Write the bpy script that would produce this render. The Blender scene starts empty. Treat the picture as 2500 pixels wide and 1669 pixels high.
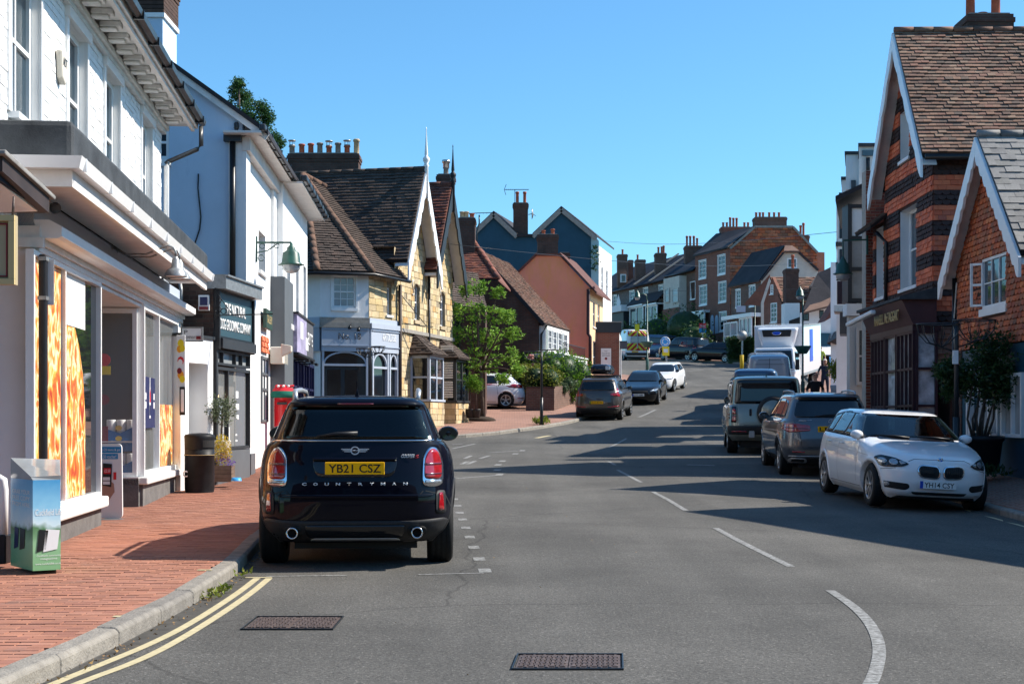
import bpy,bmesh,math,random
from mathutils import Vector,Matrix
from mathutils.geometry import tessellate_polygon
random.seed(7)
SC = bpy.context.scene
COL = SC.collection
R = math.radians
V3 = Vector

# ------------------------------------------------------------ camera, sky, sun, exposure
F_PX,PCX,PHY,CAM_Z = 3500.0,1250.0,1025.0,1.32      # focal length and horizon row measured in the photograph
cam_d = bpy.data.cameras.new('camera');cam = bpy.data.objects.new('camera',cam_d);COL.objects.link(cam)
cam.location = (0,0,CAM_Z);cam.rotation_euler = (R(90),0,0)
cam_d.sensor_width = 36;cam_d.lens = F_PX/2500*36;cam_d.shift_y = (PHY-834.5)/2500
cam_d.clip_start = .1;cam_d.clip_end = 3000
SC.camera = cam
SUN_EL,SUN_AZ = R(43),R(11)        # height above the horizon; turn from +X towards +Y
W = bpy.data.worlds.new('World');SC.world = W;W.use_nodes = True
nt = W.node_tree;nt.nodes.clear()
sky = nt.nodes.new('ShaderNodeTexSky');sky.sky_type = 'NISHITA';sky.sun_disc = False
sky.sun_elevation = SUN_EL;sky.sun_rotation = R(90)-SUN_AZ
sky.altitude = 0;sky.air_density = 1.0;sky.dust_density = .35;sky.ozone_density = 2.6
bgn = nt.nodes.new('ShaderNodeBackground');bgn.inputs['Strength'].default_value = .091
won = nt.nodes.new('ShaderNodeOutputWorld')
tint = nt.nodes.new('ShaderNodeMix');tint.data_type = 'RGBA';tint.blend_type = 'MULTIPLY';tint.inputs[0].default_value = 1;tint.inputs[7].default_value = (.66,1.12,1.33,1)   # the clear azure of that day
nt.links.new(sky.outputs[0],tint.inputs[6]);nt.links.new(tint.outputs[2],bgn.inputs[0]);nt.links.new(bgn.outputs[0],won.inputs[0])
sun_d = bpy.data.lights.new('sun','SUN');sun_d.energy = 5.0;sun_d.angle = R(.53);sun_d.color = (1,.925,.82)
sun = bpy.data.objects.new('sun',sun_d);COL.objects.link(sun)
SDIR = V3((math.cos(SUN_EL)*math.cos(SUN_AZ),math.cos(SUN_EL)*math.sin(SUN_AZ),math.sin(SUN_EL)))
sun.rotation_euler = SDIR.to_track_quat('Z','Y').to_euler();sun.location = SDIR*100
SC.view_settings.view_transform = 'Standard';SC.view_settings.look = 'None'
SC.view_settings.exposure = .72;SC.view_settings.gamma = 1;SC.view_settings.use_curve_mapping = False
SC.render.engine = 'CYCLES'
SC.cycles.max_bounces = 6;SC.cycles.diffuse_bounces = 3;SC.cycles.glossy_bounces = 4;SC.cycles.transparent_max_bounces = 8
SC.cycles.caustics_reflective = False;SC.cycles.caustics_refractive = False

# ------------------------------------------------------------ materials
MATS = {}
def M(name,col=None,rough=.8,spec=.3,metal=0,noise=None,bump=None,coat=0,isl=None,tex=None,trans=0,alpha=1,emit=None,stain=None):
    """noise=(scale, amount); bump=(scale, strength, distance); isl = list of colours picked per loose piece / per object; stain=(scale, colour, threshold)"""
    if name in MATS:return MATS[name]
    m = bpy.data.materials.new(name);m.use_nodes = True;MATS[name] = m
    n = m.node_tree.nodes;l = m.node_tree.links;b = n['Principled BSDF']
    tc = n.new('ShaderNodeTexCoord');geo = n.new('ShaderNodeNewGeometry')
    b.inputs['Roughness'].default_value = rough;b.inputs['Specular IOR Level'].default_value = spec;b.inputs['Metallic'].default_value = metal
    if coat:b.inputs['Coat Weight'].default_value = coat;b.inputs['Coat Roughness'].default_value = .03
    out = None
    if isl:
        oi = n.new('ShaderNodeObjectInfo');ad = n.new('ShaderNodeMath');ad.operation = 'ADD'
        l.new(oi.outputs['Random'],ad.inputs[0]);l.new(geo.outputs['Random Per Island'],ad.inputs[1])
        fr = n.new('ShaderNodeMath');fr.operation = 'FRACT';l.new(ad.outputs[0],fr.inputs[0])
        cr = n.new('ShaderNodeValToRGB');cr.color_ramp.interpolation = 'LINEAR'
        k = len(isl)
        while len(cr.color_ramp.elements) < k:cr.color_ramp.elements.new(.5)
        for i,c in enumerate(isl):
            cr.color_ramp.elements[i].position = i/(k-1) if k > 1 else 0;cr.color_ramp.elements[i].color = (*c,1)
        l.new(fr.outputs[0],cr.inputs[0]);out = cr.outputs[0]
    else:
        rgb = n.new('ShaderNodeRGB');rgb.outputs[0].default_value = (*(col or (.5,.5,.5)),1);out = rgb.outputs[0]
    if tex:out = tex(n,l,tc,out,b)
    if noise:
        nz = n.new('ShaderNodeTexNoise');nz.inputs['Scale'].default_value = noise[0];nz.inputs['Detail'].default_value = 6;nz.inputs['Roughness'].default_value = .65
        l.new(geo.outputs['Position'],nz.inputs['Vector'])
        mr = n.new('ShaderNodeMapRange');mr.inputs[1].default_value = .3;mr.inputs[2].default_value = .7
        mr.inputs[3].default_value = 1-noise[1];mr.inputs[4].default_value = 1+noise[1]*.6
        l.new(nz.outputs['Fac'],mr.inputs[0])
        mx = n.new('ShaderNodeMix');mx.data_type = 'RGBA';mx.blend_type = 'MULTIPLY';mx.inputs[0].default_value = 1
        l.new(out,mx.inputs[6]);l.new(mr.outputs[0],mx.inputs[7]);out = mx.outputs[2]
    if stain:
        nz = n.new('ShaderNodeTexNoise');nz.inputs['Scale'].default_value = stain[0];nz.inputs['Detail'].default_value = 8;nz.inputs['Roughness'].default_value = .7
        mp = n.new('ShaderNodeMapping');mp.inputs['Scale'].default_value = (1,1,.3);l.new(geo.outputs['Position'],mp.inputs[0]);l.new(mp.outputs[0],nz.inputs['Vector'])
        mr = n.new('ShaderNodeMapRange');mr.inputs[1].default_value = stain[2];mr.inputs[2].default_value = stain[2]+.14
        mr.inputs[3].default_value = 0;mr.inputs[4].default_value = .85;l.new(nz.outputs['Fac'],mr.inputs[0])
        mx = n.new('ShaderNodeMix');mx.data_type = 'RGBA';l.new(mr.outputs[0],mx.inputs[0]);l.new(out,mx.inputs[6]);mx.inputs[7].default_value = (*stain[1],1);out = mx.outputs[2]
    l.new(out,b.inputs['Base Color'])
    if bump:
        nz = n.new('ShaderNodeTexNoise');nz.inputs['Scale'].default_value = bump[0];nz.inputs['Detail'].default_value = 5
        l.new(geo.outputs['Position'],nz.inputs['Vector'])
        bp = n.new('ShaderNodeBump');bp.inputs['Strength'].default_value = bump[1];bp.inputs['Distance'].default_value = bump[2] if len(bump) > 2 else .02
        l.new(nz.outputs['Fac'],bp.inputs['Height']);l.new(bp.outputs[0],b.inputs['Normal'])
    if trans:b.inputs['Transmission Weight'].default_value = trans;b.inputs['IOR'].default_value = 1.45
    if name.startswith(('leaf','petal')):
        tr = n.new('ShaderNodeBsdfTranslucent');l.new(out,tr.inputs[0]);ms = n.new('ShaderNodeMixShader');ms.inputs[0].default_value = .38
        l.new(b.outputs[0],ms.inputs[1]);l.new(tr.outputs[0],ms.inputs[2]);l.new(ms.outputs[0],n['Material Output'].inputs['Surface'])
    if alpha < 1:b.inputs['Alpha'].default_value = alpha
    if emit:b.inputs['Emission Color'].default_value = (*emit[0],1);b.inputs['Emission Strength'].default_value = emit[1]
    return m

def brick_tex(c1,c2,mortar,bw=.215,bh=.075,mort=.012,axis='xz'):
    def f(n,l,tc,out,b):
        geo = n.new('ShaderNodeNewGeometry');sp = n.new('ShaderNodeSeparateXYZ');l.new(geo.outputs['Position'],sp.inputs[0])
        cb = n.new('ShaderNodeCombineXYZ')
        if axis == 'yz':l.new(sp.outputs[1],cb.inputs[0])
        elif axis == 'xz':l.new(sp.outputs[0],cb.inputs[0])
        else:
            a = n.new('ShaderNodeMath');a.operation = 'ADD';l.new(sp.outputs[0],a.inputs[0]);l.new(sp.outputs[1],a.inputs[1]);l.new(a.outputs[0],cb.inputs[0])
        l.new(sp.outputs[1 if axis == 'xy' else 2],cb.inputs[1])
        if axis == 'xy':l.new(sp.outputs[0],cb.inputs[0])
        br = n.new('ShaderNodeTexBrick');br.inputs['Scale'].default_value = 1;br.inputs['Brick Width'].default_value = bw;br.inputs['Row Height'].default_value = bh
        br.inputs['Mortar Size'].default_value = mort;br.inputs['Color1'].default_value = (*c1,1);br.inputs['Color2'].default_value = (*c2,1);br.inputs['Mortar'].default_value = (*mortar,1)
        br.inputs['Bias'].default_value = 0
        l.new(cb.outputs[0],br.inputs[0]);return br.outputs['Color']
    return f

M('white',(.82,.82,.81),.55,noise=(1.3,.08),bump=(9,.12,.01),stain=(2.6,(.52,.5,.46),.64))
M('white_render',(.83,.83,.82),.75,noise=(.9,.10),bump=(14,.2,.01),stain=(2.2,(.50,.49,.46),.62))
M('white_brick',isl=[(.78,.78,.78),(.84,.84,.83),(.80,.81,.82)],rough=.6,noise=(7,.05),bump=(40,.3,.004))
M('white_gloss',(.84,.84,.83),.28,spec=.5,noise=(3,.04),stain=(5,(.5,.48,.44),.70))
M('white_dirty',(.72,.71,.68),.6,noise=(5,.16),stain=(3,(.35,.33,.3),.60))
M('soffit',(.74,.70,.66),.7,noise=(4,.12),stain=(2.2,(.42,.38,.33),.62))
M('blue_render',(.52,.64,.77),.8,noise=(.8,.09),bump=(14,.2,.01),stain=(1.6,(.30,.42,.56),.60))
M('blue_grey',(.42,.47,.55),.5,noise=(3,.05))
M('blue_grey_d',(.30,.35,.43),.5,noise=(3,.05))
M('grey_stone',(.30,.28,.25),.9,noise=(6,.25),bump=(40,.5,.01),stain=(4,(.12,.11,.1),.6))
M('plinth_dark',(.14,.135,.13),.85,noise=(5,.3),bump=(40,.5,.01),stain=(3,(.32,.3,.27),.62))
M('charcoal',(.035,.038,.042),.45,noise=(3,.2))
M('charcoal_grey',(.11,.12,.13),.5,noise=(2,.12))
M('lead',(.05,.055,.06),.75,noise=(3,.5),bump=(60,.5,.01),stain=(3,(.2,.2,.2),.66))
M('black',(.012,.012,.013),.35,spec=.4)
M('black_matt',(.02,.02,.02),.8)
M('black_plastic',(.015,.015,.017),.45,noise=(20,.2))
M('gutter_black',(.03,.03,.032),.35,spec=.5,noise=(4,.5),stain=(5,(.2,.2,.19),.6))
M('gloss_black',(.01,.01,.012),.12,spec=.6)
M('iron',(.018,.02,.022),.4,spec=.5,noise=(12,.3))
M('green_iron',(.02,.08,.06),.4,spec=.5,noise=(9,.3))
M('galv',(.32,.33,.33),.45,metal=.6,noise=(14,.3),stain=(9,(.18,.12,.07),.6))
M('rust_iron',(.13,.095,.082),.6,metal=.3,noise=(20,.5),bump=(60,.6,.01),stain=(12,(.2,.17,.16),.55))
M('steel',(.5,.5,.5),.25,metal=1)
M('glass_dark',(.012,.016,.020),.03,spec=.9,noise=(.7,.5))
M('glass_blue',(.03,.05,.065),.03,spec=1.0,noise=(.5,.4))
M('glass_curtain',(.32,.34,.35),.08,spec=.8,noise=(1.2,.35))
M('glass_clear',(.9,.95,.95),.0,spec=.5,alpha=.16)
M('blind',(.72,.71,.68),.7,noise=(3,.08))
M('room',(.10,.09,.08),.9)
M('room_light',(.35,.32,.28),.9,noise=(1,.2))
M('wood',(.22,.12,.06),.6,noise=(6,.3))
M('planter_wood',isl=[(.16,.11,.075),(.20,.14,.10),(.13,.09,.065)],rough=.8,noise=(12,.25))
M('pot_red',(.36,.10,.055),.8,noise=(9,.25),stain=(8,(.12,.06,.05),.62))
M('pot_buff',(.48,.36,.22),.85,noise=(9,.25),stain=(7,(.2,.15,.1),.62))
M('pot_grey',(.22,.19,.17),.9,noise=(9,.3))
STONE = [(.56,.44,.25),(.64,.52,.32),(.50,.39,.23),(.60,.45,.22),(.44,.36,.23),(.66,.54,.36),(.56,.33,.12)]
M('stone',isl=STONE,rough=.9,noise=(3,.28),bump=(25,.6,.015),stain=(.8,(.25,.22,.17),.58))
M('stone_joint',(.30,.25,.17),.95,noise=(6,.2))
M('stone_plain',(.46,.37,.24),.9,noise=(3,.25),bump=(25,.4,.01),stain=(1.5,(.22,.19,.14),.58))
M('tile_brown',isl=[(.075,.055,.045),(.095,.07,.058),(.06,.047,.04),(.11,.075,.06)],rough=.85,noise=(2,.25),bump=(30,.5,.01))
M('tile_brown_back',(.02,.015,.013),.95)
M('ridge_brown',isl=[(.15,.085,.06),(.19,.11,.075),(.12,.075,.055)],rough=.9,noise=(8,.35),stain=(5,(.28,.2,.12),.62))
M('tile_red',isl=[(.22,.075,.05),(.15,.05,.04),(.28,.10,.06),(.11,.05,.042),(.20,.08,.06)],rough=.85,noise=(3,.25),bump=(30,.5,.01))
M('tile_roof_t',isl=[(.20,.11,.075),(.27,.155,.105),(.15,.095,.07),(.24,.12,.085),(.11,.08,.065),(.30,.19,.13)],rough=.85,noise=(1.4,.3),bump=(30,.5,.01),stain=(3,(.10,.085,.06),.64))
M('hang_orange',isl=[(.72,.165,.075),(.80,.22,.10),(.62,.13,.06),(.74,.19,.085),(.46,.13,.08)],rough=.8,noise=(2,.2),bump=(30,.4,.01))
M('hang_dark',isl=[(.055,.035,.032),(.075,.045,.04),(.04,.03,.028)],rough=.85,noise=(3,.25))
M('hang_back',(.06,.03,.022),.95)
M('hang_red',isl=[(.50,.12,.05),(.66,.17,.065),(.34,.095,.055),(.54,.18,.09),(.26,.12,.075),(.72,.22,.08)],rough=.85,noise=(1.5,.3),bump=(30,.4,.01),stain=(2.2,(.14,.10,.06),.63))
M('slate_grey',isl=[(.20,.195,.18),(.26,.25,.235),(.17,.165,.16),(.30,.29,.27)],rough=.75,noise=(5,.25),bump=(30,.4,.01),stain=(9,(.42,.41,.37),.63))
M('slate_blue',(.02,.027,.04),.75,spec=.15,noise=(.6,.35))
M('slate_dark',(.035,.03,.032),.7,noise=(.8,.4),bump=(8,.4,.03))
M('brick_dark',isl=[(.075,.045,.035),(.10,.06,.045),(.055,.035,.03),(.13,.07,.05)],rough=.9,noise=(8,.3),bump=(50,.5,.008))
M('mortar_dark',(.10,.09,.08),.95)
M('mortar_light',(.42,.38,.33),.95,noise=(8,.2))
M('brick_red',isl=[(.30,.085,.05),(.36,.11,.065),(.24,.07,.05),(.20,.07,.055)],rough=.9,noise=(8,.25),bump=(50,.5,.008))
M('brick_far_dark',rough=.9,tex=brick_tex((.085,.045,.035),(.12,.055,.04),(.09,.07,.06),axis='sum'),noise=(2,.3))
M('brick_far_red',rough=.9,tex=brick_tex((.22,.07,.045),(.27,.095,.06),(.22,.15,.12),axis='sum'),noise=(1.2,.2))
M('brick_far_brown',rough=.9,tex=brick_tex((.13,.07,.05),(.19,.10,.07),(.16,.13,.11),axis='sum'),noise=(1.2,.25),stain=(2,(.4,.36,.3),.66))
M('flint',(.17,.15,.135),.9,noise=(6,.5),bump=(12,.8,.03))
M('orange_render',(.95,.29,.17),.85,noise=(.7,.08),bump=(14,.2,.01),stain=(.9,(.90,.30,.10),.5))
M('orange_pale',(.80,.52,.30),.85,noise=(.7,.08))
M('navy_render',(.022,.075,.115),.85,noise=(.8,.18),bump=(10,.3,.01))
M('pale_teal',(.32,.47,.50),.85,noise=(1.2,.15))
M('cream',(.62,.58,.50),.8,noise=(2,.12))
M('maroon',(.045,.022,.028),.45,noise=(3,.2))
M('maroon_fascia',(.075,.032,.034),.5,noise=(3,.25))
M('gold',(.55,.42,.20),.5)
M('dark_wood',(.045,.03,.025),.6,noise=(4,.3))
M('sage',(.42,.47,.42),.6)
M('pale_stone_paint',(.55,.52,.49),.5,noise=(3,.05))
M('teal_paint',(.02,.08,.12),.4,noise=(3,.15))
M('kerb',isl=[(.24,.22,.19),(.28,.255,.22),(.20,.185,.165)],rough=.9,noise=(9,.3),bump=(60,.8,.012),stain=(6,(.14,.12,.10),.6))
M('paver',isl=[(.35,.155,.10),(.33,.143,.092),(.375,.17,.11),(.34,.155,.105),(.30,.13,.09),(.39,.185,.125)],rough=.9,noise=(3,.2),bump=(90,.4,.004),stain=(1.6,(.18,.12,.10),.58))
M('paver_joint',(.13,.085,.065),.95,noise=(10,.3))
M('paver_far',rough=.9,tex=brick_tex((.36,.20,.15),(.31,.17,.13),(.20,.13,.10),.2,.1,.008,'xy'),noise=(.6,.22),stain=(.5,(.22,.17,.14),.58))
M('paint_white',(.29,.29,.28),.85,noise=(14,.3),stain=(22,(.10,.098,.09),.44))
M('paint_yellow',(.50,.43,.26),.8,noise=(14,.18),stain=(40,(.17,.16,.14),.60))
M('soil',(.05,.035,.025),.95,noise=(20,.4))
M('bark',(.09,.065,.05),.9,noise=(12,.35),bump=(30,.8,.02))
M('leaf_maple',isl=[(.15,.30,.03),(.22,.40,.05),(.09,.20,.025),(.30,.46,.07),(.05,.12,.02)],rough=.6,spec=.2)
M('leaf_dark',isl=[(.02,.055,.015),(.03,.075,.02),(.045,.10,.025),(.014,.04,.012)],rough=.45,spec=.4)
M('leaf_laurel',isl=[(.09,.21,.02),(.14,.28,.03),(.05,.13,.015),(.22,.33,.04)],rough=.75,spec=.1)
M('leaf_yellow',isl=[(.20,.24,.03),(.14,.19,.02),(.27,.27,.05),(.07,.12,.02)],rough=.5)
M('leaf_silver',isl=[(.08,.12,.06),(.12,.16,.09),(.05,.08,.04)],rough=.8,spec=.1)
M('leaf_olive',isl=[(.10,.13,.07),(.15,.18,.11),(.06,.09,.04)],rough=.6)
M('leaf_pine',isl=[(.03,.09,.025),(.05,.12,.03),(.02,.06,.02)],rough=.6)
M('petal_yellow',isl=[(.60,.45,.03),(.50,.30,.02),(.35,.38,.05)],rough=.6)
M('petal_pink',isl=[(.70,.30,.28),(.75,.42,.36),(.6,.15,.16)],rough=.6)
M('petal_purple',isl=[(.15,.08,.35),(.25,.12,.45)],rough=.6)
M('red_post',(.55,.012,.018),.25,spec=.5)
M('red_knit',(.55,.02,.035),.9)
M('green_knit',(.01,.12,.085),.9)
M('skin',(.42,.24,.17),.6);M('navy_cloth',(.02,.027,.05),.85,noise=(6,.3));M('black_cloth',(.01,.01,.012),.9)
M('hair',(.03,.02,.015),.7);M('cap',(.5,.48,.46),.8);M('beige_cloth',(.45,.38,.28),.9);M('hiviz',(.35,.45,.06),.8)

# ------------------------------------------------------------ scene helpers
def tag(o,label=None,cat=None,group=None,kind=None):
    if label:o['label'] = label
    if cat:o['category'] = cat
    if group:o['group'] = group
    if kind:o['kind'] = kind
    return o
def thing(name,label,cat,loc=(0,0,0),group=None,rz=0):
    o = bpy.data.objects.new(name,None);COL.objects.link(o);o.location = loc;o.rotation_euler = (0,0,rz)
    o.empty_display_size = .1
    return tag(o,label,cat,group)
def worldloc(o):
    p = V3((0,0,0))
    while o:p = p + o.location;o = o.parent
    return p
def copy_tree(o,parent=None):
    c = o.copy();COL.objects.link(c);c.parent = parent
    for ch in [x for x in bpy.data.objects if x.parent == o]:copy_tree(ch,c)
    return c

class MB:
    def __init__(s):s.v = [];s.f = [];s.sm = []
    def add(s,vs,fs,smooth=False):
        k = len(s.v);s.v += [tuple(p) for p in vs];s.f += [tuple(i+k for i in f) for f in fs];s.sm += [smooth]*len(fs);return s
    def box(s,x0,y0,z0,x1,y1,z1):
        return s.add([(x0,y0,z0),(x1,y0,z0),(x1,y1,z0),(x0,y1,z0),(x0,y0,z1),(x1,y0,z1),(x1,y1,z1),(x0,y1,z1)],
                     [(0,3,2,1),(4,5,6,7),(0,1,5,4),(1,2,6,5),(2,3,7,6),(3,0,4,7)])
    def hexa(s,p):   # 8 points, bottom ring then top ring
        return s.add(p,[(0,3,2,1),(4,5,6,7),(0,1,5,4),(1,2,6,5),(2,3,7,6),(3,0,4,7)])
    def bar(s,a,b,w,h=None,up=(0,0,1)):
        a = V3(a);b = V3(b);h = h or w;d = (b-a).normalized();u = V3(up)
        if abs(d.dot(u)) > .95:u = V3((0,1,0))
        x = d.cross(u).normalized()*w/2;y = x.normalized().cross(d).normalized()*h/2
        return s.hexa([a-x-y,a+x-y,a+x+y,a-x+y,b-x-y,b+x-y,b+x+y,b-x+y])
    def tube(s,pts,r,n=8,caps=True):
        pts = [V3(p) for p in pts];rs = r if isinstance(r,(list,tuple)) else [r]*len(pts);vs = [];fs = []
        ref = V3((0,0,1))
        for i,p in enumerate(pts):
            d = (pts[min(i+1,len(pts)-1)]-pts[max(i-1,0)]).normalized()
            u = ref if abs(d.dot(ref)) < .93 else V3((1,.2,0)).normalized()
            a = d.cross(u).normalized();b = a.cross(d)
            for k in range(n):
                t = 2*math.pi*k/n;vs.append(p+(a*math.cos(t)+b*math.sin(t))*rs[i])
        for i in range(len(pts)-1):
            for k in range(n):fs.append((i*n+k,i*n+(k+1) % n,(i+1)*n+(k+1) % n,(i+1)*n+k))
        if caps:fs.append(tuple(range(n))[::-1]);fs.append(tuple((len(pts)-1)*n+k for k in range(n)))
        return s.add(vs,fs,True)
    def lathe(s,c,prof,n=16,axis='z',caps=True):
        vs = [];fs = [];c = V3(c)
        for r,h in prof:
            for k in range(n):
                t = 2*math.pi*k/n;a,b = r*math.cos(t),r*math.sin(t)
                vs.append(c+(V3((a,b,h)) if axis == 'z' else V3((h,a,b)) if axis == 'x' else V3((a,h,b))))
        for i in range(len(prof)-1):
            for k in range(n):fs.append((i*n+k,i*n+(k+1) % n,(i+1)*n+(k+1) % n,(i+1)*n+k))
        if caps:fs.append(tuple(range(n))[::-1]);fs.append(tuple((len(prof)-1)*n+k for k in range(n)))
        return s.add(vs,fs,True)
    def sphere(s,c,r,n=12,m=8,sx=1,sy=1,sz=1):
        prof = [(max(r*math.sin(math.pi*i/m),1e-4),-r*math.cos(math.pi*i/m)) for i in range(m+1)]
        k = len(s.v);s.lathe((0,0,0),prof,n,caps=False)
        for i in range(k,len(s.v)):
            v = s.v[i];s.v[i] = (c[0]+v[0]*sx,c[1]+v[1]*sy,c[2]+v[2]*sz)
        return s
    def prism(s,pts,d):   # planar polygon pushed along vector d
        pts = [V3(p) for p in pts];d = V3(d);n = len(pts)
        tri = tessellate_polygon([pts])
        vs = pts+[p+d for p in pts]
        fs = [tuple(t) for t in tri]+[tuple(i+n for i in t)[::-1] for t in tri]+[(i,(i+1) % n,(i+1) % n+n,i+n) for i in range(n)]
        return s.add(vs,fs)
    def build(s,name,mat,parent=None,world=True,bevel=0,kind=None,seg=1):
        off = worldloc(parent) if (parent and world) else V3((0,0,0))
        me = bpy.data.meshes.new(name);me.from_pydata([(v[0]-off.x,v[1]-off.y,v[2]-off.z) for v in s.v],[],s.f)
        if any(s.sm):me.polygons.foreach_set('use_smooth',s.sm)
        me.materials.append(MATS[mat] if isinstance(mat,str) else mat);me.validate()
        bm = bmesh.new();bm.from_mesh(me);bmesh.ops.recalc_face_normals(bm,faces=bm.faces)
        bm.to_mesh(me);bm.free();me.update()
        o = bpy.data.objects.new(name,me);COL.objects.link(o);o.parent = parent
        if bevel:
            md = o.modifiers.new('bevel','BEVEL');md.width = bevel;md.segments = seg;md.limit_method = 'ANGLE';md.angle_limit = R(40)
        if kind:o['kind'] = kind
        return o

def interp(tab,x):
    if x <= tab[0][0]:return tab[0][1]
    for (a,b),(c,d) in zip(tab,tab[1:]):
        if x <= c:return b+(d-b)*(x-a)/(c-a)
    return tab[-1][1]
ZT = [(-40,-.05),(0,-.02),(13.4,0),(21,.09),(28,.27),(35,.45),(43,.70),(50,1.06),(55,1.27),(60,1.6),(66,2.12),(72,2.65),(80,3.3),(90,4.25),(100,5.1),(107,5.65),(113,6.0),(130,7.2),(160,8.8),(220,10.5),(400,11),(1500,11)]
def zp(y):return sum(interp(ZT,y+k*1.0) for k in (-2,-1,0,1,2))/5
def gz(x,y):
    c = max(0,min(1,(34-y)/8)) if y > 26 else 1
    return zp(y)-.03*max(0,min(x,7.2)-3.4)*c
def ray(px,py):return V3(((px-PCX)/F_PX,1,(PHY-py)/F_PX))
def at(px,py,Y):d = ray(px,py);return V3((d.x*Y,Y,CAM_Z+d.z*Y))
def gnd(px,py,dz=0):
    d = ray(px,py);y = 3.0
    while y < 300:
        if CAM_Z+d.z*y < gz(d.x*y,y)+dz:break
        y += .02
    return V3((d.x*y,y,gz(d.x*y,y)+dz))

class Plane:
    """upright plane through (x,y) with a horizontal direction; n is its outward normal"""
    def __init__(s,o,d,flip=False):
        s.o = V3((o[0],o[1],0));s.u = V3((d[0],d[1],0)).normalized()
        s.n = V3((s.u.y,-s.u.x,0)) if not flip else V3((-s.u.y,s.u.x,0))
    def pt(s,u,z,d=0):return s.o+s.u*u+s.n*d+V3((0,0,z))
    def uz(s,px,py=None,d=0):
        r = ray(px,py if py is not None else PHY);o = s.o+s.n*d;C = V3((0,0,CAM_Z))
        t = (o-C).dot(s.n)/r.dot(s.n);p = C+r*t
        return ((p-s.o).dot(s.u),p.z)
    def U(s,px,d=0):return s.uz(px,None,d)[0]
    def rect(s,px0,py0,px1,py1):     # opening from its picture corners (top-left seen, bottom-right seen)
        a = s.uz(px0,py0);b = s.uz(px1,py1);return (min(a[0],b[0]),min(a[1],b[1]),max(a[0],b[0]),max(a[1],b[1]))

def pbox(mb,P,u0,z0,d0,u1,z1,d1):
    return mb.hexa([P.pt(u0,z0,d0),P.pt(u1,z0,d0),P.pt(u1,z0,d1),P.pt(u0,z0,d1),P.pt(u0,z1,d0),P.pt(u1,z1,d0),P.pt(u1,z1,d1),P.pt(u0,z1,d1)])
def arch_pts(u0,z0,u1,z1,rise,n=8):
    if rise <= 0:return [(u0,z0),(u1,z0),(u1,z1),(u0,z1)]
    pts = [(u0,z0),(u1,z0)];c = (u0+u1)/2;h = (u1-u0)/2
    for i in range(n+1):
        t = math.pi*i/n;pts.append((c+h*math.cos(t),z1-rise+rise*math.sin(t)))
    return pts
def wall(parent,P,poly,holes,mat,name='wall',reveal=.12,thick=.25,rmat=None,d=0):
    """wall with real openings and reveals; holes: (u0,z0,u1,z1[,rise])"""
    mb = MB();loops = [[V3((u,z,0)) for u,z in poly]]
    hs = [arch_pts(h[0],h[1],h[2],h[3],h[4] if len(h) > 4 else 0) for h in holes]
    loops += [[V3((u,z,0)) for u,z in h] for h in hs]
    flat = [p for lp in loops for p in lp];tri = tessellate_polygon(loops)
    mb.add([P.pt(p.x,p.y,d) for p in flat],tri)
    n = len(poly)
    for i in range(n):
        a,b = poly[i],poly[(i+1) % n]
        mb.add([P.pt(*a,d),P.pt(*b,d),P.pt(*b,d-thick),P.pt(*a,d-thick)],[(0,1,2,3)])
    rv = MB() if rmat else mb
    for h in hs:
        for i in range(len(h)):
            a,b = h[i],h[(i+1) % len(h)]
            rv.add([P.pt(*a,d),P.pt(*b,d),P.pt(*b,d-reveal-.06),P.pt(*a,d-reveal-.06)],[(0,1,2,3)])
        if rmat:rv.build('reveal',rmat,parent);rv = MB()
    o = mb.build(name,mat,parent)
    return o
def window(parent,P,r,depth=.10,fm='white_gloss',gm='glass_dark',fw=.05,nx=1,nz=1,sash=True,sill=True,sillm=None,bars=.022,d=0,rise=0,casing=None,case_m=None,name='window',sillh=.07,sillout=.06):
    u0,z0,u1,z1 = r[:4];f = MB();D = d-depth
    pbox(f,P,u0,z0,D,u0+fw,z1,D+.05);pbox(f,P,u1-fw,z0,D,u1,z1,D+.05)
    pbox(f,P,u0+fw,z0,D,u1-fw,z0+fw*1.2,D+.05);pbox(f,P,u0+fw,z1-fw,D,u1-fw,z1,D+.05)
    iu0,iu1,iz0,iz1 = u0+fw,u1-fw,z0+fw*1.2,z1-fw
    if sash:zm = (iz0+iz1)/2;pbox(f,P,iu0,zm-.022,D,iu1,zm+.022,D+.045)
    for i in range(1,nx):
        uu = iu0+(iu1-iu0)*i/nx;pbox(f,P,uu-bars/2,iz0,D+.003,uu+bars/2,iz1,D+.038)
    for i in range(1,nz):
        zz = iz0+(iz1-iz0)*i/nz
        if sash and abs(zz-(iz0+iz1)/2) < .03:continue
        pbox(f,P,iu0,zz-bars/2,D+.006,iu1,zz+bars/2,D+.036)
    if casing:
        c = casing
        pbox(f,P,u0-c,z0,d+.002,u0,z1,d+.03);pbox(f,P,u1,z0,d+.002,u1+c,z1,d+.03);pbox(f,P,u0-c-.02,z1,d+.002,u1+c+.02,z1+c*1.3,d+.06)
    w = f.build(name,fm,parent)
    g = MB();g.add([P.pt(iu0,iz0,D+.015),P.pt(iu1,iz0,D+.015),P.pt(iu1,iz1,D+.015),P.pt(iu0,iz1,D+.015)],[(0,1,2,3)])
    pbox(g,P,u0+.01,z0+.01,D-.05,u1-.01,z1-.01,D-.003)
    g.build('pane',gm,w)
    if sill:
        s = MB();pbox(s,P,u0-.05,z0-sillh,D+.05,u1+.05,z0,d+sillout);s.build('sill',sillm or fm,w)
    return w

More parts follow.
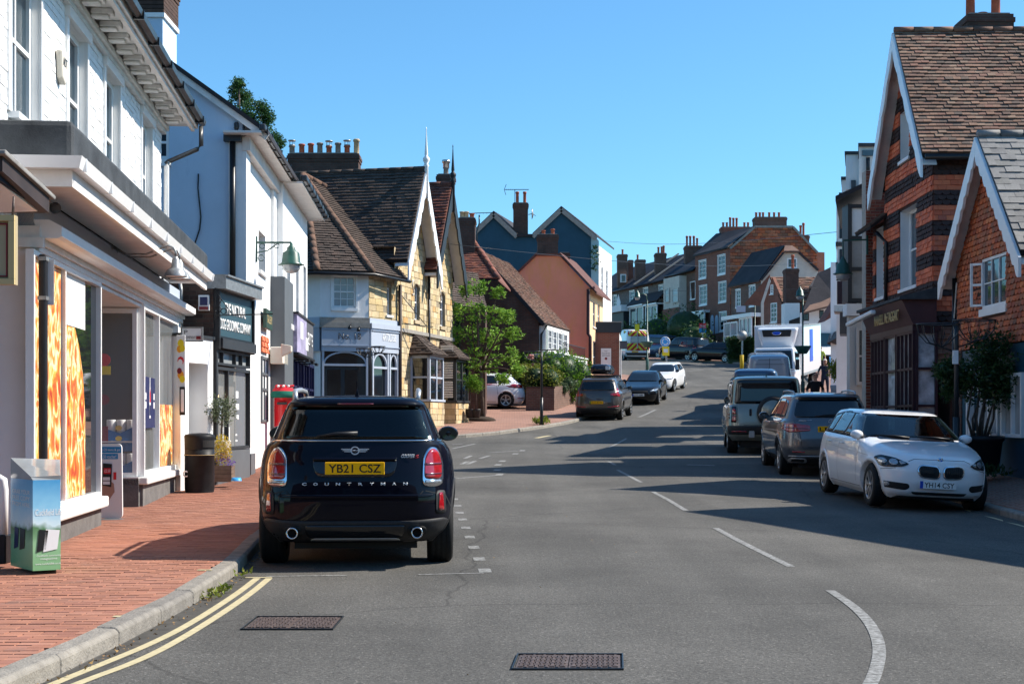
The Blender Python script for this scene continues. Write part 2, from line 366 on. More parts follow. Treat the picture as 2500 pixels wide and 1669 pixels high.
def clip_poly(poly,clip):
    out = poly
    a = sum(clip[i][0]*clip[(i+1) % len(clip)][1]-clip[(i+1) % len(clip)][0]*clip[i][1] for i in range(len(clip)))
    c = clip if a > 0 else clip[::-1]
    for i in range(len(c)):
        (x0,y0),(x1,y1) = c[i],c[(i+1) % len(c)];inp = out;out = []
        if not inp:break
        def side(p):return (x1-x0)*(p[1]-y0)-(y1-y0)*(p[0]-x0)
        for j in range(len(inp)):
            p,q = inp[j],inp[(j+1) % len(inp)];sp,sq = side(p),side(q)
            if sp >= 0:out.append(p)
            if (sp >= 0) != (sq >= 0):
                t = sp/(sp-sq);out.append((p[0]+(q[0]-p[0])*t,p[1]+(q[1]-p[1])*t))
    return out
def parea(p):return abs(sum(p[i][0]*p[(i+1) % len(p)][1]-p[(i+1) % len(p)][0]*p[i][1] for i in range(len(p))))/2

def courses(parent,name,rest,mat,O,U,V,poly,tw,th,gap=.006,thick=.012,lap=0,holes=(),bond=.5,shape='rect',jit=.45,maxobj=300,rowmat=None,expo=None,v_off=0,wob=0,base=0,curve=None):
    """lays bricks / tiles / stones on a plane; the largest in view become objects (shared meshes), the rest one joined part.
    lap: how far a tile's lower edge stands proud; rowmat(row) may give another (name, rest, mat, shape)"""
    O = V3(O);U = V3(U).normalized();V = V3(V).normalized();N = U.cross(V).normalized()
    if N.dot(V3((0,0,CAM_Z))-O) < 0:N = -N
    u0 = min(p[0] for p in poly);u1 = max(p[0] for p in poly);v0 = min(p[1] for p in poly);v1 = max(p[1] for p in poly)
    full = {};part = {}
    rows = int((v1-v0)/th)+2;woff = worldloc(parent) if parent else V3((0,0,0))
    for r in range(-1,rows):
        spec = rowmat(r) if rowmat else (name,rest,mat,shape)
        vb = v0+v_off+r*th
        ub = u0-tw*2+(tw*bond if r % 2 else 0)+(random.uniform(-.1,.1)*tw if wob else 0)
        u = ub
        while u < u1+tw:
            w = tw if not wob else tw*random.choice((.7,.85,1,1,1.25))
            a,b = u+gap/2,u+w-gap/2;u += w
            c,d = vb+gap/2,vb+th-gap/2
            segs = [(a,b)]
            for h in holes:
                if d > h[1]+.01 and c < h[3]-.01:
                    ns = []
                    for (s0,s1) in segs:
                        if s1 <= h[0] or s0 >= h[2]:ns.append((s0,s1));continue
                        if s0 < h[0]-.02:ns.append((s0,h[0]))
                        if s1 > h[2]+.02:ns.append((h[2],s1))
                    segs = ns
            for (s0,s1) in segs:
                cell = [(s0,c),(s1,c),(s1,d),(s0,d)]
                cp = clip_poly(cell,poly)
                if len(cp) < 3:continue
                ar = parea(cp)
                if ar < .12*(tw*th):continue
                isfull = not wob and abs(ar-(b-a)*(d-c)) < 1e-4 and abs((s1-s0)-(b-a)) < 1e-5
                (full if isfull else part).setdefault(spec,[]).append((cp,s0,c) if not isfull else (cell,s0,c))
    def piece(cell,c,shape,k):
        cs = []
        h = thick*(1+(random.random()-.5)*jit*2)
        if shape == 'scallop' and len(cell) == 4:
            (a,cc),(b,_),(_,d),_ = cell;w = b-a;m = min(.42*(d-cc),w/2)
            pts = [(a,cc+m),(a+w*.15,cc+m*.35),(a+w*.5,cc-.004),(b-w*.15,cc+m*.35),(b,cc+m),(b,d),(a,d)]
        else:pts = cell
        wv = .010*math.sin(pts[0][0]*1.7+c*.9)+.006*math.sin(pts[0][0]*5.1-c*2.3) if lap else 0
        def hh(v):return base+h+wv+lap*(1-(v-c)/th)
        j = (random.random()-.5)*jit*.02
        top = [O+U*p[0]+V*p[1]+N*(hh(p[1])+j) for p in pts];bot = [O+U*p[0]+V*p[1]+N*(base-.002) for p in pts]
        n = len(pts)
        return top+bot,[tuple(range(n))]+[(i,(i+1) % n,(i+1) % n+n,i+n) for i in range(n)]
    def seen(q):
        p = O+U*(q[1]+tw/2)+V*(q[2]+th/2)
        if p.y < 1:return 1e9
        px = PCX+F_PX*p.x/p.y;py = PHY-F_PX*(p.z-CAM_Z)/p.y
        return p.y if -10 < px < 2510 and -10 < py < 1680 else 1e6
    allf = sorted([(seen(q),i,s) for s,L in full.items() for i,q in enumerate(L)],key=lambda t:t[0])
    solo = {(s,i) for (dd,i,s) in allf[:maxobj] if dd < 1e5}
    for spec in set(list(full)+list(part)):
        nm,rs,mt,shp = spec;mb = MB();protos = []
        for i,q in enumerate(full.get(spec,[])):
            if (spec,i) in solo:
                if len(protos) < 4:
                    vs,fs = piece(q[0],q[2],shp,0);oo = O+U*q[1]+V*q[2]
                    m2 = MB();m2.add([V3(v)-oo for v in vs],fs);ob = m2.build(nm,mt,None,world=False);protos.append(ob.data)
                else:
                    ob = bpy.data.objects.new(nm,random.choice(protos));COL.objects.link(ob)
                ob.parent = parent;ob.location = O+U*q[1]+V*q[2]-woff
            else:
                vs,fs = piece(q[0],q[2],shp,0);mb.add(vs,fs)
        for q in part.get(spec,[]):
            vs,fs = piece(q[0],q[2],'rect',0);mb.add(vs,fs)
        if mb.v:
            me = bpy.data.meshes.new(rs);me.from_pydata([V3(v)-woff for v in mb.v],[],mb.f);me.materials.append(MATS[mt]);me.update()
            ob = bpy.data.objects.new(rs,me);COL.objects.link(ob);ob.parent = parent;ob['kind'] = 'stuff'

def text(body,parent,P,rect,mat,name='lettering',d=.01,extrude=.002,fit=True,slant=0,bold=0):
    """raised lettering fitted into rect (u0,z0,u1,z1) on a plane; reading direction follows the viewer"""
    cu = bpy.data.curves.new('t','FONT');cu.body = body;cu.extrude = 0;cu.align_x = 'LEFT';cu.resolution_u = 3;cu.offset = bold
    ob = bpy.data.objects.new('t',cu);COL.objects.link(ob);dg = bpy.context.evaluated_depsgraph_get();dg.update()
    me = bpy.data.meshes.new_from_object(ob.evaluated_get(dg));bpy.data.objects.remove(ob);bpy.data.curves.remove(cu)
    if not me.vertices:return None
    xs = [v.co.x for v in me.vertices];ys = [v.co.y for v in me.vertices]
    x0,x1,y0,y1 = min(xs),max(xs),min(ys),max(ys);u0,z0,u1,z1 = rect
    rev = P.u.cross(V3((0,0,1))).dot(P.n) < 0
    off = worldloc(parent) if parent else V3((0,0,0))
    for v in me.vertices:
        a = (v.co.x-x0)/(x1-x0);b = (v.co.y-y0)/(y1-y0);a += slant*(b-.5)*(z1-z0)/(u1-u0)
        uu = u1-(u1-u0)*a if rev else u0+(u1-u0)*a
        v.co = P.pt(uu,z0+(z1-z0)*b,d)-off
    me.materials.clear();me.materials.append(MATS[mat]);me.update()
    o = bpy.data.objects.new(name,me);COL.objects.link(o);o.parent = parent
    if extrude:
        md = o.modifiers.new('solid','SOLIDIFY');md.thickness = extrude;md.offset = 0
    return o
# ------------------------------------------------------------ ground, road, pavements
def asphalt_tex(n,l,tc,out,b):
    geo = n.new('ShaderNodeNewGeometry')
    def noise(sc,det=4,ro=.6,vec=None):
        z = n.new('ShaderNodeTexNoise');z.inputs['Scale'].default_value = sc;z.inputs['Detail'].default_value = det;z.inputs['Roughness'].default_value = ro
        l.new(vec or geo.outputs['Position'],z.inputs['Vector']);return z.outputs['Fac']
    def rng(v,a,b_,c,d):
        r = n.new('ShaderNodeMapRange');r.inputs[1].default_value = a;r.inputs[2].default_value = b_;r.inputs[3].default_value = c;r.inputs[4].default_value = d;l.new(v,r.inputs[0]);return r.outputs[0]
    def mul(a,b_):
        m = n.new('ShaderNodeMath');m.operation = 'MULTIPLY';l.new(a,m.inputs[0]);l.new(b_,m.inputs[1]);return m.outputs[0]
    big = rng(noise(.35,5),.33,.67,.74,1.2)
    st = n.new('ShaderNodeMapping');st.inputs['Scale'].default_value = (1.6,.12,1);l.new(geo.outputs['Position'],st.inputs['Vector'])
    track = rng(noise(1,3,.5,st.outputs[0]),.4,.62,.93,1.09)
    fine = rng(noise(55,2,.8),.3,.7,.68,1.32)
    vo = n.new('ShaderNodeTexVoronoi');vo.inputs['Scale'].default_value = 95;l.new(geo.outputs['Position'],vo.inputs['Vector'])
    sp = n.new('ShaderNodeSeparateColor');l.new(vo.outputs['Color'],sp.inputs[0])
    chips = rng(sp.outputs[0],.86,1,1,2.0);pits = rng(sp.outputs[1],0,.16,.5,1)
    cr = n.new('ShaderNodeTexVoronoi');cr.feature = 'DISTANCE_TO_EDGE';cr.inputs['Scale'].default_value = .22
    nz = n.new('ShaderNodeTexNoise');nz.inputs['Scale'].default_value = 1.5;nz.inputs['Detail'].default_value = 6;l.new(geo.outputs['Position'],nz.inputs['Vector'])
    mx = n.new('ShaderNodeMix');mx.data_type = 'VECTOR';mx.inputs[0].default_value = .25;l.new(geo.outputs['Position'],mx.inputs[4]);l.new(nz.outputs['Color'],mx.inputs[5]);l.new(mx.outputs[1],cr.inputs['Vector'])
    crk = rng(cr.outputs['Distance'],0,.0035,.62,1);spot = rng(noise(1.3,8,.75),.63,.72,1,.72)
    v = mul(mul(mul(mul(mul(mul(big,track),fine),chips),pits),crk),spot)
    m = n.new('ShaderNodeMix');m.data_type = 'RGBA';m.blend_type = 'MULTIPLY';m.inputs[0].default_value = 1;l.new(out,m.inputs[6]);l.new(v,m.inputs[7])
    bp = n.new('ShaderNodeBump');bp.inputs['Strength'].default_value = .7;bp.inputs['Distance'].default_value = .006;l.new(mul(fine,chips),bp.inputs['Height']);l.new(bp.outputs[0],b.inputs['Normal'])
    return m.outputs[2]
M('asphalt',(.092,.088,.080),.88,spec=.25,tex=asphalt_tex)
M('asphalt_gutter',(.075,.07,.062),.95,noise=(9,.4),stain=(6,(.17,.12,.07),.60))
M('grass_far',(.06,.09,.03),.95,noise=(.3,.4))

def sheet(poly,dz,name,mat,step=1.0,kind='structure',f=gz,parent=None):
    mb = MB();x0 = min(p[0] for p in poly);x1 = max(p[0] for p in poly);y0 = min(p[1] for p in poly);y1 = max(p[1] for p in poly)
    x = math.floor(x0/step)*step
    while x < x1:
        y = math.floor(y0/step)*step
        while y < y1:
            cp = clip_poly(poly,[(x,y),(x+step,y),(x+step,y+step),(x,y+step)])
            if len(cp) >= 3 and parea(cp) > 1e-5:mb.add([(p[0],p[1],f(*p)+dz) for p in cp],[tuple(range(len(cp)))])
            y += step
        x += step
    me = bpy.data.meshes.new(name);me.from_pydata(mb.v,[],mb.f);me.materials.append(MATS[mat])
    bm = bmesh.new();bm.from_mesh(me);bmesh.ops.remove_doubles(bm,verts=bm.verts,dist=.001);bmesh.ops.recalc_face_normals(bm,faces=bm.faces)
    if sum(fa.normal.z for fa in bm.faces) < 0:bmesh.ops.reverse_faces(bm,faces=bm.faces)
    bm.to_mesh(me);bm.free()
    o = bpy.data.objects.new(name,me);COL.objects.link(o);o.parent = parent
    if kind:o['kind'] = kind
    return o
# far ground to the horizon, one sheet
gm = MB();xs = [-1200,-300,-120,-60,-30,0,30,60,120,300,1200];ys = [-40,0,20,40,60,80,100,120,150,200,300,600,1400]
gm.add([(x,y,zp(y)-.5) for y in ys for x in xs],[(j*11+i,j*11+i+1,j*11+i+12,j*11+i+11) for j in range(len(ys)-1) for i in range(10)])
gm.build('ground','grass_far',kind='structure')
sheet([(-16,-6),(9,-6),(9,20),(30,60),(45,100),(45,125),(-45,125),(-40,36),(-16,36)],0,'road','asphalt',1.5)

KL = [(-2.55,2),(-2.42,6.7),(-2.33,8),(-2.28,10),(-2.36,12.35),(-2.58,14.8),(-2.78,18),(-3.2,26),(-3.5,33),(-3.9,36),(-4.8,38),(-6.5,39.3),(-14,40)]
KF = [(-14,45.2),(-6,44.2),(-3.4,43.6),(-1.7,44.0),(-.4,46.0),(.9,49.0),(1.9,52.0),(2.6,55),(3.7,60),(5.3,67),(7.3,74),(9.3,78.3),(9.8,80.2),(9.4,82.6),(7.6,86),(4.5,92),(1,101),(-6,112)]
KR = [(6.2,2),(6.4,10),(6.6,15),(6.85,20),(7.1,26),(7.45,34),(8.3,42),(10.3,53),(12.4,63),(14.4,72),(17.0,82),(18.4,92),(17.6,100),(15.6,105),(12,112),(4,124),(-10,142)]
def off_line(L,w):
    out = []
    for i in range(len(L)):
        a = V3((*L[max(i-1,0)],0));b = V3((*L[min(i+1,len(L)-1)],0));d = (b-a).normalized();n = V3((-d.y,d.x,0));out.append((L[i][0]+n.x*w,L[i][1]+n.y*w))
    return out
PAVH = .105
def pavement(name,poly,mat,dz=PAVH,step=1.0,label=None):return sheet(poly,dz,name,mat,step)
pavement('pavement_left',off_line(KL,.13)+[(-14,2)],'paver_joint',PAVH-.016)
pavement('pavement_corner',off_line(KF,.13)+[(-45,112),(-45,45.2)],'paver_far',PAVH)
pr = off_line(KR,-.13)
def gzr(x,y):kx = interp([(p[1],p[0]) for p in KR],y) if y < 92 else 1e3;return gz(x,y)+.17*max(0,min(1.6,x-kx-.15))
sheet(pr+[(-10,175),(60,175),(60,40),(16,2)],PAVH-.016 if False else PAVH,'pavement_right','paver_far',.8,f=gzr)

# kerb stones: single stones along the three kerb lines, nearest as objects
def kerb(L,side,group_cap,name):
    P = [V3((*p,0)) for p in L];length = .9;segs = [];carry = 0
    pts = []
    for a,b in zip(P,P[1:]):
        n = max(1,int((b-a).length/.15))
        for i in range(n):pts.append(a.lerp(b,i/n))
    pts.append(P[-1]);out = [];cur = [pts[0]];acc = 0
    for p in pts[1:]:
        acc += (p-cur[-1]).length;cur.append(p)
        if acc >= length:out.append(cur);cur = [p];acc = 0
    root = bpy.data.objects.new(name,None);COL.objects.link(root);root['kind'] = 'structure'
    far = MB();cnt = 0
    for c in out:
        a,b = c[0],c[-1];d = (b-a).normalized();n = V3((-d.y,d.x,0))*side;a2 = a+d*.006;b2 = b-d*.006
        g = [a2,b2,b2+n*.14,a2+n*.14];j = random.uniform(-.006,.006)
        zb = [gz(q.x,q.y)-.08 for q in g];zt = [gz(g[0].x,g[0].y)+PAVH+j,gz(g[1].x,g[1].y)+PAVH+j]
        top = [V3((g[0].x,g[0].y,zt[0]-.022)),V3((g[1].x,g[1].y,zt[1]-.022)),V3((g[2].x,g[2].y,zt[1]+.004)),V3((g[3].x,g[3].y,zt[0]+.004))]
        ch = [top[0]+n*.022+V3((0,0,.022)),top[1]+n*.022+V3((0,0,.022))]
        bot = [V3((q.x,q.y,z)) for q,z in zip(g,zb)]
        vs = bot+top+ch;fs = [(0,1,5,4),(4,5,9,8),(8,9,6,7),(3,2,1,0),(2,3,7,6),(1,2,6,9,5),(0,4,8,7,3)]
        if 4 < a.y < group_cap:
            m = MB();m.add(vs,fs);m.build('kerb_stone','kerb',root,bevel=.006)
        else:far.add(vs,fs)
    if far.v:far.build('kerb_run','kerb',root,kind='stuff')
kerb(KL,1,34,'kerb_left');kerb(KF,1,60,'kerb_corner');kerb(KR,-1,24,'kerb_right')

# brick pavers on the near left pavement (laid across, running bond); nearest 300 are objects
def pavers(poly,parent,cap,gz=gz):
    mb = MB();cells = []
    y = min(p[1] for p in poly);r = 0;y1 = max(p[1] for p in poly);x0 = min(p[0] for p in poly);x1 = max(p[0] for p in poly)
    while y < y1:
        x = x0-.3+(.1 if r % 2 else 0)+random.uniform(-.012,.012)
        while x < x1:
            c = [(x+.0025,y+.0025),(x+.1975,y+.0025),(x+.1975,y+.0975),(x+.0025,y+.0975)]
            cp = clip_poly(poly,c)
            if len(cp) >= 3 and parea(cp) > .002:cells.append((x,y,cp,abs(parea(cp)-.195*.095) < 1e-5))
            x += .2
        y += .1;r += 1
    def vis(x,y):
        px = PCX+F_PX*x/max(y,.1);py = PHY+F_PX*(CAM_Z-.1)/max(y,.1);return -20 < px < 2520 and py < 1690
    full = sorted([c for c in cells if c[3] and vis(c[0]+.1,c[1]+.1)],key=lambda c:c[1])[:cap];fs_ = set((c[0],c[1]) for c in full);protos = []
    for k in range(3):
        m = MB();z = random.uniform(-.001,.001);t = [.0,random.uniform(-.001,.001),random.uniform(-.001,.001)]
        m.hexa([(0,0,-.02),(.195,0,-.02),(.195,.095,-.02),(0,.095,-.02),(.003,.003,z),(.192,.003,z+t[1]),(.192,.092,z+t[2]),(.003,.092,z)])
        ob = m.build('brick','paver',None);protos.append(ob.data);bpy.data.objects.remove(ob)
    for x,y,cp,ok in cells:
        j = random.uniform(-.0015,.0015)
        if (x,y) in fs_:
            ob = bpy.data.objects.new('brick',random.choice(protos));COL.objects.link(ob);ob.parent = parent;ob.location = (cp[0][0],cp[0][1],gz(x,y+.05)+PAVH+j) if len(cp) else (x,y,0)
            ob.location = (x+.0025,y+.0025,gz(x,y+.05)+PAVH+j)
        else:
            z = gz(x,y+.05)+PAVH+j;n = len(cp)
            mb.add([(p[0],p[1],z) for p in cp]+[(p[0],p[1],z-.02) for p in cp],[tuple(range(n))]+[(i,(i+1) % n,(i+1) % n+n,i+n) for i in range(n)])
    me = bpy.data.meshes.new('paving_bricks');me.from_pydata(mb.v,[],mb.f);me.materials.append(MATS['paver'])
    o = bpy.data.objects.new('paving_bricks',me);COL.objects.link(o);o.parent = parent;o['kind'] = 'stuff'
near = [p for p in off_line(KL,.135) if p[1] < 37]
pavers([(-2.69,3)]+near+[(-5.4,36),(-5.6,24),(-4.95,15),(-4.7,3)],bpy.data.objects['pavement_left'],300)
prr = [p for p in pr if 8 < p[1] < 30]
pavers([(x+.005,y) for x,y in prr]+[(8.9,26),(8.9,10)],bpy.data.objects['pavement_right'],60,gz=lambda x,y:gzr(x,y)+.006)

def strip(pts,w,mat,name,dz=.004,wear=0):
    """painted line draped on the road"""
    mb = MB();P = []
    for _ in range(3 if len(pts) > 3 else 0):pts = [pts[0]]+[q for a,b in zip(pts,pts[1:]) for q in ((a[0]*.75+b[0]*.25,a[1]*.75+b[1]*.25),(a[0]*.25+b[0]*.75,a[1]*.25+b[1]*.75))]+[pts[-1]]
    for a,b in zip(pts,pts[1:]):
        n = max(1,int((V3((*b,0))-V3((*a,0))).length/.3))
        for i in range(n):P.append((a[0]+(b[0]-a[0])*i/n,a[1]+(b[1]-a[1])*i/n))
    P.append(pts[-1]);L = off_line(P,w/2);Rr = off_line(P,-w/2)
    f = (lambda x,y:gz(x,y))
    vs = [(x,y,f(x,y)+dz) for x,y in L]+[(x,y,f(x,y)+dz) for x,y in Rr];k = len(P)
    mb.add(vs,[(i,i+1,i+1+k,i+k) for i in range(k-1)])
    o = mb.build(name,mat,kind='structure')
    for p in o.data.polygons:
        if p.normal.z < 0:p.flip()
    return o
def G2(px,py,dz=0):p = gnd(px,py,dz);return (p.x,p.y)
for pl in ([(1485,1126),(1502,1135)],[(1508,1147),(1565,1177)],[(1594,1200),(1630,1219),(1675,1246)],[(1747,1289),(1800,1318),(1860,1348),(1931,1383)],
           [(2027,1442),(2085,1480),(2128,1525),(2150,1580),(2140,1640),(2110,1700)],[(1487,1092),(1529,1070)]):
    strip([G2(*p) for p in pl],.075,'paint_white','centre_line')
zs = .3831
for ln in ([(1640,160),(1500,268),(1200,462),(950,588),(650,708),(350,833),(-60,1010)],[(1715,162),(1560,290),(1200,525),(900,685),(480,838),(-60,1080)]):
    strip([G2(x*zs,1350+y*zs) for x,y in ln],.06,'paint_yellow','yellow_line')
strip([G2(599,1411),G2(664,1411)],.05,'paint_yellow','yellow_line',dz=.008)
strip([G2(650,1407),G2(847,1405)],.05,'paint_white','bay_line');strip([G2(1022,1403),G2(1180,1399)],.05,'paint_white','bay_line')
for (x,y) in ((25,570),(45,612),(58,657),(77,700),(97,752),(122,812),(148,877),(182,952),(218,1025)):
    a = G2(1100+x*zs,1000+y*zs);strip([(a[0]+.01,a[1]-.15),(a[0]-.01,a[1]+.15)],.11,'paint_white','bay_line')
strip([G2(1112,1168),G2(1225,1159)],.10,'paint_white','bay_line')
strip([G2(1192,1105),G2(1269,1100)],.10,'paint_white','bay_line')
for (x,y) in ((1219,1159),(1214,1148),(1216,1135),(1226,1126),(1258,1108),(1275,1100)):
    a = G2(x,y);strip([(a[0]-.02,a[1]-.3),(a[0]+.02,a[1]+.3)],.14,'paint_white','bay_line',dz=.008)
for (x0,y0,x1,y1) in ((1127,1133,1142,1126),(1141,1133,1160,1125),(1135,1119,1150,1112),(1172,1119,1195,1112),(1104,1085,1130,1083),(1104,1095,1160,1083)):
    strip([G2(x0,y0),G2(x1,y1)],.1,'paint_white','give_way_line')
strip([G2(1310,1069),G2(1330,1065),G2(1343,1063)],.16,'paint_yellow','yellow_line')
for dx in (0,.18):strip([(6.3+dx,6),(6.38+dx,15),(6.6+dx,20),(6.8+dx,24)],.06,'paint_yellow','yellow_line')
strip([G2(1677,1134),G2(1745,1136)],.2,'paint_white','road_arrow')
strip([G2(1560,1018),G2(1600,1000)],.12,'paint_white','centre_line')
# far junction lines
strip([G2(1775,899),G2(1680,905),G2(1640,903)],.15,'paint_white','give_way_line')
for px0 in (275,0):
    pass
for (a,b) in (((720,408),(815,404)),((1255,112),(1330,107))):
    p,q = gnd(a[0]*zs,1350+a[1]*zs,PAVH),gnd(b[0]*zs,1350+b[1]*zs,PAVH);ym = (p.y+q.y)/2
    mb = MB();mb.add([(p.x,ym-.03,gz(p.x,ym)+PAVH+.005),(-2.43,ym-.03,gz(p.x,ym)+PAVH+.005),(-2.43,ym+.03,gz(p.x,ym)+PAVH+.005),(p.x,ym+.03,gz(p.x,ym)+PAVH+.005)],[(0,1,2,3)]);mb.build('yellow_kerb_mark','paint_yellow',kind='structure')
# dirty gutter strips
strip([(x+.10,y) for x,y in KL if y < 34],.17,'asphalt_gutter','gutter_dirt',dz=.002)

# manhole covers
def manhole(corners,label):
    c = [gnd(*p) for p in corners];x0 = sum(c[i].x for i in (0,1))/2;x1 = sum(c[i].x for i in (2,3))/2;y0 = (c[0].y+c[3].y)/2;y1 = (c[1].y+c[2].y)/2
    sl = ((c[1].x+c[2].x)-(c[0].x+c[3].x))/2
    t = thing('manhole_cover',label,'manhole cover',(x0,y0,gz(x0,y0)),'manhole covers in the road')
    def q(a,b):x = x0+(x1-x0)*a+sl*(b-.5)*.6;y = y0+(y1-y0)*b;return V3((x,y,gz(x,y)))
    f = MB();w = .02
    for (a0,b0,a1,b1) in ((0,0,1,w*1.2),(0,1-w*1.2,1,1),(0,w*1.2,w*.6,1-w*1.2),(1-w*.6,w*1.2,1,1-w*1.2)):
        pp = [q(a0,b0),q(a1,b0),q(a1,b1),q(a0,b1)];f.hexa([p+V3((0,0,.001)) for p in pp]+[p+V3((0,0,.012)) for p in pp])
    f.build('frame','iron',t)
    for s in (0,1):
        pl = MB();a0 = .03+s*.475;a1 = a0+.465
        pp = [q(a0,.06),q(a1,.06),q(a1,.94),q(a0,.94)];pl.hexa([p+V3((0,0,.001)) for p in pp]+[p+V3((0,0,.006)) for p in pp])
        plate = pl.build('plate','rust_iron',t)
        st = MB();na,nb = 9,8
        for i in range(na):
            for j in range(nb):
                a = a0+.02+(a1-a0-.04)*(i+.5)/na;b = .1+.8*(j+.5)/nb;da,db = (.012,.055) if (i+j) % 2 else (.022,.03)
                pp = [q(a-da,b-db),q(a+da,b-db),q(a+da,b+db),q(a-da,b+db)];st.hexa([p+V3((0,0,.006)) for p in pp]+[p+V3((0,0,.012)) for p in pp])
        st.build('studs','rust_iron',plate,kind='stuff')
manhole([(588,1538),(628,1505),(839,1509),(812,1538)],'rusty studded rectangular manhole cover nearest the left kerb')
manhole([(1243,1634),(1268,1598),(1527,1599),(1518,1637)],'worn grey manhole cover at the bottom middle of the road')
# weeds and leaf litter along the gutter
def leaves(mb,c,n,rad,size,squash=(1,1,1),up=0,tri=True):
    for _ in range(n):
        while True:
            p = V3((random.uniform(-1,1),random.uniform(-1,1),random.uniform(-1,1)))
            if p.length <= 1:break
        p = V3((p.x*squash[0],p.y*squash[1],p.z*squash[2]))*rad+V3(c)
        a = V3((random.gauss(0,1),random.gauss(0,1),random.gauss(0,.6)+up)).normalized();b = a.cross(V3((random.gauss(0,1),random.gauss(0,1),random.gauss(0,1)))).normalized()
        s = size*random.uniform(.6,1.25)
        mb.add([p-b*s*.32,p+a*s*.45-b*s*.1,p+a*s,p+b*s*.32+a*s*.3],[(0,1,2,3)])
w = MB()
for (x,y,n) in ((-2.22,10.9,60),(-2.22,10.6,30),(-2.25,12.0,20)):leaves(w,(x,y,gz(x,y)+.03),n,.10,.05,(1,1,.35),1)
w.build('weeds','leaf_yellow',kind='stuff')
w = MB()
for i in range(260):
    y = random.uniform(6.5,15);x = interp([(p[1],p[0]) for p in KL],y)+random.uniform(.01,.11);leaves(w,(x,y,gz(x,y)+.006),1,.01,.028)
for i in range(60):
    y = random.uniform(7,25);x = random.uniform(-4.3,1.5);z = gz(x,y)+(PAVH+.002 if x < interp([(p[1],p[0]) for p in KL],y)-.1 else .004);leaves(w,(x,y,z+.002),1,.005,.02)
M('litter',isl=[(.25,.14,.05),(.35,.22,.08),(.18,.10,.05)],rough=.9);w.build('leaf_litter','litter',kind='stuff')
w = MB();p0 = gnd(1322,1036,PAVH);leaves(w,(p0.x,p0.y,p0.z+.08),120,.32,.18,(1,1,.3),2);w.build('grass_tuft','leaf_yellow',kind='stuff')
# ------------------------------------------------------------ vehicles (shell stacked from rounded plan outlines)
def carpaint(name,col,rough=.25,metal=.0,coat=.9):
    if name in MATS:return name
    M(name,col,rough,spec=.3 if max(col) > .05 else .03,metal=metal,coat=coat,noise=(1.5,.03));return name
carpaint('paint_navy',(.0015,.002,.007),.5,0,.42);carpaint('paint_white_car',(.80,.81,.82),.35)
carpaint('paint_grey',(.10,.108,.12),.28,.5);carpaint('paint_sage',(.25,.26,.22),.3,.35)
carpaint('paint_bronze',(.085,.075,.068),.3,.4);carpaint('paint_black',(.003,.0035,.005),.4,0)
carpaint('paint_blue',(.03,.07,.14),.3,.4);carpaint('paint_vansilver',(.30,.34,.40),.35,.3)
carpaint('paint_truck',(.72,.74,.76),.4)
M('tyre',(.012,.012,.012),.75,noise=(30,.3));M('alloy',(.42,.43,.44),.3,metal=.85);M('alloy_dark',(.06,.06,.065),.35,metal=.6)
M('lamp_red',(.34,.004,.008),.08,spec=.8,coat=.8,noise=(18,.35));M('lamp_red_dark',(.12,.004,.008),.08,spec=.8,coat=.8)
M('lamp_clear',(.42,.45,.48),.05,spec=1,metal=.55,noise=(35,.6));M('chrome',(.65,.66,.68),.12,metal=1);M('plate_yellow',(.95,.47,.008),.5,spec=.1);M('plate_white',(.75,.75,.73),.45)
M('plate_blue',(.01,.06,.45),.4);M('trim_grey',(.022,.022,.024),.6,noise=(40,.3));M('silver_trim',(.45,.46,.47),.35,metal=.6)
M('car_glass',(.008,.012,.016),.02,spec=.6);M('car_glass_teal',(.035,.06,.07),.02,spec=1.0,coat=.5)
M('sign_redx',(.7,.02,.03),.4);M('hi_red',(.50,.02,.02),.4);M('hi_yellow',(.68,.58,.04),.4);M('badge_silver',(.62,.64,.66),.3,spec=.5);M('mirror_tint',(.10,.16,.22),.04,metal=1);M('seat_dark',(.02,.02,.022),.8)

def roundp(poly,r):
    out = [];n = len(poly)
    for i in range(n):
        p0,p,p1 = poly[i-1],poly[i],poly[(i+1) % n]
        def mv(a,b):
            L = math.hypot(b[0]-a[0],b[1]-a[1]) or 1e-6;t = min(r,L*.45)/L;return (a[0]+(b[0]-a[0])*t,a[1]+(b[1]-a[1])*t)
        a,b = mv(p,p0),mv(p,p1)
        for t in (0,.25,.5,.75,1):out.append(((1-t)**2*a[0]+2*t*(1-t)*p[0]+t*t*b[0],(1-t)**2*a[1]+2*t*(1-t)*p[1]+t*t*b[1]))
    return out
def RR(x0,z0,x1,z1):return [(x0,z0),(x1,z0),(x1,z1),(x0,z1)]

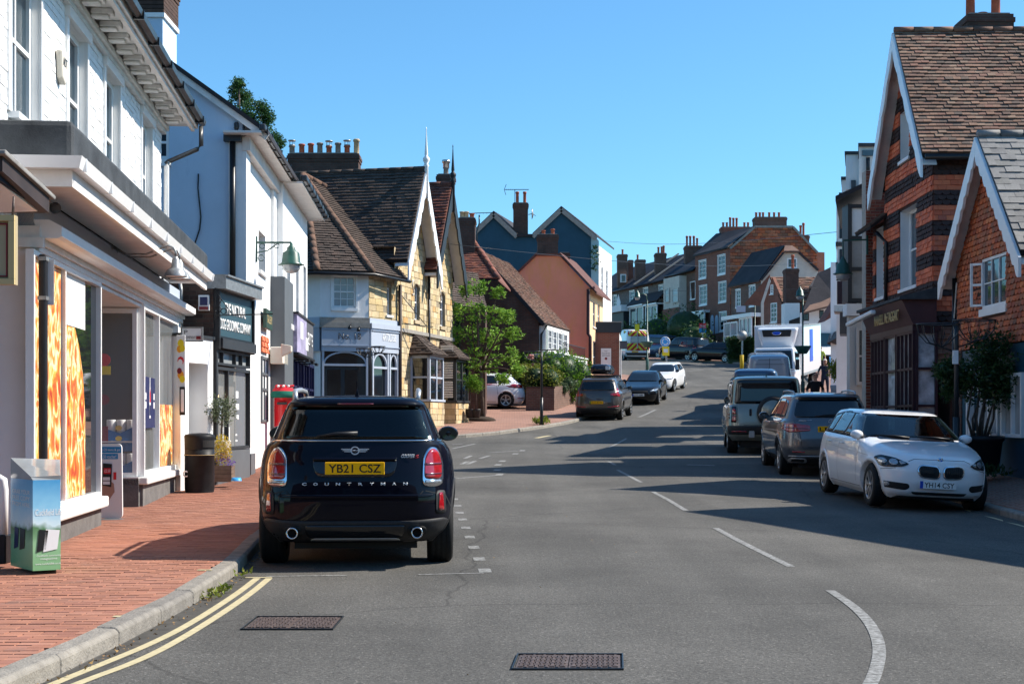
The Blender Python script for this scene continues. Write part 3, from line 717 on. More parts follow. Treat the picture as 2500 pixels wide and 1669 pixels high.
M('seat_grey',(.045,.047,.05),.8)
ag = M('auto_glass',(.5,.5,.5));an = ag.node_tree.nodes;al = ag.node_tree.links;tp = an.new('ShaderNodeBsdfTransparent');tp.inputs[0].default_value = (.34,.46,.46,1);gl = an.new('ShaderNodeBsdfGlossy');gl.inputs['Roughness'].default_value = .01
fr_ = an.new('ShaderNodeFresnel');fr_.inputs[0].default_value = 1.55;mi = an.new('ShaderNodeMixShader');al.new(fr_.outputs[0],mi.inputs[0]);al.new(tp.outputs[0],mi.inputs[1]);al.new(gl.outputs[0],mi.inputs[2]);al.new(mi.outputs[0],an['Material Output'].inputs['Surface'])
class Car:
    def __init__(s,name,label,cat,levels,paint,pos,heading,group='cars parked along the street',wb=(1.35,-1.32),wr=.33,track=None,ww=.225,rough=6,roll=0,nu=88,arch=None,rim='alloy',spokes=5,archmat=None,pitch=None,rimr=None):
        s.root = thing(name,label,cat,pos,group,heading)
        s.root.rotation_euler = (pitch if pitch is not None else 0,roll,heading)
        L = []
        for a,b in zip(levels,levels[1:]):
            for k in range(rough):t = k/rough;L.append([x+(y-x)*t for x,y in zip(a,b)])
        L.append(list(levels[-1]))
        for _ in range(3):
            L = [L[0]]+[[(a+2*b+c)/4 for a,b,c in zip(L[i-1],L[i],L[i+1])] for i in range(1,len(L)-1)]+[L[-1]]
        s.L = L;s.hw = max(l[3] for l in L);s.wb = wb;s.wr = wr
        mb = MB();n = nu
        for l in L:
            for k in range(n):
                x,y = s.ring(l,2*math.pi*k/n);mb.v.append((x,y,l[0]))
        top = L[-1]
        for f in (.7,.35):
            for k in range(n):
                x,y = s.ring(top,2*math.pi*k/n);yc = (top[1]+top[2])/2;mb.v.append((x*f,yc+(y-yc)*f,top[0]+.022*(1-f)))
        rings = len(L)+2;A = arch or wr+.045;fs = []
        for i in range(rings-1):
            for k in range(n):
                q = (i*n+k,i*n+(k+1) % n,(i+1)*n+(k+1) % n,(i+1)*n+k)
                c = [sum(mb.v[j][a] for j in q)/4 for a in range(3)]
                if abs(c[0]) > s.hw-.34 and any(math.hypot(c[1]-wy,c[2]-wr) < A for wy in wb):continue
                fs.append(q)
        fs.append(tuple((rings-1)*n+k for k in range(n)))
        mb.f = fs;mb.sm = [True]*len(fs)
        s.body = mb.build('body',paint,s.root,world=False);s.paint = paint
        # arch lips and wells
        well = MB()
        for wy in wb:
            for sd in (-1,1):
                ar = MB();N = 22;r0,r1 = A-.012,A+.045;vs = [];fs2 = []
                for i in range(N+1):
                    t = math.pi*(-.12+1.24*i/N); 
                    for (rr,dx) in ((r0,-.22),(r0,.004),(r1,.010),(r1+.012,-.01)):
                        y = wy+rr*math.cos(t);z = wr+rr*math.sin(t);z = max(z,L[0][0]-.01)
                        vs.append((sd*(s.sx(y,z)+dx),y,z))
                for i in range(N):
                    for j in range(3):fs2.append((i*4+j,i*4+j+1,i*4+j+5,i*4+j+4))
                ar.add(vs,fs2,True);ar.build('wheel_arch',archmat or paint,s.root,world=False)
                well.box(min(sd*(s.hw-.46),sd*(s.hw-.36)),wy-A,.18,max(sd*(s.hw-.46),sd*(s.hw-.36)),wy+A,wr+A)
        well.box(-s.hw+.36,L[0][1]+.12,.17,s.hw-.36,L[0][2]-.12,.5);well.build('underbody','black_matt',s.root,world=False)
        rr = rimr or wr*.66;tk = track or s.hw-.03
        for wy in wb:
            for sd in (-1,1):s.wheel(sd*min(tk,s.sx(wy,wr+.12)-.008),wy,sd,wr,ww,rr,rim,spokes)
    def wheel(s,x,y,sd,r,w,rr,rim,spokes):
        t = MB();o = x;i = x-sd*w
        prof = [(rr,o-sd*.02),(rr+.01,o-sd*.006),(r-.035,o),(r-.008,o-sd*.018),(r,o-sd*.04),(r,i+sd*.04),(r-.02,i),(rr,i+sd*.01)]
        t.lathe((0,y,r),prof,36,'x',caps=False)
        for k in range(4):
            xx = o-sd*(.05+k*(w-.1)/3);t.lathe((0,y,r),[(r+.002,xx-.014),(r+.004,xx),(r+.002,xx+.014)],36,'x',caps=False)
        wo = t.build('wheel','tyre',s.root,world=False)
        m = MB();m.lathe((0,y,r),[(rr+.004,o-sd*.012),(rr-.014,o-sd*.012),(rr-.03,o-sd*.05),(.03,o-sd*.075)],30,'x',caps=False)
        m.lathe((0,y,r),[(.001,o-sd*.02),(.035,o-sd*.02),(.045,o-sd*.05)],14,'x',caps=False)
        hub = m.build('wheel_rim','alloy_dark',wo,world=False)
        m = MB();m.lathe((0,y,r),[(rr+.006,o-sd*.008),(rr-.016,o-sd*.006),(rr-.022,o-sd*.022)],30,'x',caps=False);m.lathe((0,y,r),[(.001,o-sd*.014),(.04,o-sd*.016),(.05,o-sd*.04)],14,'x',caps=False)
        for k in range(spokes):
            for dt in ((-.11,.11) if spokes <= 7 else (0,)):
                a = 2*math.pi*k/spokes+.3+dt;c,d = math.cos(a),math.sin(a)
                m.bar((o-sd*.030,y+c*.03,r+d*.03),(o-sd*.016,y+c*(rr-.012),r+d*(rr-.012)),.024 if spokes <= 7 else .03,.022,up=(1,0,0))
        m.build('spokes',rim,wo,world=False)
    def ring(s,l,t):
        z,yr,yf,hw,nr,nf = l;yc = (yr+yf)/2;a = (yf-yr)/2;c,d = math.cos(t),math.sin(t);n = nf if d > 0 else nr
        return (hw*math.copysign(abs(c)**(2/n),c),yc+a*math.copysign(abs(d)**(2/(n*1.7+.6)),d))
    def at(s,z):
        L = s.L
        if z <= L[0][0]:return L[0]
        for a,b in zip(L,L[1:]):
            if z <= b[0]:t = (z-a[0])/max(b[0]-a[0],1e-6);return [p+(q-p)*t for p,q in zip(a,b)]
        return L[-1]
    def sx(s,y,z):
        _,yr,yf,hw,nr,nf = s.at(z);yc = (yr+yf)/2;a = (yf-yr)/2;n = nf if y > yc else nr
        q = min(abs((y-yc)/a),1);return hw*(1-q**(n*1.7+.6))**(1/n)
    def sy(s,x,z,sgn):
        _,yr,yf,hw,nr,nf = s.at(z);yc = (yr+yf)/2;a = (yf-yr)/2;n = nf if sgn > 0 else nr
        q = min(abs(x/hw),1);return yc+sgn*a*(1-q**n)**(1/(n*1.7+.6))
    def P(s,side,a,z,off):
        if side in 'LR':sd = -1 if side == 'L' else 1;return V3((sd*(s.sx(a,z)+off),a,z))
        sg = 1 if side == 'F' else -1;return V3((a,s.sy(a,z,sg)+sg*off,z))
    def panel(s,name,mat,side,poly,off=.006,n=14,m=7,r=.02,parent=None,skirt=.03,label=None,inset=0):
        """a sheet of the polygon laid on the shell; side L/R in (y,z), F/B in (x,z), S both sides"""
        if side == 'S':
            s.panel(name,mat,'L',poly,off,n,m,r,parent,skirt);return s.panel(name,mat,'R',poly,off,n,m,r,parent,skirt)
        P = roundp(poly,r) if r else poly;x0 = min(p[0] for p in P);x1 = max(p[0] for p in P);vs = [];mb = MB()
        cols = []
        for i in range(n+1):
            f = i/n;f = .5-.5*math.cos(math.pi*f) if r else f
            x = x0+(x1-x0)*min(max(f,.002),.998);zs_ = []
            for j in range(len(P)):
                a,b = P[j],P[(j+1) % len(P)]
                if (a[0]-x)*(b[0]-x) <= 0 and abs(a[0]-b[0]) > 1e-9:t = (x-a[0])/(b[0]-a[0]);zs_.append(a[1]+(b[1]-a[1])*t)
            cols.append((x,min(zs_),max(zs_)))
        for x,za,zb in cols:
            for j in range(m+1):vs.append(s.P(side,x,za+(zb-za)*j/m,off))
        w = m+1;fs = [(i*w+j,i*w+j+1,(i+1)*w+j+1,(i+1)*w+j) for i in range(n) for j in range(m)]
        edge = [i*w for i in range(n+1)]+[n*w+j for j in range(1,w)]+[i*w+m for i in range(n-1,-1,-1)]+[j for j in range(m-1,0,-1)]
        k0 = len(vs)
        for e in edge:
            k = e//w,e % w;x,za,zb = cols[k[0]];vs.append(s.P(side,x,za+(zb-za)*k[1]/m,off-skirt))
        ne = len(edge);fs2 = [(edge[i],edge[(i+1) % ne],k0+(i+1) % ne,k0+i) for i in range(ne)]
        mb.add(vs,fs,True);mb.f += fs2;mb.sm += [False]*len(fs2)
        o = mb.build(name,mat,parent or s.root,world=False)
        if label:o['label'] = label
        return o
    def cabin(s,cuts,seats,wheel_x=None,dash=None):
        """opens the shell behind the screens, adds a dark lining, seats, and clear tinted screens"""
        def inside(p,poly):
            c = False
            for i in range(len(poly)):
                (x0,y0),(x1,y1) = poly[i-1],poly[i]
                if (y0 > p[1]) != (y1 > p[1]) and p[0] < (x1-x0)*(p[1]-y0)/(y1-y0)+x0:c = not c
            return c
        lin = bpy.data.objects.new('cabin_lining',s.body.data.copy());COL.objects.link(lin);lin.parent = s.root;lin.data.materials.clear();lin.data.materials.append(MATS['seat_dark'])
        for v in lin.data.vertices:v.co = V3((v.co.x*.955,(v.co.y+.4)*.97-.4,(v.co.z-.9)*.965+.9))
        for o in (s.body,lin):
            bm = bmesh.new();bm.from_mesh(o.data);dl = []
            for f in bm.faces:
                c = f.calc_center_median()
                for side,poly in cuts:
                    if (c.y > -.2 if side == 'F' else c.y < -1.0) and inside((c.x,c.z),poly):dl.append(f);break
            bmesh.ops.delete(bm,geom=dl,context='FACES');bm.to_mesh(o.data);bm.free()
        for side,poly in cuts:
            P = poly+[poly[0]];s.lines([(side,P)],.055,'gloss_black',.004,'window_seal')
            s.panel('windscreen' if side == 'F' else 'rear_window','auto_glass',side,poly,.010,20,8,.04,skirt=.004)
        for (x,y,z) in seats:
            m = MB();m.hexa([(x-.24,y-.06,.5),(x+.24,y-.06,.5),(x+.24,y+.12,.5),(x-.24,y+.12,.5),(x-.19,y-.14,z),(x+.19,y-.14,z),(x+.19,y-.04,z),(x-.19,y-.04,z)]);st = m.build('seat','seat_grey',s.root,world=False,bevel=.05,seg=2)
            m = MB();m.sphere((x,y-.10,z+.11),1,12,8,.135,.06,.105);m.build('headrest','seat_grey',st,world=False)
        if wheel_x is not None:
            m = MB();m.tube([(wheel_x+.18*math.cos(k*.3927),.52-.07*math.sin(k*.3927),.93+.17*math.sin(k*.3927)) for k in range(17)],.016,8,False);m.bar((wheel_x-.17,.52,.93),(wheel_x+.17,.52,.93),.03);m.build('steering_wheel','black_plastic',s.root,world=False)
        m = MB();m.box(-.66,.55,.6,.66,1.0,.93);m.build('dashboard','seat_dark',s.root,world=False,bevel=.04)
        m = MB();m.box(-.09,.18,1.26,.09,.21,1.33);m.build('interior_mirror','black',s.root,world=False,bevel=.01)
    def lines(s,L,w=.007,mat='black_matt',off=.0015,name='door_gap'):
        """shut lines: (side, [(a,z),...])"""
        mb = MB()
        for side,pts in L:
            for sd in ('LR' if side == 'S' else side):
                P = []
                for a,b in zip(pts,pts[1:]):
                    for k in range(8):P.append((a[0]+(b[0]-a[0])*k/8,a[1]+(b[1]-a[1])*k/8))
                P.append(pts[-1]);vs = []
                for i,p in enumerate(P):
                    a = P[max(i-1,0)];b = P[min(i+1,len(P)-1)];dx,dz = b[0]-a[0],b[1]-a[1];q = math.hypot(dx,dz) or 1;nx,nz = -dz/q*w/2,dx/q*w/2
                    vs += [s.P(sd,p[0]+nx,p[1]+nz,off),s.P(sd,p[0]-nx,p[1]-nz,off)]
                mb.add(vs,[(2*i,2*i+1,2*i+3,2*i+2) for i in range(len(P)-1)],True)
        return mb.build(name,mat,s.root,world=False)
    def plate(s,side,x,z,body,mat,w=.52,h=.111,tilt=0,eu=False,off=.012):
        sg = 1 if side == 'F' else -1;y = s.sy(x,z,sg)+sg*off;mb = MB()
        mb.box(x-w/2,min(y,y+sg*.008),z-h/2,x+w/2,max(y,y+sg*.008),z+h/2);pl = mb.build('number_plate',mat,s.root,world=False,bevel=.004)
        PL = Plane((0,y+sg*.0085),(1,0),flip=(sg > 0))
        u0,u1 = x-w*.44,x+w*.44
        if eu:
            e = MB();xx = (x+w/2-.045,x+w/2) if sg > 0 else (x-w/2,x-w/2+.045);e.box(xx[0],min(y+sg*.008,y+sg*.0095),z-h/2+.003,xx[1],max(y+sg*.008,y+sg*.0095),z+h/2-.003);e.build('plate_band','plate_blue' if eu is True else eu,pl,world=False)
            if sg > 0:u1 = x+w*.38
            else:u0 = x-w*.38
        t = text(body,None,PL,(u0,z-.037,u1,z+.037),'black','plate_number',d=.001,extrude=0,bold=.012);t.parent = pl
        return pl
    def ltext(s,body,side,rect,mat,name='badge_lettering',off=.006,slant=0,bold=.01,parent=None):
        sg = 1 if side == 'F' else -1;zc = (rect[1]+rect[3])/2;y = s.sy((rect[0]+rect[2])/2,zc,sg)+sg*off
        t = text(body,None,Plane((0,y),(1,0),flip=(sg > 0)),rect,mat,name,d=0,extrude=.003,slant=slant,bold=bold);t.parent = parent or s.root;return t
    def mirror(s,y,z,mat,w=.20,h=.15,glass=None,out=.10,facing=None):
        for sd in (-1,1):
            x = s.sx(y,z)+out;m = MB();m.sphere((sd*x,y,z),1,16,10,w/2,.085,h/2)
            m.bar((sd*(x-w*.5-.06),y+.01,z-h*.25),(sd*(x-.04),y+.01,z-h*.2),.03,.04)
            b = m.build('wing_mirror',mat,s.root,world=False)
            g = MB();N = 20; 
            vs = [(sd*x,y-.080,z)]+[(sd*x+w*.43*math.cos(2*math.pi*k/N),y-.079,z+h*.43*math.sin(2*math.pi*k/N)) for k in range(N)]
            g.add(vs,[(0,1+k,1+(k+1) % N) for k in range(N)]);g.build('mirror_glass','mirror_tint',b,world=False)
    def rails(s,y0,y1,x,z,mat='silver_trim',h=.05,zoff=0):
        for sd in (-1,1):
            m = MB();pts = [(sd*x,y0,z-.03),(sd*x,y0+.03,z+h*.6),(sd*x,y0+.12,z+h),(sd*x,(y0+y1)/2,z+h+.015),(sd*x,y1-.12,z+h),(sd*x,y1,z-.03)];m.tube(pts,.019,8);m.build('roof_rail',mat,s.root,world=False)
    def wiper(s,x0,z0,x1,z1,side='B'):
        m = MB();m.tube([s.P(side,x0,z0,.03),s.P(side,(x0+x1)/2,(z0+z1)/2+.01,.04),s.P(side,x1,z1,.02)],[.022,.016,.006],8);m.build('wiper','black_plastic',s.root,world=False)
    def fin(s,y,z,mat):
        m = MB();m.hexa([(-.02,y-.08,z),(.02,y-.08,z),(.02,y+.08,z-.01),(-.02,y+.08,z-.01),(-.004,y-.07,z+.075),(.004,y-.07,z+.075),(.006,y-.02,z+.05),(-.006,y-.02,z+.05)]);m.tube([(0,y-.05,z+.06),(0,y-.12,z+.14)],.004,6);m.build('aerial',mat,s.root,world=False,bevel=.004)
    def pipe(s,x,z,r,y,mat='chrome',w=None):
        m = MB();m.lathe((x,y,z),[(r*.8,.12),(r,.1),(r,0),(r*.80,-.004),(r*.76,.05)],20,'y',caps=False)
        if w:
            k0 = 0
            m.v = [(x+(v[0]-x)*w,v[1],v[2]) for v in m.v]
        o = m.build('exhaust_tip',mat,s.root,world=False)
        b = MB();b.lathe((x,y,z),[(.001,.06),(r*.78,.06)],16,'y',caps=False)
        if w:b.v = [(x+(v[0]-x)*w,v[1],v[2]) for v in b.v]
        b.build('bore','black_matt',o,world=False)

def onroad(x,y,dz=0):return (x,y,gz(x,y)+dz)
def slope(y,h=0):return math.atan((zp(y+1.5)-zp(y-1.5))/3)*(1 if abs(h) < 1.6 else -1)

# ---- the dark hatchback in front: seen square on from behind
c = Car('parked_car','dark navy hatchback in front with silver roof rails, seen from behind','car',
        [(.235,-1.93,1.90,.74,5,4),(.33,-2.08,2.08,.84,4.5,3.6),(.45,-2.135,2.13,.895,4.2,3.4),(.62,-2.15,2.14,.91,4.0,3.3),(.80,-2.125,2.12,.905,3.9,3.2),(.94,-2.09,2.02,.893,3.9,3.1),
         (1.04,-2.055,1.70,.865,4.0,3.2),(1.10,-2.035,1.02,.82,4.2,4),(1.135,-2.025,.92,.775,4.6,5),(1.17,-2.00,.86,.755,5,5),(1.42,-1.87,.35,.650,5,5),(1.47,-1.90,.22,.625,5,5),(1.515,-1.86,.05,.575,4.5,4.5),(1.535,-1.66,-.10,.48,4,4)],
        'paint_navy',(-1.535,14.70,gz(-1.4,14.6)),R(4.2),wb=(1.32,-1.35),wr=.345,track=.915,ww=.235,archmat='trim_grey',spokes=5,nu=120,pitch=slope(14.7))
mini = c
c.cabin([('B',[(-.665,1.155),(.665,1.155),(.575,1.44),(-.575,1.44)]),('F',[(-.68,1.18),(.68,1.18),(.58,1.40),(-.58,1.40)])],[(-.36,.0,1.12),(.36,.0,1.12),(-.42,-.95,1.06),(.42,-.95,1.06)],.36)
c.panel('spoiler','paint_navy','B',[(-.60,1.448),(.60,1.448),(.56,1.50),(-.56,1.50)],.045,24,4,.02,skirt=.09)
c.panel('brake_light','lamp_red_dark','B',[(-.16,1.458),(.16,1.458),(.16,1.472),(-.16,1.472)],.052,6,1,0)
c.panel('chrome_strip','chrome','B',[(-.735,1.137),(.735,1.137),(.733,1.149),(-.733,1.149)],.008,30,1,0)
c.panel('chrome_strip','chrome','S',[(-1.93,1.13),(.95,1.09),(.95,1.10),(-1.93,1.142)],.006,20,1,0)
c.panel('side_window','car_glass','S',[(-1.75,1.165),(-.42,1.155),(-.42,1.43),(-1.62,1.42)],.006,14,6,.04)
c.panel('side_window','car_glass','S',[(-.36,1.155),(.78,1.14),(.30,1.42),(-.36,1.43)],.006,14,6,.04)
for sg in (-1,1):
    q = lambda pts:[(sg*x,z) for x,z in pts]
    tb = c.panel('tail_light','chrome','B',q([(.595,.775),(.60,1.0),(.655,1.09),(.735,1.075),(.782,.96),(.782,.765),(.735,.735),(.62,.735)]),.010,18,9,.05)
    c.panel('lens','lamp_red','B',q([(.615,.805),(.62,.99),(.665,1.075),(.73,1.06),(.768,.95),(.768,.80)]),.020,16,8,.045,parent=tb)
    c.panel('lens_bar','lamp_red_dark','B',q([(.62,.925),(.62,.945),(.768,.945),(.768,.925)]),.024,8,2,0,parent=tb)
    c.panel('lens_bar','lamp_red_dark','B',q([(.62,.84),(.62,.855),(.768,.855),(.768,.84)]),.024,8,2,0,parent=tb)
    c.panel('reversing_lens','lamp_clear','B',q([(.62,.765),(.62,.795),(.765,.795),(.765,.765)]),.018,8,2,.01,parent=tb)
    fb = c.panel('bumper_vent','trim_grey','B',q([(.715,.49),(.715,.70),(.80,.70),(.81,.49)]),.008,10,5,.03)
    c.panel('rear_reflector','lamp_red','B',q([(.74,.52),(.742,.68),(.782,.68),(.79,.52)]),.016,6,5,.012,parent=fb)
    c.pipe(sg*.545,.335,.052,-2.15)
    c.panel('exhaust_recess','black_matt','B',q([(.46,.285),(.46,.39),(.63,.39),(.63,.285)]),.012,10,4,.045)
c.panel('bumper_cladding','trim_grey','B',[(-.76,.245),(.76,.245),(.85,.40),(.80,.455),(.50,.440),(-.50,.440),(-.80,.455),(-.85,.40)],.010,40,6,.04)
c.panel('bumper_insert','gloss_black','B',[(-.42,.285),(.42,.285),(.44,.40),(-.44,.40)],.020,20,5,.02)
c.panel('skid_plate','silver_trim','B',[(-.40,.252),(.40,.252),(.38,.278),(-.38,.278)],.018,14,2,.008)
c.panel('side_cladding','trim_grey','S',[(-.96,.245),(.92,.245),(.92,.34),(-.96,.34)],.006,10,3,.01)
c.panel('bumper_ledge','paint_navy','B',[(-.66,.645),(.66,.645),(.70,.672),(-.70,.672)],.022,24,3,.01)
rec = c.panel('plate_recess','gloss_black','B',[(-.34,.825),(-.38,.99),(.38,.99),(.34,.825)],.006,18,5,.06)
c.panel('plate_grip','paint_navy','B',[(-.37,.972),(-.37,.995),(.37,.995),(.37,.972)],.035,14,2,.01)
c.plate('B',0,.90,'YB21 CSZ','plate_yellow')
mw = MB()
yb = c.sy(0,1.055,-1)-.012
for sg in (-1,1):
    for k,zz in enumerate((1.068,1.057,1.046)):mw.box(min(sg*.035,sg*(.122-.014*k)),yb-.003,zz-.003,max(sg*.035,sg*(.122-.014*k)),yb+.004,zz+.003)
for k in range(24):
    a,b = 2*math.pi*k/24,2*math.pi*(k+1)/24;mw.add([(r_*math.cos(t),yb-.004,1.055+r_*.92*math.sin(t)) for r_,t in ((.030,a),(.030,b),(.040,b),(.040,a))],[(0,1,2,3)])
bd = mw.build('winged_badge','badge_silver',c.root,world=False)
c.ltext('MINI','B',(-.026,1.048,.026,1.062),'chrome',off=.016,parent=bd)
for i,ch in enumerate('COUNTRYMAN'):
    xx = -.44+i*.098;c.ltext(ch,'B',(xx-.019,.752,xx+.019,.777),'badge_silver',off=.010,bold=.03)
c.ltext('COOPER','B',(.405,.990,.525,1.022),'badge_silver',slant=.35,off=.012,bold=.03);c.ltext('S','B',(.530,.985,.560,1.015),'sign_redx',slant=.3,off=.008)
c.lines([('B',[(-.82,1.14),(-.60,.70),(-.56,.655),(.56,.655),(.60,.70),(.82,1.14)][1:5]),('S',[(-1.0,.4),(-.95,1.14)]),('S',[(.02,.35),(-.02,1.14)]),('S',[(.95,.4),(1.0,1.08)]),('B',[(-.86,.53),(-.80,.655),(-.62,.70)]),('B',[(.86,.53),(.80,.655),(.62,.70)])],.008)
c.mirror(.66,1.155,'gloss_black',.22,.16,out=.17)
for sg in (-1,1):
    m = MB();m.tube([(sg*.555,-1.60,1.49),(sg*.56,-1.57,1.555),(sg*.565,-1.49,1.585),(sg*.565,-.8,1.60),(sg*.565,-.15,1.59),(sg*.56,0,1.50)],.024,10);m.build('roof_rail','silver_trim',c.root,world=False)
c.wiper(.02,1.205,-.34,1.18);c.fin(-1.5,1.535,'paint_navy')

# ---- white hatchback facing the camera on the right
bm_lv = [(.17,-2.02,1.98,.77,4,3.2),(.25,-2.12,2.10,.84,4,2.9),(.40,-2.15,2.155,.875,4,2.7),(.58,-2.16,2.15,.885,4,2.6),(.70,-2.15,2.10,.882,4,2.5),(.79,-2.13,1.98,.872,4,2.5),(.86,-2.10,1.72,.86,4,2.7),
         (.915,-2.07,1.38,.845,4,3.2),(.955,-2.05,1.05,.825,4.2,3.8),(.985,-2.04,.93,.80,4.5,4),(1.02,-2.02,.86,.775,4.5,4.2),(1.33,-1.80,.22,.625,4.5,4.2),(1.375,-1.72,.06,.585,4.5,4.2),(1.405,-1.45,-.15,.50,4,4)]
c = Car('parked_car','white hatchback facing the camera with twin kidney grilles','car',bm_lv,'paint_white_car',(6.02,22.45,gz(6.3,22.4)+.02),R(181.0),wb=(1.40,-1.29),wr=.315,track=.875,ww=.215,roll=R(-2.6),spokes=7,nu=120,pitch=-slope(22.4))
c.cabin([('F',[(-.735,1.0),(.735,1.0),(.60,1.345),(-.60,1.345)]),('B',[(-.66,1.04),(.66,1.04),(.58,1.30),(-.58,1.30)])],[(-.36,-.12,1.02),(.36,-.12,1.02),(-.4,-.95,.98),(.4,-.95,.98)],.36)
c.panel('window_surround','black_plastic','S',[(-1.72,1.01),(.72,.965),(.78,.985),(.16,1.335),(-1.0,1.365),(-1.52,1.30)],.003,24,8,.05)
for pl in ([(-.30,1.0),(.62,.985),(.14,1.31),(-.26,1.335)],[(-1.12,1.01),(-.38,1.0),(-.33,1.335),(-1.02,1.33)],[(-1.56,1.04),(-1.19,1.02),(-1.10,1.32),(-1.44,1.26)]):c.panel('side_window','glass_blue','S',pl,.009,14,7,.03)
for sg in (-1,1):
    q = lambda pts:[(sg*x,z) for x,z in pts]
    k = c.panel('kidney_grille','chrome','F',q([(.028,.49),(.018,.58),(.045,.655),(.29,.668),(.345,.60),(.31,.50),(.26,.475),(.07,.465)]),.016,16,8,.04)
    c.panel('grille_mesh','black_matt','F',q([(.045,.50),(.036,.58),(.058,.638),(.28,.652),(.326,.598),(.295,.51),(.25,.492),(.08,.482)]),.022,16,8,.04,parent=k)
    for i in range(9):
        x = .07+i*.028;c.panel('grille_bar','gloss_black','F',q([(x,.51),(x+.006,.51),(x+.006,.635),(x,.635)]),.030,2,3,0,parent=k)
    h = c.panel('headlight','gloss_black','F',q([(.43,.665),(.52,.62),(.745,.60),(.80,.66),(.80,.735),(.74,.77),(.60,.745)]),.010,20,8,.03)
    for (hx,hz,hr) in ((.62,.682,.05),(.735,.69,.045)):
        pp = [(hx+hr*math.cos(t*math.pi/6),hz+hr*.9*math.sin(t*math.pi/6)) for t in range(12)];c.panel('lamp','lamp_clear','F',q(pp),.018,10,6,.0,parent=h)
    c.panel('lens','lamp_clear','F',q([(.47,.672),(.54,.645),(.56,.70),(.52,.70)]),.014,6,3,.01,parent=h)
    v = c.panel('lower_intake','black_matt','F',q([(.42,.33),(.47,.29),(.76,.315),(.775,.36),(.74,.405),(.44,.385)]),.008,16,5,.03)
    pp = [(.70+.035*math.cos(t*math.pi/6),.36+.033*math.sin(t*math.pi/6)) for t in range(12)];c.panel('fog_light','lamp_clear','F',q(pp),.016,10,6,0,parent=v)
c.panel('lower_grille','black_matt','F',[(-.40,.275),(.40,.275),(.36,.232),(-.36,.232)],.008,16,3,.01)
c.panel('lower_lip','black_matt','F',[(-.60,.165),(.60,.165),(.55,.205),(-.55,.205)],.012,16,3,.01)
c.plate('F',.05,.385,'YH14 CSY','plate_white',eu=True,off=.03)
lb = MB();yy = c.sy(0,.735,1)+.012;lb.lathe((0,yy-.01,.738),[(.001,.018),(.024,.018),(.032,.012),(.038,.012),(.040,0)],24,'y');b_ = lb.build('roundel','chrome',c.root,world=False)
for (a0,mt) in ((0,'plate_blue'),(1,'plate_white'),(2,'plate_blue'),(3,'plate_white')):
    g = MB();vs = [(0,yy+.0095,.738)]+[(.024*math.cos(math.pi/2*(a0+i/5)),yy+.0095,.738+.024*math.sin(math.pi/2*(a0+i/5))) for i in range(6)];g.add(vs,[(0,i,i+1) for i in range(1,6)]);g.build('roundel_quarter',mt,b_,world=False)
c.lines([('S',[(-.33,.28),(-.34,.97)]),('S',[(.78,.33),(.86,.94)]),('S',[(-1.20,.62),(-1.14,1.0)]),('S',[(-.95,.265),(.95,.265)]),('F',[(-.44,.70),(-.36,.735),(.36,.735),(.44,.70)]),('F',[(-.86,.50),(-.80,.56),(-.60,.60)]),('F',[(.86,.50),(.80,.56),(.60,.60)])],.007,'trim_grey')
c.lines([('S',[(-1.95,.80),(-1.2,.815),(.9,.76),(1.3,.74)])],.012,'silver_trim',.0005,'crease')
c.mirror(.60,1.02,'paint_white_car',.20,.14,out=.10)
for yy in (-.22,-1.05): 
    for sd in (-1,1):m = MB();m.tube([(sd*(c.sx(yy,.87)+.004),yy,.87),(sd*(c.sx(yy,.87)+.035),yy+.03,.872),(sd*(c.sx(yy+.18,.87)+.035),yy+.16,.872),(sd*(c.sx(yy+.18,.87)+.004),yy+.19,.87)],.012,6);m.build('door_handle','paint_white_car',c.root,world=False)
for x0 in (-.5,.12):c.wiper(x0,1.005,x0+.48,1.03,'F')

# ---- grey estate-like SUV (rear view) and others: one generic builder for rear-seen SUVs
def suv_levels(L,Wd,H,belt,sill=.24,hood=.95,cowl=.95,rear_rake=.22,top_w=.66,front_rake=.85,nr=4.6,roofn=5):
    h = L/2;w = Wd/2
    return [(sill,-h+.22,h-.2,w-.14,nr+1,3.6),(sill+.12,-h+.06,h-.05,w-.05,nr+.3,3.3),(sill+.28,-h,h,w-.01,nr,3.2),(.72,-h,h,w,nr-.2,3.1),(belt-.18,-h+.04,h-.04,w-.015,nr-.3,3.1),(belt-.08,-h+.07,h-.3,w-.03,nr-.2,3.3),
            (belt-.03,-h+.09,h-cowl+.25,w-.07,nr,4),(belt,-h+.11,h-cowl-.15,w-.10,nr,5),(belt+.04,-h+.13,h-cowl-.22,w-.12,nr+.2,5),
            (H-.14,-h+.13+rear_rake,h-cowl-front_rake,w*top_w+.03,roofn,roofn),(H-.07,-h+.10+rear_rake,h-cowl-front_rake-.15,w*top_w-.01,roofn,roofn),(H-.03,-h+.2+rear_rake,h-cowl-front_rake-.3,w*top_w-.06,4.5,4.5),(H-.012,-h+.4+rear_rake,h-cowl-front_rake-.5,w*top_w-.16,4,4)]
c = Car('parked_car','grey SUV with wide red tail lamps parked behind the white hatchback','car',suv_levels(4.66,1.89,1.63,1.12,.26,rear_rake=.30,top_w=.70),'paint_grey',(6.30,29.95,gz(6.3,29.9)),R(-3.5),wb=(1.42,-1.45),wr=.36,track=.925,ww=.24,nu=110,spokes=5,pitch=slope(30))
c.panel('rear_window','car_glass','B',[(-.70,1.15),(.70,1.15),(.60,1.50),(-.60,1.50)],.007,28,8,.09)
c.panel('spoiler','gloss_black','B',[(-.60,1.512),(.60,1.512),(.56,1.55),(-.56,1.55)],.04,24,3,.02,skirt=.08)
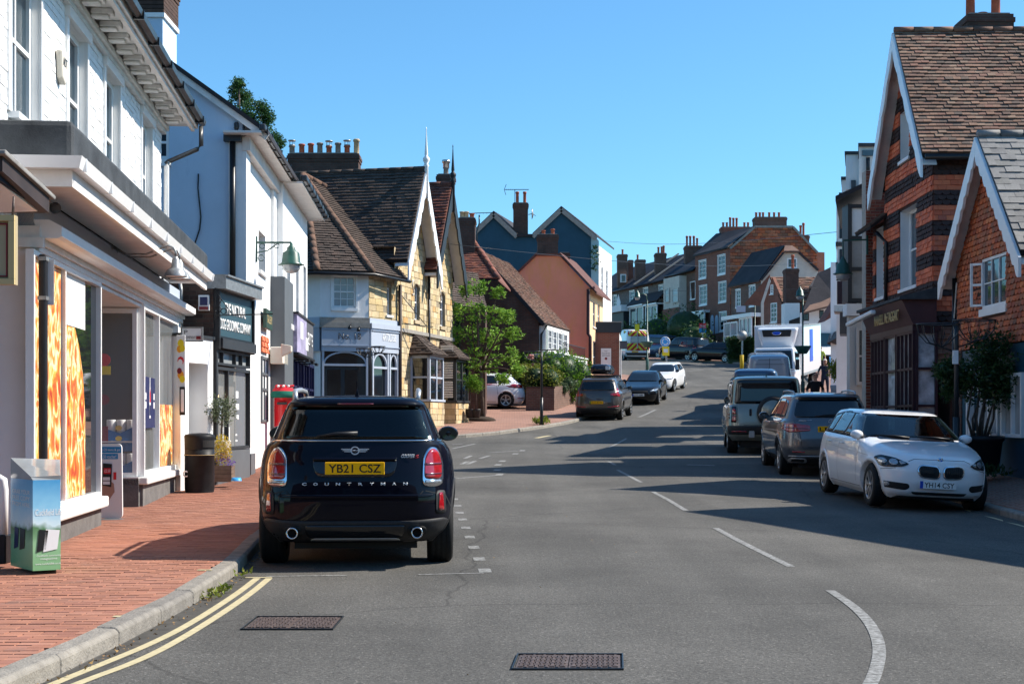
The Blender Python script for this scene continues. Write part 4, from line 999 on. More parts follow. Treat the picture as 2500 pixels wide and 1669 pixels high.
for pl in ([(-1.75,1.16),(-1.25,1.145),(-1.18,1.49),(-1.52,1.44)],[(-1.16,1.145),(-.30,1.14),(-.26,1.50),(-1.08,1.50)],[(-.22,1.14),(.92,1.12),(.35,1.47),(-.19,1.50)]):c.panel('side_window','car_glass','S',pl,.007,12,6,.03)
c.panel('windscreen','car_glass','F',[(-.72,1.16),(.72,1.16),(.6,1.50),(-.6,1.50)],.006,14,6,.04)
for sg in (-1,1):
    q = lambda pts:[(sg*x,z) for x,z in pts]
    t = c.panel('tail_light','lamp_red','B',q([(.40,.90),(.40,1.00),(.70,1.04),(.87,1.04),(.90,.93),(.80,.865)]),.012,18,7,.025)
    c.panel('lens_bar','lamp_red_dark','B',q([(.44,.93),(.44,.95),(.88,.97),(.88,.945)]),.018,10,2,0,parent=t)
    c.panel('rear_reflector','lamp_red','B',q([(.50,.475),(.50,.50),(.74,.505),(.74,.48)]),.012,8,2,.01)
    c.panel('exhaust_surround','silver_trim','B',q([(.46,.265),(.44,.30),(.48,.36),(.76,.37),(.80,.32),(.76,.265)]),.014,12,5,.03)
    c.panel('exhaust_tip','black_matt','B',q([(.50,.285),(.50,.34),(.73,.345),(.74,.29)]),.022,8,3,.02)
c.panel('bumper_cladding','trim_grey','B',[(-.86,.25),(.86,.25),(.90,.40),(.5,.375),(-.5,.375),(-.90,.40)],.007,24,5,.03)
c.panel('chrome_strip','silver_trim','B',[(-.8,.395),(.8,.395),(.8,.412),(-.8,.412)],.016,20,1,0)
c.plate('B',0,.93,'LN22','plate_yellow',w=.52);c.root.children[-1]
c.ltext('4MATIC','B',(-.62,1.08,-.36,1.108),'badge_silver',bold=.03)
m = MB();yb = c.sy(0,1.075,-1)-.01
for k in range(28):
    a,b = 2*math.pi*k/28,2*math.pi*(k+1)/28;m.add([(r_*math.cos(t),yb,1.075+r_*math.sin(t)) for r_,t in ((.042,a),(.042,b),(.05,b),(.05,a))],[(0,1,2,3)])
for a in (90,210,330):m.bar((0,yb,1.075),(.045*math.cos(R(a)),yb,1.075+.045*math.sin(R(a))),.008,.006)
m.build('star_badge','badge_silver',c.root,world=False)
c.lines([('S',[(-.26,.35),(-.24,1.12)]),('S',[(.85,.35),(.95,1.08)]),('S',[(-1.02,.8),(-.98,.9)]),('B',[(-.70,1.10),(-.60,.86),(-.56,.58),(.56,.58),(.60,.86),(.70,1.10)])],.008)
c.lines([('S',[(-2.1,.86),(-1.2,.88),(1.4,.84)])],.014,'silver_trim',.0005,'crease')
c.mirror(.72,1.13,'paint_grey',.22,.16,out=.12);c.rails(-1.45,.25,.60,1.60,h=.045);c.wiper(.10,1.20,-.30,1.175); 

# ---- pale green off-roader with a spare wheel
lv = suv_levels(4.60,1.98,1.95,1.22,.34,rear_rake=.06,top_w=.80,front_rake=.45,nr=7,roofn=8,cowl=1.15)
c = Car('parked_car','boxy pale green off-roader with a spare wheel on its rear door','car',lv,'paint_sage',(6.55,37.65,gz(6.4,37.6)),R(-6.5),wb=(1.52,-1.42),wr=.395,track=.97,ww=.26,nu=110,spokes=5,archmat='paint_sage',pitch=slope(37.6))
c.panel('rear_window','car_glass','B',[(-.80,1.26),(.80,1.26),(.73,1.84),(-.73,1.84)],.007,28,8,.07)
for pl in ([(-2.0,1.28),(-1.35,1.28),(-1.32,1.78),(-1.95,1.78)],[(-1.27,1.28),(-.30,1.28),(-.28,1.80),(-1.24,1.80)],[(-.24,1.28),(.80,1.26),(.50,1.78),(-.22,1.80)]):c.panel('side_window','car_glass','S',pl,.007,12,6,.03)
c.panel('windscreen','car_glass','F',[(-.78,1.28),(.78,1.28),(.72,1.80),(-.72,1.80)],.006,14,6,.04)
m = MB();yb = c.sy(0,1.05,-1)
m.lathe((.14,yb-.22,1.06),[(.30,.18),(.385,.15),(.395,.05),(.36,-.01),(.30,-.02),(.001,-.02)],36,'y');sp_ = m.build('spare_wheel','trim_grey',c.root,world=False)
m = MB();m.lathe((.14,yb-.245,1.06),[(.30,.01),(.29,-.002),(.001,-.004)],36,'y');m.build('spare_cover','paint_sage',sp_,world=False)
for sg in (-1,1):
    q = lambda pts:[(sg*x,z) for x,z in pts]
    t = c.panel('tail_light','gloss_black','B',q([(.745,.80),(.745,1.20),(.87,1.20),(.88,.80)]),.012,8,8,.02)
    for zz in (.90,1.08):c.panel('lens','lamp_red','B',q([(.765,zz-.07),(.765,zz+.06),(.845,zz+.06),(.845,zz-.07)]),.022,6,4,.015,parent=t)
    for zz in (.92,1.0):c.panel('marker_lamp','lamp_red_dark','B',q([(.905,zz-.028),(.905,zz+.028),(.945,zz+.028),(.945,zz-.028)]),.014,4,3,.01)
    c.panel('rear_reflector','lamp_red','B',q([(.50,.565),(.50,.592),(.86,.592),(.86,.565)]),.03,8,2,.005)
    m = MB();m.box(sg*.30 if sg > 0 else -.44,c.sy(0,.5,-1)-.06,.42,sg*.44 if sg > 0 else -.30,c.sy(0,.5,-1)+.1,.72);m.build('bumper_end','silver_trim',c.root,world=False,bevel=.015)
c.panel('bumper','trim_grey','B',[(-.95,.50),(.95,.50),(.96,.72),(-.96,.72)],.025,24,5,.03,skirt=.06)
m = MB();m.box(-.43,yb-.05,.96,-.37,yb+.01,1.14);m.build('door_handle','gloss_black',c.root,world=False,bevel=.015)
c.lines([('B',[(-.72,1.22),(-.72,.74),(.72,.74),(.72,1.22)]),('S',[(-1.3,.5),(-1.3,1.25)]),('S',[(-.26,.42),(-.26,1.25)]),('S',[(.85,.45),(.9,1.22)])],.010)
c.mirror(.85,1.30,'gloss_black',.22,.22,out=.13);c.fin(-1.9,1.93,'gloss_black')

def simple_rear(name,label,cat,lv,paint,x,y,hd,wb,wr,glass,lamps,plate=None,group='cars parked along the street',extra=None,rz=0,zg=None,**kw):
    c = Car(name,label,cat,lv,paint,(x,y,gz(x,y)+(zg or 0)),hd,wb=wb,wr=wr,nu=84,group=group,pitch=slope(y,hd),**kw)
    for side,poly in glass:c.panel({'B':'rear_window','F':'windscreen','S':'side_window'}[side],'car_glass',side,poly,.008,18,6,.05)
    for side,mt,poly in lamps:
        for sg in (-1,1):c.panel('headlight' if mt == 'lamp_clear' else 'tail_light',mt,side,[(sg*a,z) for a,z in poly],.014,10,5,.02)
    if plate:c.plate(plate[0],0,plate[1],plate[2],plate[3],eu=plate[4] if len(plate) > 4 else False,off=.03)
    return c
# ---- bronze SUV with roof box (left, farther)
lv = suv_levels(4.43,1.87,1.65,1.12,.27,rear_rake=.22,top_w=.70)
c = simple_rear('parked_car','bronze grey SUV with a black roof box parked by the brick pavement','car',lv,'paint_bronze',3.72,57.3,R(-12),(1.35,-1.35),.36,
                [('B',[(-.68,1.17),(.68,1.17),(.60,1.50),(-.60,1.50)]),('S',[(-1.16,1.145),(-.30,1.14),(-.26,1.50),(-1.08,1.50)]),('S',[(-.22,1.14),(.85,1.12),(.35,1.47),(-.19,1.50)]),('S',[(-1.7,1.2),(-1.25,1.145),(-1.18,1.49),(-1.52,1.46)])],
                [('B','lamp_red',[(.52,.98),(.52,1.04),(.70,1.08),(.715,1.36),(.76,1.36),(.81,1.05),(.86,1.0),(.86,.93)])],('B',.72,'DL73 KTW','plate_yellow','leaf_maple'),spokes=5)
c.panel('bumper_cladding','trim_grey','B',[(-.88,.26),(.88,.26),(.90,.50),(-.90,.50)],.007,20,5,.03)
for sg in (-1,1):c.panel('rear_reflector','lamp_red','B',[(sg*.42,.52),(sg*.42,.56),(sg*.84,.585),(sg*.84,.54)],.013,8,2,.01)
c.panel('door_lower_trim','trim_grey','S',[(-.98,.28),(.95,.28),(.95,.42),(-.98,.42)],.007,8,3,.01)
c.mirror(.75,1.15,'gloss_black',.2,.15,out=.11);c.rails(-1.35,.2,.60,1.61,'black',h=.04)
for yy in (-.95,-.15):m = MB();m.box(-.66,yy-.03,1.66,.66,yy+.03,1.70);m.build('roof_bar','black',c.root,world=False)
rb = thing('roof_box','glossy black roof box strapped on top of the bronze SUV','roof box',(3.72,57.3,gz(3.7,57.3)+1.70),rz=R(-12))
m = MB();prof = [(0,.78,.36),(.06,.86,.41),(.16,.90,.42),(.27,.88,.40),(.36,.74,.34),(.385,.5,.2)];vs = [];n = 40
for z,a,b in prof:
    for k in range(n):t = 2*math.pi*k/n;vs.append((b*math.copysign(abs(math.cos(t))**.45,math.cos(t))-.05,-.35+a*math.copysign(abs(math.sin(t))**.5,math.sin(t)),z+.01))
m.add(vs,[(i*n+k,i*n+(k+1) % n,(i+1)*n+(k+1) % n,(i+1)*n+k) for i in range(len(prof)-1) for k in range(n)]+[tuple(range(n))[::-1],tuple((len(prof)-1)*n+k for k in range(n))],True);m.build('shell','gloss_black',rb,world=False)
m = MB();m.box(.2,-1.268,.16,.36,-1.25,.30);m.build('sticker','plate_white',rb,world=False)

# ---- dark saloon facing the camera, white car behind it
sed = [(.17,-2.2,2.1,.78,4,3.2),(.28,-2.3,2.25,.86,4,2.8),(.50,-2.34,2.33,.90,4,2.7),(.68,-2.34,2.28,.90,4,2.6),(.80,-2.32,2.05,.885,4,2.7),(.90,-2.28,1.45,.865,4,3.2),(.97,-2.2,1.10,.83,4,4),(1.0,-1.95,.95,.80,4,4),(1.35,-1.15,.22,.62,4.5,4.2),(1.40,-.95,.05,.57,4,4),(1.425,-.7,-.2,.48,4,4)]
c = simple_rear('parked_car','black saloon facing the camera in shade past the bronze SUV','car',sed,'paint_black',6.15,66.5,R(168),(1.45,-1.40),.33,
                [('F',[(-.70,1.0),(.70,1.0),(.58,1.37),(-.58,1.37)]),('S',[(-.30,1.0),(.70,.99),(.2,1.31),(-.26,1.34)]),('S',[(-1.3,1.03),(-.38,1.0),(-.33,1.34),(-.95,1.31)])],[('F','lamp_clear',[(.50,.62),(.55,.68),(.82,.74),(.86,.68),(.70,.62)])],('F',.48,'GX71 NBK','plate_white',True))
c.panel('grille','black_matt','F',[(-.35,.42),(.35,.42),(.42,.66),(-.42,.66)],.01,12,4,.03);c.mirror(.65,1.02,'paint_black',.2,.14)
c = simple_rear('parked_car','white hatchback mostly hidden behind the black saloon','car',bm_lv,'paint_white_car',7.95,75.0,R(163),(1.38,-1.3),.32,
                [('F',[(-.70,1.0),(.70,1.0),(.58,1.34),(-.58,1.34)]),('S',[(-.30,1.0),(.66,.985),(.14,1.31),(-.26,1.335)]),('S',[(-1.5,1.04),(-.38,1.0),(-.33,1.335),(-1.3,1.29)])],[('F','lamp_clear',[(.50,.66),(.55,.70),(.80,.74),(.80,.68),(.70,.64)])],None)
c.mirror(.6,1.02,'gloss_black',.2,.14)
# ---- white hatchback on the drive at the left, seen from its side
foc = [(.18,-2.0,2.0,.78,4,3),(.30,-2.12,2.12,.87,3.6,2.8),(.52,-2.18,2.18,.91,3.4,2.7),(.75,-2.16,2.10,.905,3.3,2.7),(.90,-2.10,1.75,.885,3.4,2.8),(.98,-2.05,1.25,.865,3.5,3.2),(1.03,-2.0,1.0,.82,3.8,3.6),(1.08,-1.95,.9,.80,4,4),(1.38,-1.62,.15,.64,4,4),(1.44,-1.58,-.05,.60,4,4),(1.475,-1.2,-.3,.5,4,4)]
c = Car('parked_car','white hatchback on the drive by the garden wall, rear half showing','car',foc,'paint_white_car',(-1.62,61.6,gz(0,61.6)+.09),R(94),wb=(1.35,-1.30),wr=.335,track=.9,spokes=5,nu=90)
c.panel('side_window','car_glass','S',[(-1.55,1.12),(-1.02,1.05),(-.92,1.36),(-1.2,1.36)],.008,12,6,.03);c.panel('side_window','car_glass','S',[(-.94,1.05),(-.15,1.03),(-.10,1.39),(-.85,1.38)],.008,12,6,.03);c.panel('side_window','car_glass','S',[(-.08,1.03),(.75,1.03),(.2,1.35),(-.04,1.39)],.008,12,6,.03)
c.panel('rear_window','car_glass','B',[(-.66,1.08),(.66,1.08),(.6,1.36),(-.6,1.36)],.008,14,6,.04)
for sg in (-1,1):
    c.panel('tail_light','lamp_red','B',[(sg*.55,.92),(sg*.55,.99),(sg*.87,1.02),(sg*.87,.86),(sg*.75,.84)],.014,10,5,.02)
c.panel('tail_light','lamp_red','S',[(-2.03,.85),(-2.02,.99),(-1.60,1.03),(-1.45,.96),(-1.75,.88)],.012,10,5,.02)
c.lines([('S',[(-.12,.3),(-.1,1.03)]),('S',[(-.95,.65),(-.9,1.05)]),('S',[(-.95,.27),(.9,.27)])],.01,'trim_grey')
c.panel('rear_reflector','lamp_red','S',[(-2.08,.40),(-2.08,.44),(-1.80,.43),(-1.80,.40)],.012,6,2,.0);c.plate('B',0,.72,'GK15 OPE','plate_yellow',off=.02)

# ---- three dark cars beyond the junction
lv = suv_levels(4.5,1.85,1.50,1.0,.22,rear_rake=.45,top_w=.66)
c = simple_rear('parked_car','black coupe-like hatchback nearest of the three beyond the junction','car',lv,'paint_black',15.2,106.6,R(-305+360-10),(1.4,-1.4),.34,
                [('B',[(-.66,1.05),(.66,1.05),(.55,1.36),(-.55,1.36)]),('S',[(-1.5,1.06),(-.2,1.03),(-.2,1.36),(-1.2,1.36)]),('S',[(-.14,1.03),(.9,1.02),(.3,1.34),(-.14,1.36)])],[('B','lamp_red',[(.10,.90),(.10,.94),(.86,.96),(.86,.90)])],('B',.60,'EV70 KHX','plate_white'))
lv = suv_levels(4.75,1.9,1.85,1.15,.32,rear_rake=.12,top_w=.76,nr=6)
c = simple_rear('parked_car','black box-shaped SUV in the middle of the three beyond the junction','car',lv,'paint_black',13.35,111.5,R(35),(1.45,-1.4),.37,
                [('B',[(-.74,1.2),(.74,1.2),(.68,1.72),(-.68,1.72)]),('S',[(-2.0,1.2),(-1.2,1.2),(-1.2,1.7),(-1.95,1.7)]),('S',[(-1.1,1.2),(-.2,1.2),(-.2,1.7),(-1.1,1.7)]),('S',[(-.12,1.2),(.85,1.18),(.45,1.68),(-.12,1.7)])],[('B','lamp_red',[(.80,.95),(.80,1.5),(.88,1.5),(.90,.95)])],('B',.80,'LS56 OVD','plate_yellow'))
lv = suv_levels(4.9,1.9,1.97,1.15,.30,rear_rake=.10,top_w=.78,nr=6)
c = simple_rear('parked_car','dark blue people carrier farthest of the three beyond the junction','van',lv,'paint_blue',11.9,121.0,R(38),(1.5,-1.5),.35,
                [('B',[(-.74,1.2),(.74,1.2),(.68,1.8),(-.68,1.8)]),('S',[(-2.1,1.2),(-.3,1.2),(-.3,1.75),(-2.0,1.75)]),('S',[(-.2,1.2),(1.0,1.18),(.5,1.7),(-.2,1.75)])],[('B','lamp_red',[(.80,.9),(.80,1.3),(.88,1.3),(.90,.9)])],None)

# ---- blue van and silver van ahead of the off-roader
vlv = lambda L,Wd,H,belt:[(.30,-L/2+.1,L/2-.25,Wd/2-.12,8,3.4),(.45,-L/2,L/2-.05,Wd/2-.02,8,3.2),(.8,-L/2,L/2,Wd/2,8,3.2),(belt-.15,-L/2+.01,L/2-.15,Wd/2-.01,8,3.4),(belt,-L/2+.02,L/2-.8,Wd/2-.03,8,4),(belt+.08,-L/2+.02,L/2-.95,Wd/2-.04,8,5),(H-.16,-L/2+.06,L/2-1.75,Wd/2-.16,7,6),(H-.07,-L/2+.10,L/2-1.95,Wd/2-.22,6,6),(H-.02,-L/2+.3,L/2-2.3,Wd/2-.35,5,5)]
c = simple_rear('parked_van','blue van parked between the off-roader and the silver van','van',vlv(4.9,1.9,2.05,1.15),'paint_blue',9.25,54.6,R(-9),(1.55,-1.45),.34,
                [('B',[(-.74,1.25),(.74,1.25),(.66,1.80),(-.66,1.80)]),('S',[(-.1,1.25),(1.1,1.22),(.65,1.78),(-.1,1.80)])],[('B','lamp_red',[(.80,.9),(.80,1.5),(.9,1.5),(.92,.9)])])
c.mirror(1.15,1.3,'gloss_black',.2,.28)
c = simple_rear('parked_van','plain silver panel van with closed rear doors by the lorry','van',vlv(5.5,2.0,2.40,1.25),'paint_vansilver',11.35,63.8,R(-8),(1.75,-1.55),.35,
                [('S',[(.3,1.35),(1.45,1.32),(.95,1.95),(.3,1.98)])],[('B','lamp_red',[(.86,.9),(.86,1.6),(.95,1.6),(.97,.9)])])
c.lines([('B',[(0,.45),(0,2.25)]),('B',[(-.84,.5),(-.84,2.2),(.84,2.2),(.84,.5)]),('B',[(-.80,1.35),(.80,1.35)]),('B',[(-.80,2.0),(.80,2.0)])],.018,'trim_grey',.004,'door_gap');c.mirror(1.5,1.45,'gloss_black',.22,.34)

# ---- highway maintenance van with chevrons, seen from behind
hv = Car('maintenance_van','white van with red and yellow chevrons on its rear doors','van',vlv(5.5,2.02,2.45,1.25),'paint_truck',(9.75,115.8,gz(9.7,115.8)),R(4),wb=(1.75,-1.55),wr=.36,nu=84,group='vans on the hill',pitch=slope(115))
hv.panel('rear_window','glass_curtain','B',[(-.62,1.30),(.62,1.30),(.60,2.0),(-.60,2.0)],.012,10,4,.06)
for (z0,z1) in ((.80,1.38),(1.92,2.36)):
    w = .22;Hh = z1-z0
    for sg in (-1,1):
        k = 0;x = 0
        while x < .88+Hh:
            q = clip_poly([(x,z0),(x+w,z0),(x+w-Hh,z1),(x-Hh,z1)],[(0,z0),(.88,z0),(.88,z1),(0,z1)])
            if len(q) > 2:hv.panel('chevron','hi_red' if k % 2 == 0 else 'hi_yellow','B',[(sg*a,b) for a,b in q],.014,6,1,0)
            x += w;k += 1
hv.plate('B',-.25,.70,'SF19 KUX','plate_yellow');hv.panel('bumper','trim_grey','B',[(-.95,.42),(.95,.42),(.97,.62),(-.97,.62)],.02,14,3,.02)
for sg in (-1,1):hv.panel('tail_light','lamp_red','B',[(sg*.90,.95),(sg*.90,1.4),(sg*.97,1.4),(sg*.98,.95)],.012,5,4,.01)
hv.lines([('B',[(0,.65),(0,2.3)])],.02,'trim_grey',.018)

# ---- refrigerated lorry facing the camera
TX,TY = 13.05,70.0
lo = thing('delivery_lorry','white refrigerated box lorry facing down the street, cab in front','lorry',(TX,TY,gz(TX,TY)),'vehicles parked on the right',rz=R(180-20))
lo.rotation_euler = (-slope(70)*.9,0,R(160))
b = MB();b.box(-1.18,-6.2,1.0,1.18,0,3.45);b.build('cargo_box','paint_truck',lo,world=False,bevel=.04)
for x in (-1.195,1.175):e = MB();e.box(x,-6.2,1.0,x+.02,0.01,1.12);e.box(x,-6.2,3.36,x+.02,.01,3.46);e.build('box_rail','galv',lo,world=False)
f = MB();prof = [(-.98,2.45,.05),(.98,2.45,.05)]
f.hexa([(-.78,0.02,2.25),(.78,.02,2.25),(.70,.32,2.32),(-.70,.32,2.32),(-1.02,.02,3.38),(1.02,.02,3.38),(.98,.50,3.30),(-.98,.50,3.30)]);f.build('fridge_unit','paint_truck',lo,world=False,bevel=.12,seg=3)
f = MB();f.hexa([(-.62,.42,2.92),(.62,.42,2.92),(.66,.525,2.92),(-.66,.525,2.92),(-.70,.42,3.25),(.70,.42,3.25),(.72,.53,3.25),(-.72,.53,3.25)]);g = f.build('fridge_grille','black_plastic',lo,world=False,bevel=.02)
f = MB();f.lathe((0,.54,3.09),[(.001,.012),(.07,.01),(.08,0)],20,'y');f.v = [(v[0]*2.6,v[1],v[2]) for v in f.v];o = f.build('oval_badge','plate_blue',lo,world=False)
f = MB();f.lathe((0,.535,3.09),[(.075,.008),(.09,.006),(.09,0)],20,'y',caps=False);f.v = [(v[0]*2.5,v[1],v[2]) for v in f.v];f.build('badge_rim','chrome',lo,world=False)
cab = MB();cab.hexa([(-1.08,.12,.55),(1.08,.12,.55),(1.02,1.72,.55),(-1.02,1.72,.55),(-1.08,.12,1.35),(1.08,.12,1.35),(1.05,1.78,1.35),(-1.05,1.78,1.35)])
cab.hexa([(-1.08,.12,1.352),(1.08,.12,1.352),(1.05,1.78,1.352),(-1.05,1.78,1.352),(-.98,.12,2.42),(.98,.12,2.42),(.92,1.38,2.40),(-.92,1.38,2.40)]);cab.build('cab','paint_truck',lo,world=False,bevel=.07,seg=3)
g = MB();g.hexa([(-.95,1.60,1.42),(.95,1.60,1.42),(.95,1.79,1.42),(-.95,1.79,1.42),(-.84,1.3,2.28),(.84,1.3,2.28),(.84,1.46,2.28),(-.84,1.46,2.28)]);g.build('windscreen','car_glass',lo,world=False,bevel=.03)
for sg in (-1,1):
    g = MB();g.hexa([(sg*1.0,.5,1.42),(sg*1.09,.5,1.42),(sg*1.075,1.5,1.42),(sg*1.0,1.5,1.42),(sg*.9,.5,2.2),(sg*1.015,.5,2.2),(sg*.985,1.2,2.2),(sg*.9,1.2,2.2)]);g.build('side_window','car_glass',lo,world=False)
    g = MB();g.box(sg*1.14-.09,1.5,1.35,sg*1.14+.09,1.62,1.85);g.box(sg*1.14-.09,1.5,1.95,sg*1.14+.09,1.62,2.15);g.bar((sg*.98,1.5,2.2),(sg*1.14,1.56,2.1),.03);g.build('wing_mirror','black_plastic',lo,world=False,bevel=.02)
    g = MB();g.box(sg*.80-.14,1.74,.72,sg*.80+.14,1.82,.92);g.build('headlight','lamp_clear',lo,world=False,bevel=.02)
g = MB();g.box(-.6,1.76,.95,.6,1.80,1.25);g.build('grille','black_plastic',lo,world=False)
g = MB();g.box(-1.02,1.70,.35,1.02,1.84,.66);g.build('bumper','trim_grey',lo,world=False,bevel=.03)
g = MB();g.box(-.5,-6.1,.65,-.35,.1,.99);g.box(.35,-6.1,.65,.5,.1,.99);g.build('chassis','black_matt',lo,world=False)
for (wx,wy) in ((1,1.0),(-1,1.0),(1,-4.6),(-1,-4.6)):
    m = MB();m.lathe((0,wy,.47),[(.28,wx*1.0),(.45,wx*1.03),(.47,wx*.95),(.47,wx*.8),(.3,wx*.76)],28,'x',caps=False);wo = m.build('wheel','tyre',lo,world=False)
    m = MB();m.lathe((0,wy,.47),[(.29,wx*1.0),(.2,wx*.93),(.001,wx*.95)],20,'x',caps=False);m.build('wheel_rim','alloy',wo,world=False)
g = MB();g.box(-1.200,-3.2,1.6,-1.183,-2.2,3.2);g.build('side_decal','plate_blue',lo,world=False)
# ------------------------------------------------------------ building helpers
def slab(parent,name,mat,pts,d,kind=None):m = MB();m.prism(pts,d);return m.build(name,mat,parent,kind=kind)
def tiles_on(parent,pts,name,rest,mat,tw=.17,th=.11,thick=.012,lap=.018,maxobj=300,gap=.004,**kw):
    """tile a flat roof polygon given as world points; first edge is the eave"""
    P = [V3(p) for p in pts];U = (P[1]-P[0]).normalized();N = (P[1]-P[0]).cross(P[-1]-P[0]).normalized()
    if N.z < 0:N = -N
    V = N.cross(U);V = V if V.z > 0 else -V
    poly = [((p-P[0]).dot(U),(p-P[0]).dot(V)) for p in P]
    courses(parent,name,rest,mat,P[0]+N*.002,U,V,poly,tw,th,gap,thick,lap,maxobj=maxobj,**kw)
def pot(parent,x,y,z,h=.45,r=.12,mat='pot_red',cap=None):
    m = MB();m.lathe((x,y,z),[(r*.85,0),(r*.82,h*.1),(r*.78,h*.82),(r,h*.84),(r,h*.95),(r*.85,h),(r*.6,h),(r*.55,h*.7)],14);o = m.build('chimney_pot',mat,parent)
    if cap == 'cowl':
        c = MB();c.lathe((x,y,z+h),[(r*.9,0),(r*.9,.03)],12);c.lathe((x,y,z+h+.16),[(r*1.15,0),(r*1.15,.03),(r*.3,.05)],12)
        for k in range(5):t = 2*math.pi*k/5;c.bar((x+r*.8*math.cos(t),y+r*.8*math.sin(t),z+h),(x+r*.8*math.cos(t),y+r*.8*math.sin(t),z+h+.17),.012)
        c.build('pot_cowl','galv',o)
def chimney(parent,x0,y0,x1,y1,z0,z1,mat,pots,capm=None,potz=.45,rot=0,shoulder=True):
    m = MB();m.box(x0,y0,z0,x1,y1,z1-.28 if shoulder else z1);st = m.build('chimney',mat,parent)
    if shoulder:
        m = MB();e = .05;m.box(x0-e*.5,y0-e*.5,z1-.28,x1+e*.5,y1+e*.5,z1-.18);m.box(x0-e,y0-e,z1-.18,x1+e,y1+e,z1-.08);m.box(x0-e*.4,y0-e*.4,z1-.08,x1+e*.4,y1+e*.4,z1);m.build('chimney_cap',capm or mat,st)
    m = MB();m.box(x0+.04,y0+.04,z1,x1-.04,y1-.04,z1+.04);m.build('flaunching','grey_stone',st)
    for (fx,fy,h,mt,cp) in pots:pot(st,x0+(x1-x0)*fx,y0+(y1-y0)*fy,z1+.03,h,.12,mt,cp)
    return st
def pipe(parent,name,pts,r,mat,n=8):m = MB();m.tube(pts,r,n);return m.build(name,mat,parent)
def building(name,label,x,y,cat='building',group=None):return thing(name,label,cat,(x,y,gz(x,y)),group)
def body(parent,P,u0,u1,depth,z0,z1,mat='cream',d=-.28,name='body'):
    m = MB();pbox(m,P,u0,z0,d-depth,u1,z1,d);return m.build(name,mat,parent)

# ------------------------------------------------------------ white painted-brick shop at the left
B1 = building('shop_building','white painted brick shop with bracketed cornice and food posters, far left',-5,17)
F1 = Plane((-4.46,14.1),(-.095,1));U1 = Plane((-5.39,22.0),(-.095,1))
uN = -12.5;zt = 5.72
win_r = []
zsill = U1.uz(92,332)[1];zhead = U1.uz(163,45)[1]
for a,b in ((22,94),(163,208),(254,289),(344,368)):win_r.append((U1.U(a),zsill,U1.U(b),zhead))
win_r.append((win_r[0][0]-2.6,zsill,win_r[0][0]-1.5,zhead))
wall(B1,U1,[(uN,3.0),(0,3.0),(0,zt),(uN,zt)],win_r,'white_render',reveal=.10,thick=.3)
courses(B1,'brick','brickwork','white_brick',U1.pt(uN,3.0,.002),U1.u,(0,0,1),[(0,0),(-uN,0),(-uN,zt-3.0),(0,zt-3.0)],.225,.075,.010,.006,0,holes=[(r[0]-uN-.10,r[1]-3.0-.05,r[2]-uN+.10,r[3]-3.0+.12) for r in win_r],jit=.5,maxobj=300)
for r in win_r:
    window(B1,U1,r,.12,'white_gloss','glass_blue',.07,2,1,d=.0,casing=.10,bars=.05,sillh=.06,sillout=.10)
m = MB();pbox(m,U1,uN,3.0,-6,0,5.9,-.3);m.build('body','white_render',B1)
# cornice: bed mould, soffit, brackets, fascia, gutter
m = MB();pbox(m,U1,uN,zt,0,.12,zt+.06,.07);pbox(m,U1,uN,zt+.06,0,.14,zt+.13,.11);pbox(m,U1,uN,zt+.20,-.3,.46,zt+.235,.44);m.build('cornice','white_dirty',B1)
m = MB();pbox(m,U1,uN,zt+.13,.40,.50,zt+.20,.455);pbox(m,U1,uN,zt+.18,.457,.53,zt+.27,.50);pbox(m,U1,uN,zt+.238,.30,.53,zt+.33,.455);m.build('eaves_moulding','soffit',B1)
u = uN+.2
while u < -.05:
    m = MB();pbox(m,U1,u,zt+.132,.115,u+.16,zt+.198,.36);pbox(m,U1,u+.01,zt+.10,.115,u+.15,zt+.131,.31);m.build('bracket','white_dirty',B1,bevel=.01);u += .52
m = MB();P = U1;pts = [(.50,zt+.30),(.515,zt+.24),(.56,zt+.215),(.61,zt+.24),(.625,zt+.30),(.612,zt+.30),(.60,zt+.25),(.56,zt+.228),(.525,zt+.25),(.512,zt+.30)]
a = [P.pt(uN,z,d) for d,z in pts];m.prism(a,P.u*(.55-uN));m.build('gutter','gutter_black',B1)
u = uN
while u < .5:
    m = MB();pbox(m,U1,u,zt+.205,.50,u+.03,zt+.305,.635);m.build('gutter_bracket','black',B1);u += 1.15
g0 = U1.pt(.42,zt+.2,.56)
pipe(B1,'downpipe',[g0,g0+V3((0,0,-.30)),g0+V3((-.06,0,-.36)),U1.pt(.10,zt-.42,.10),U1.pt(.10,zt-.46,.06)],.037,'gutter_black',10)
pipe(B1,'downpipe',[U1.pt(.10,zt-.44,.10),U1.pt(.07,zt-.50,.075),U1.pt(.05,3.4,.075)],.042,'white_gloss',10)
m = MB();m.prism([U1.pt(uN,zt+.24,.45),U1.pt(uN,zt+2.7,-3.2),U1.pt(uN,zt+.24,-6.4)],U1.u*(.5-uN));m.build('roof','slate_dark',B1)
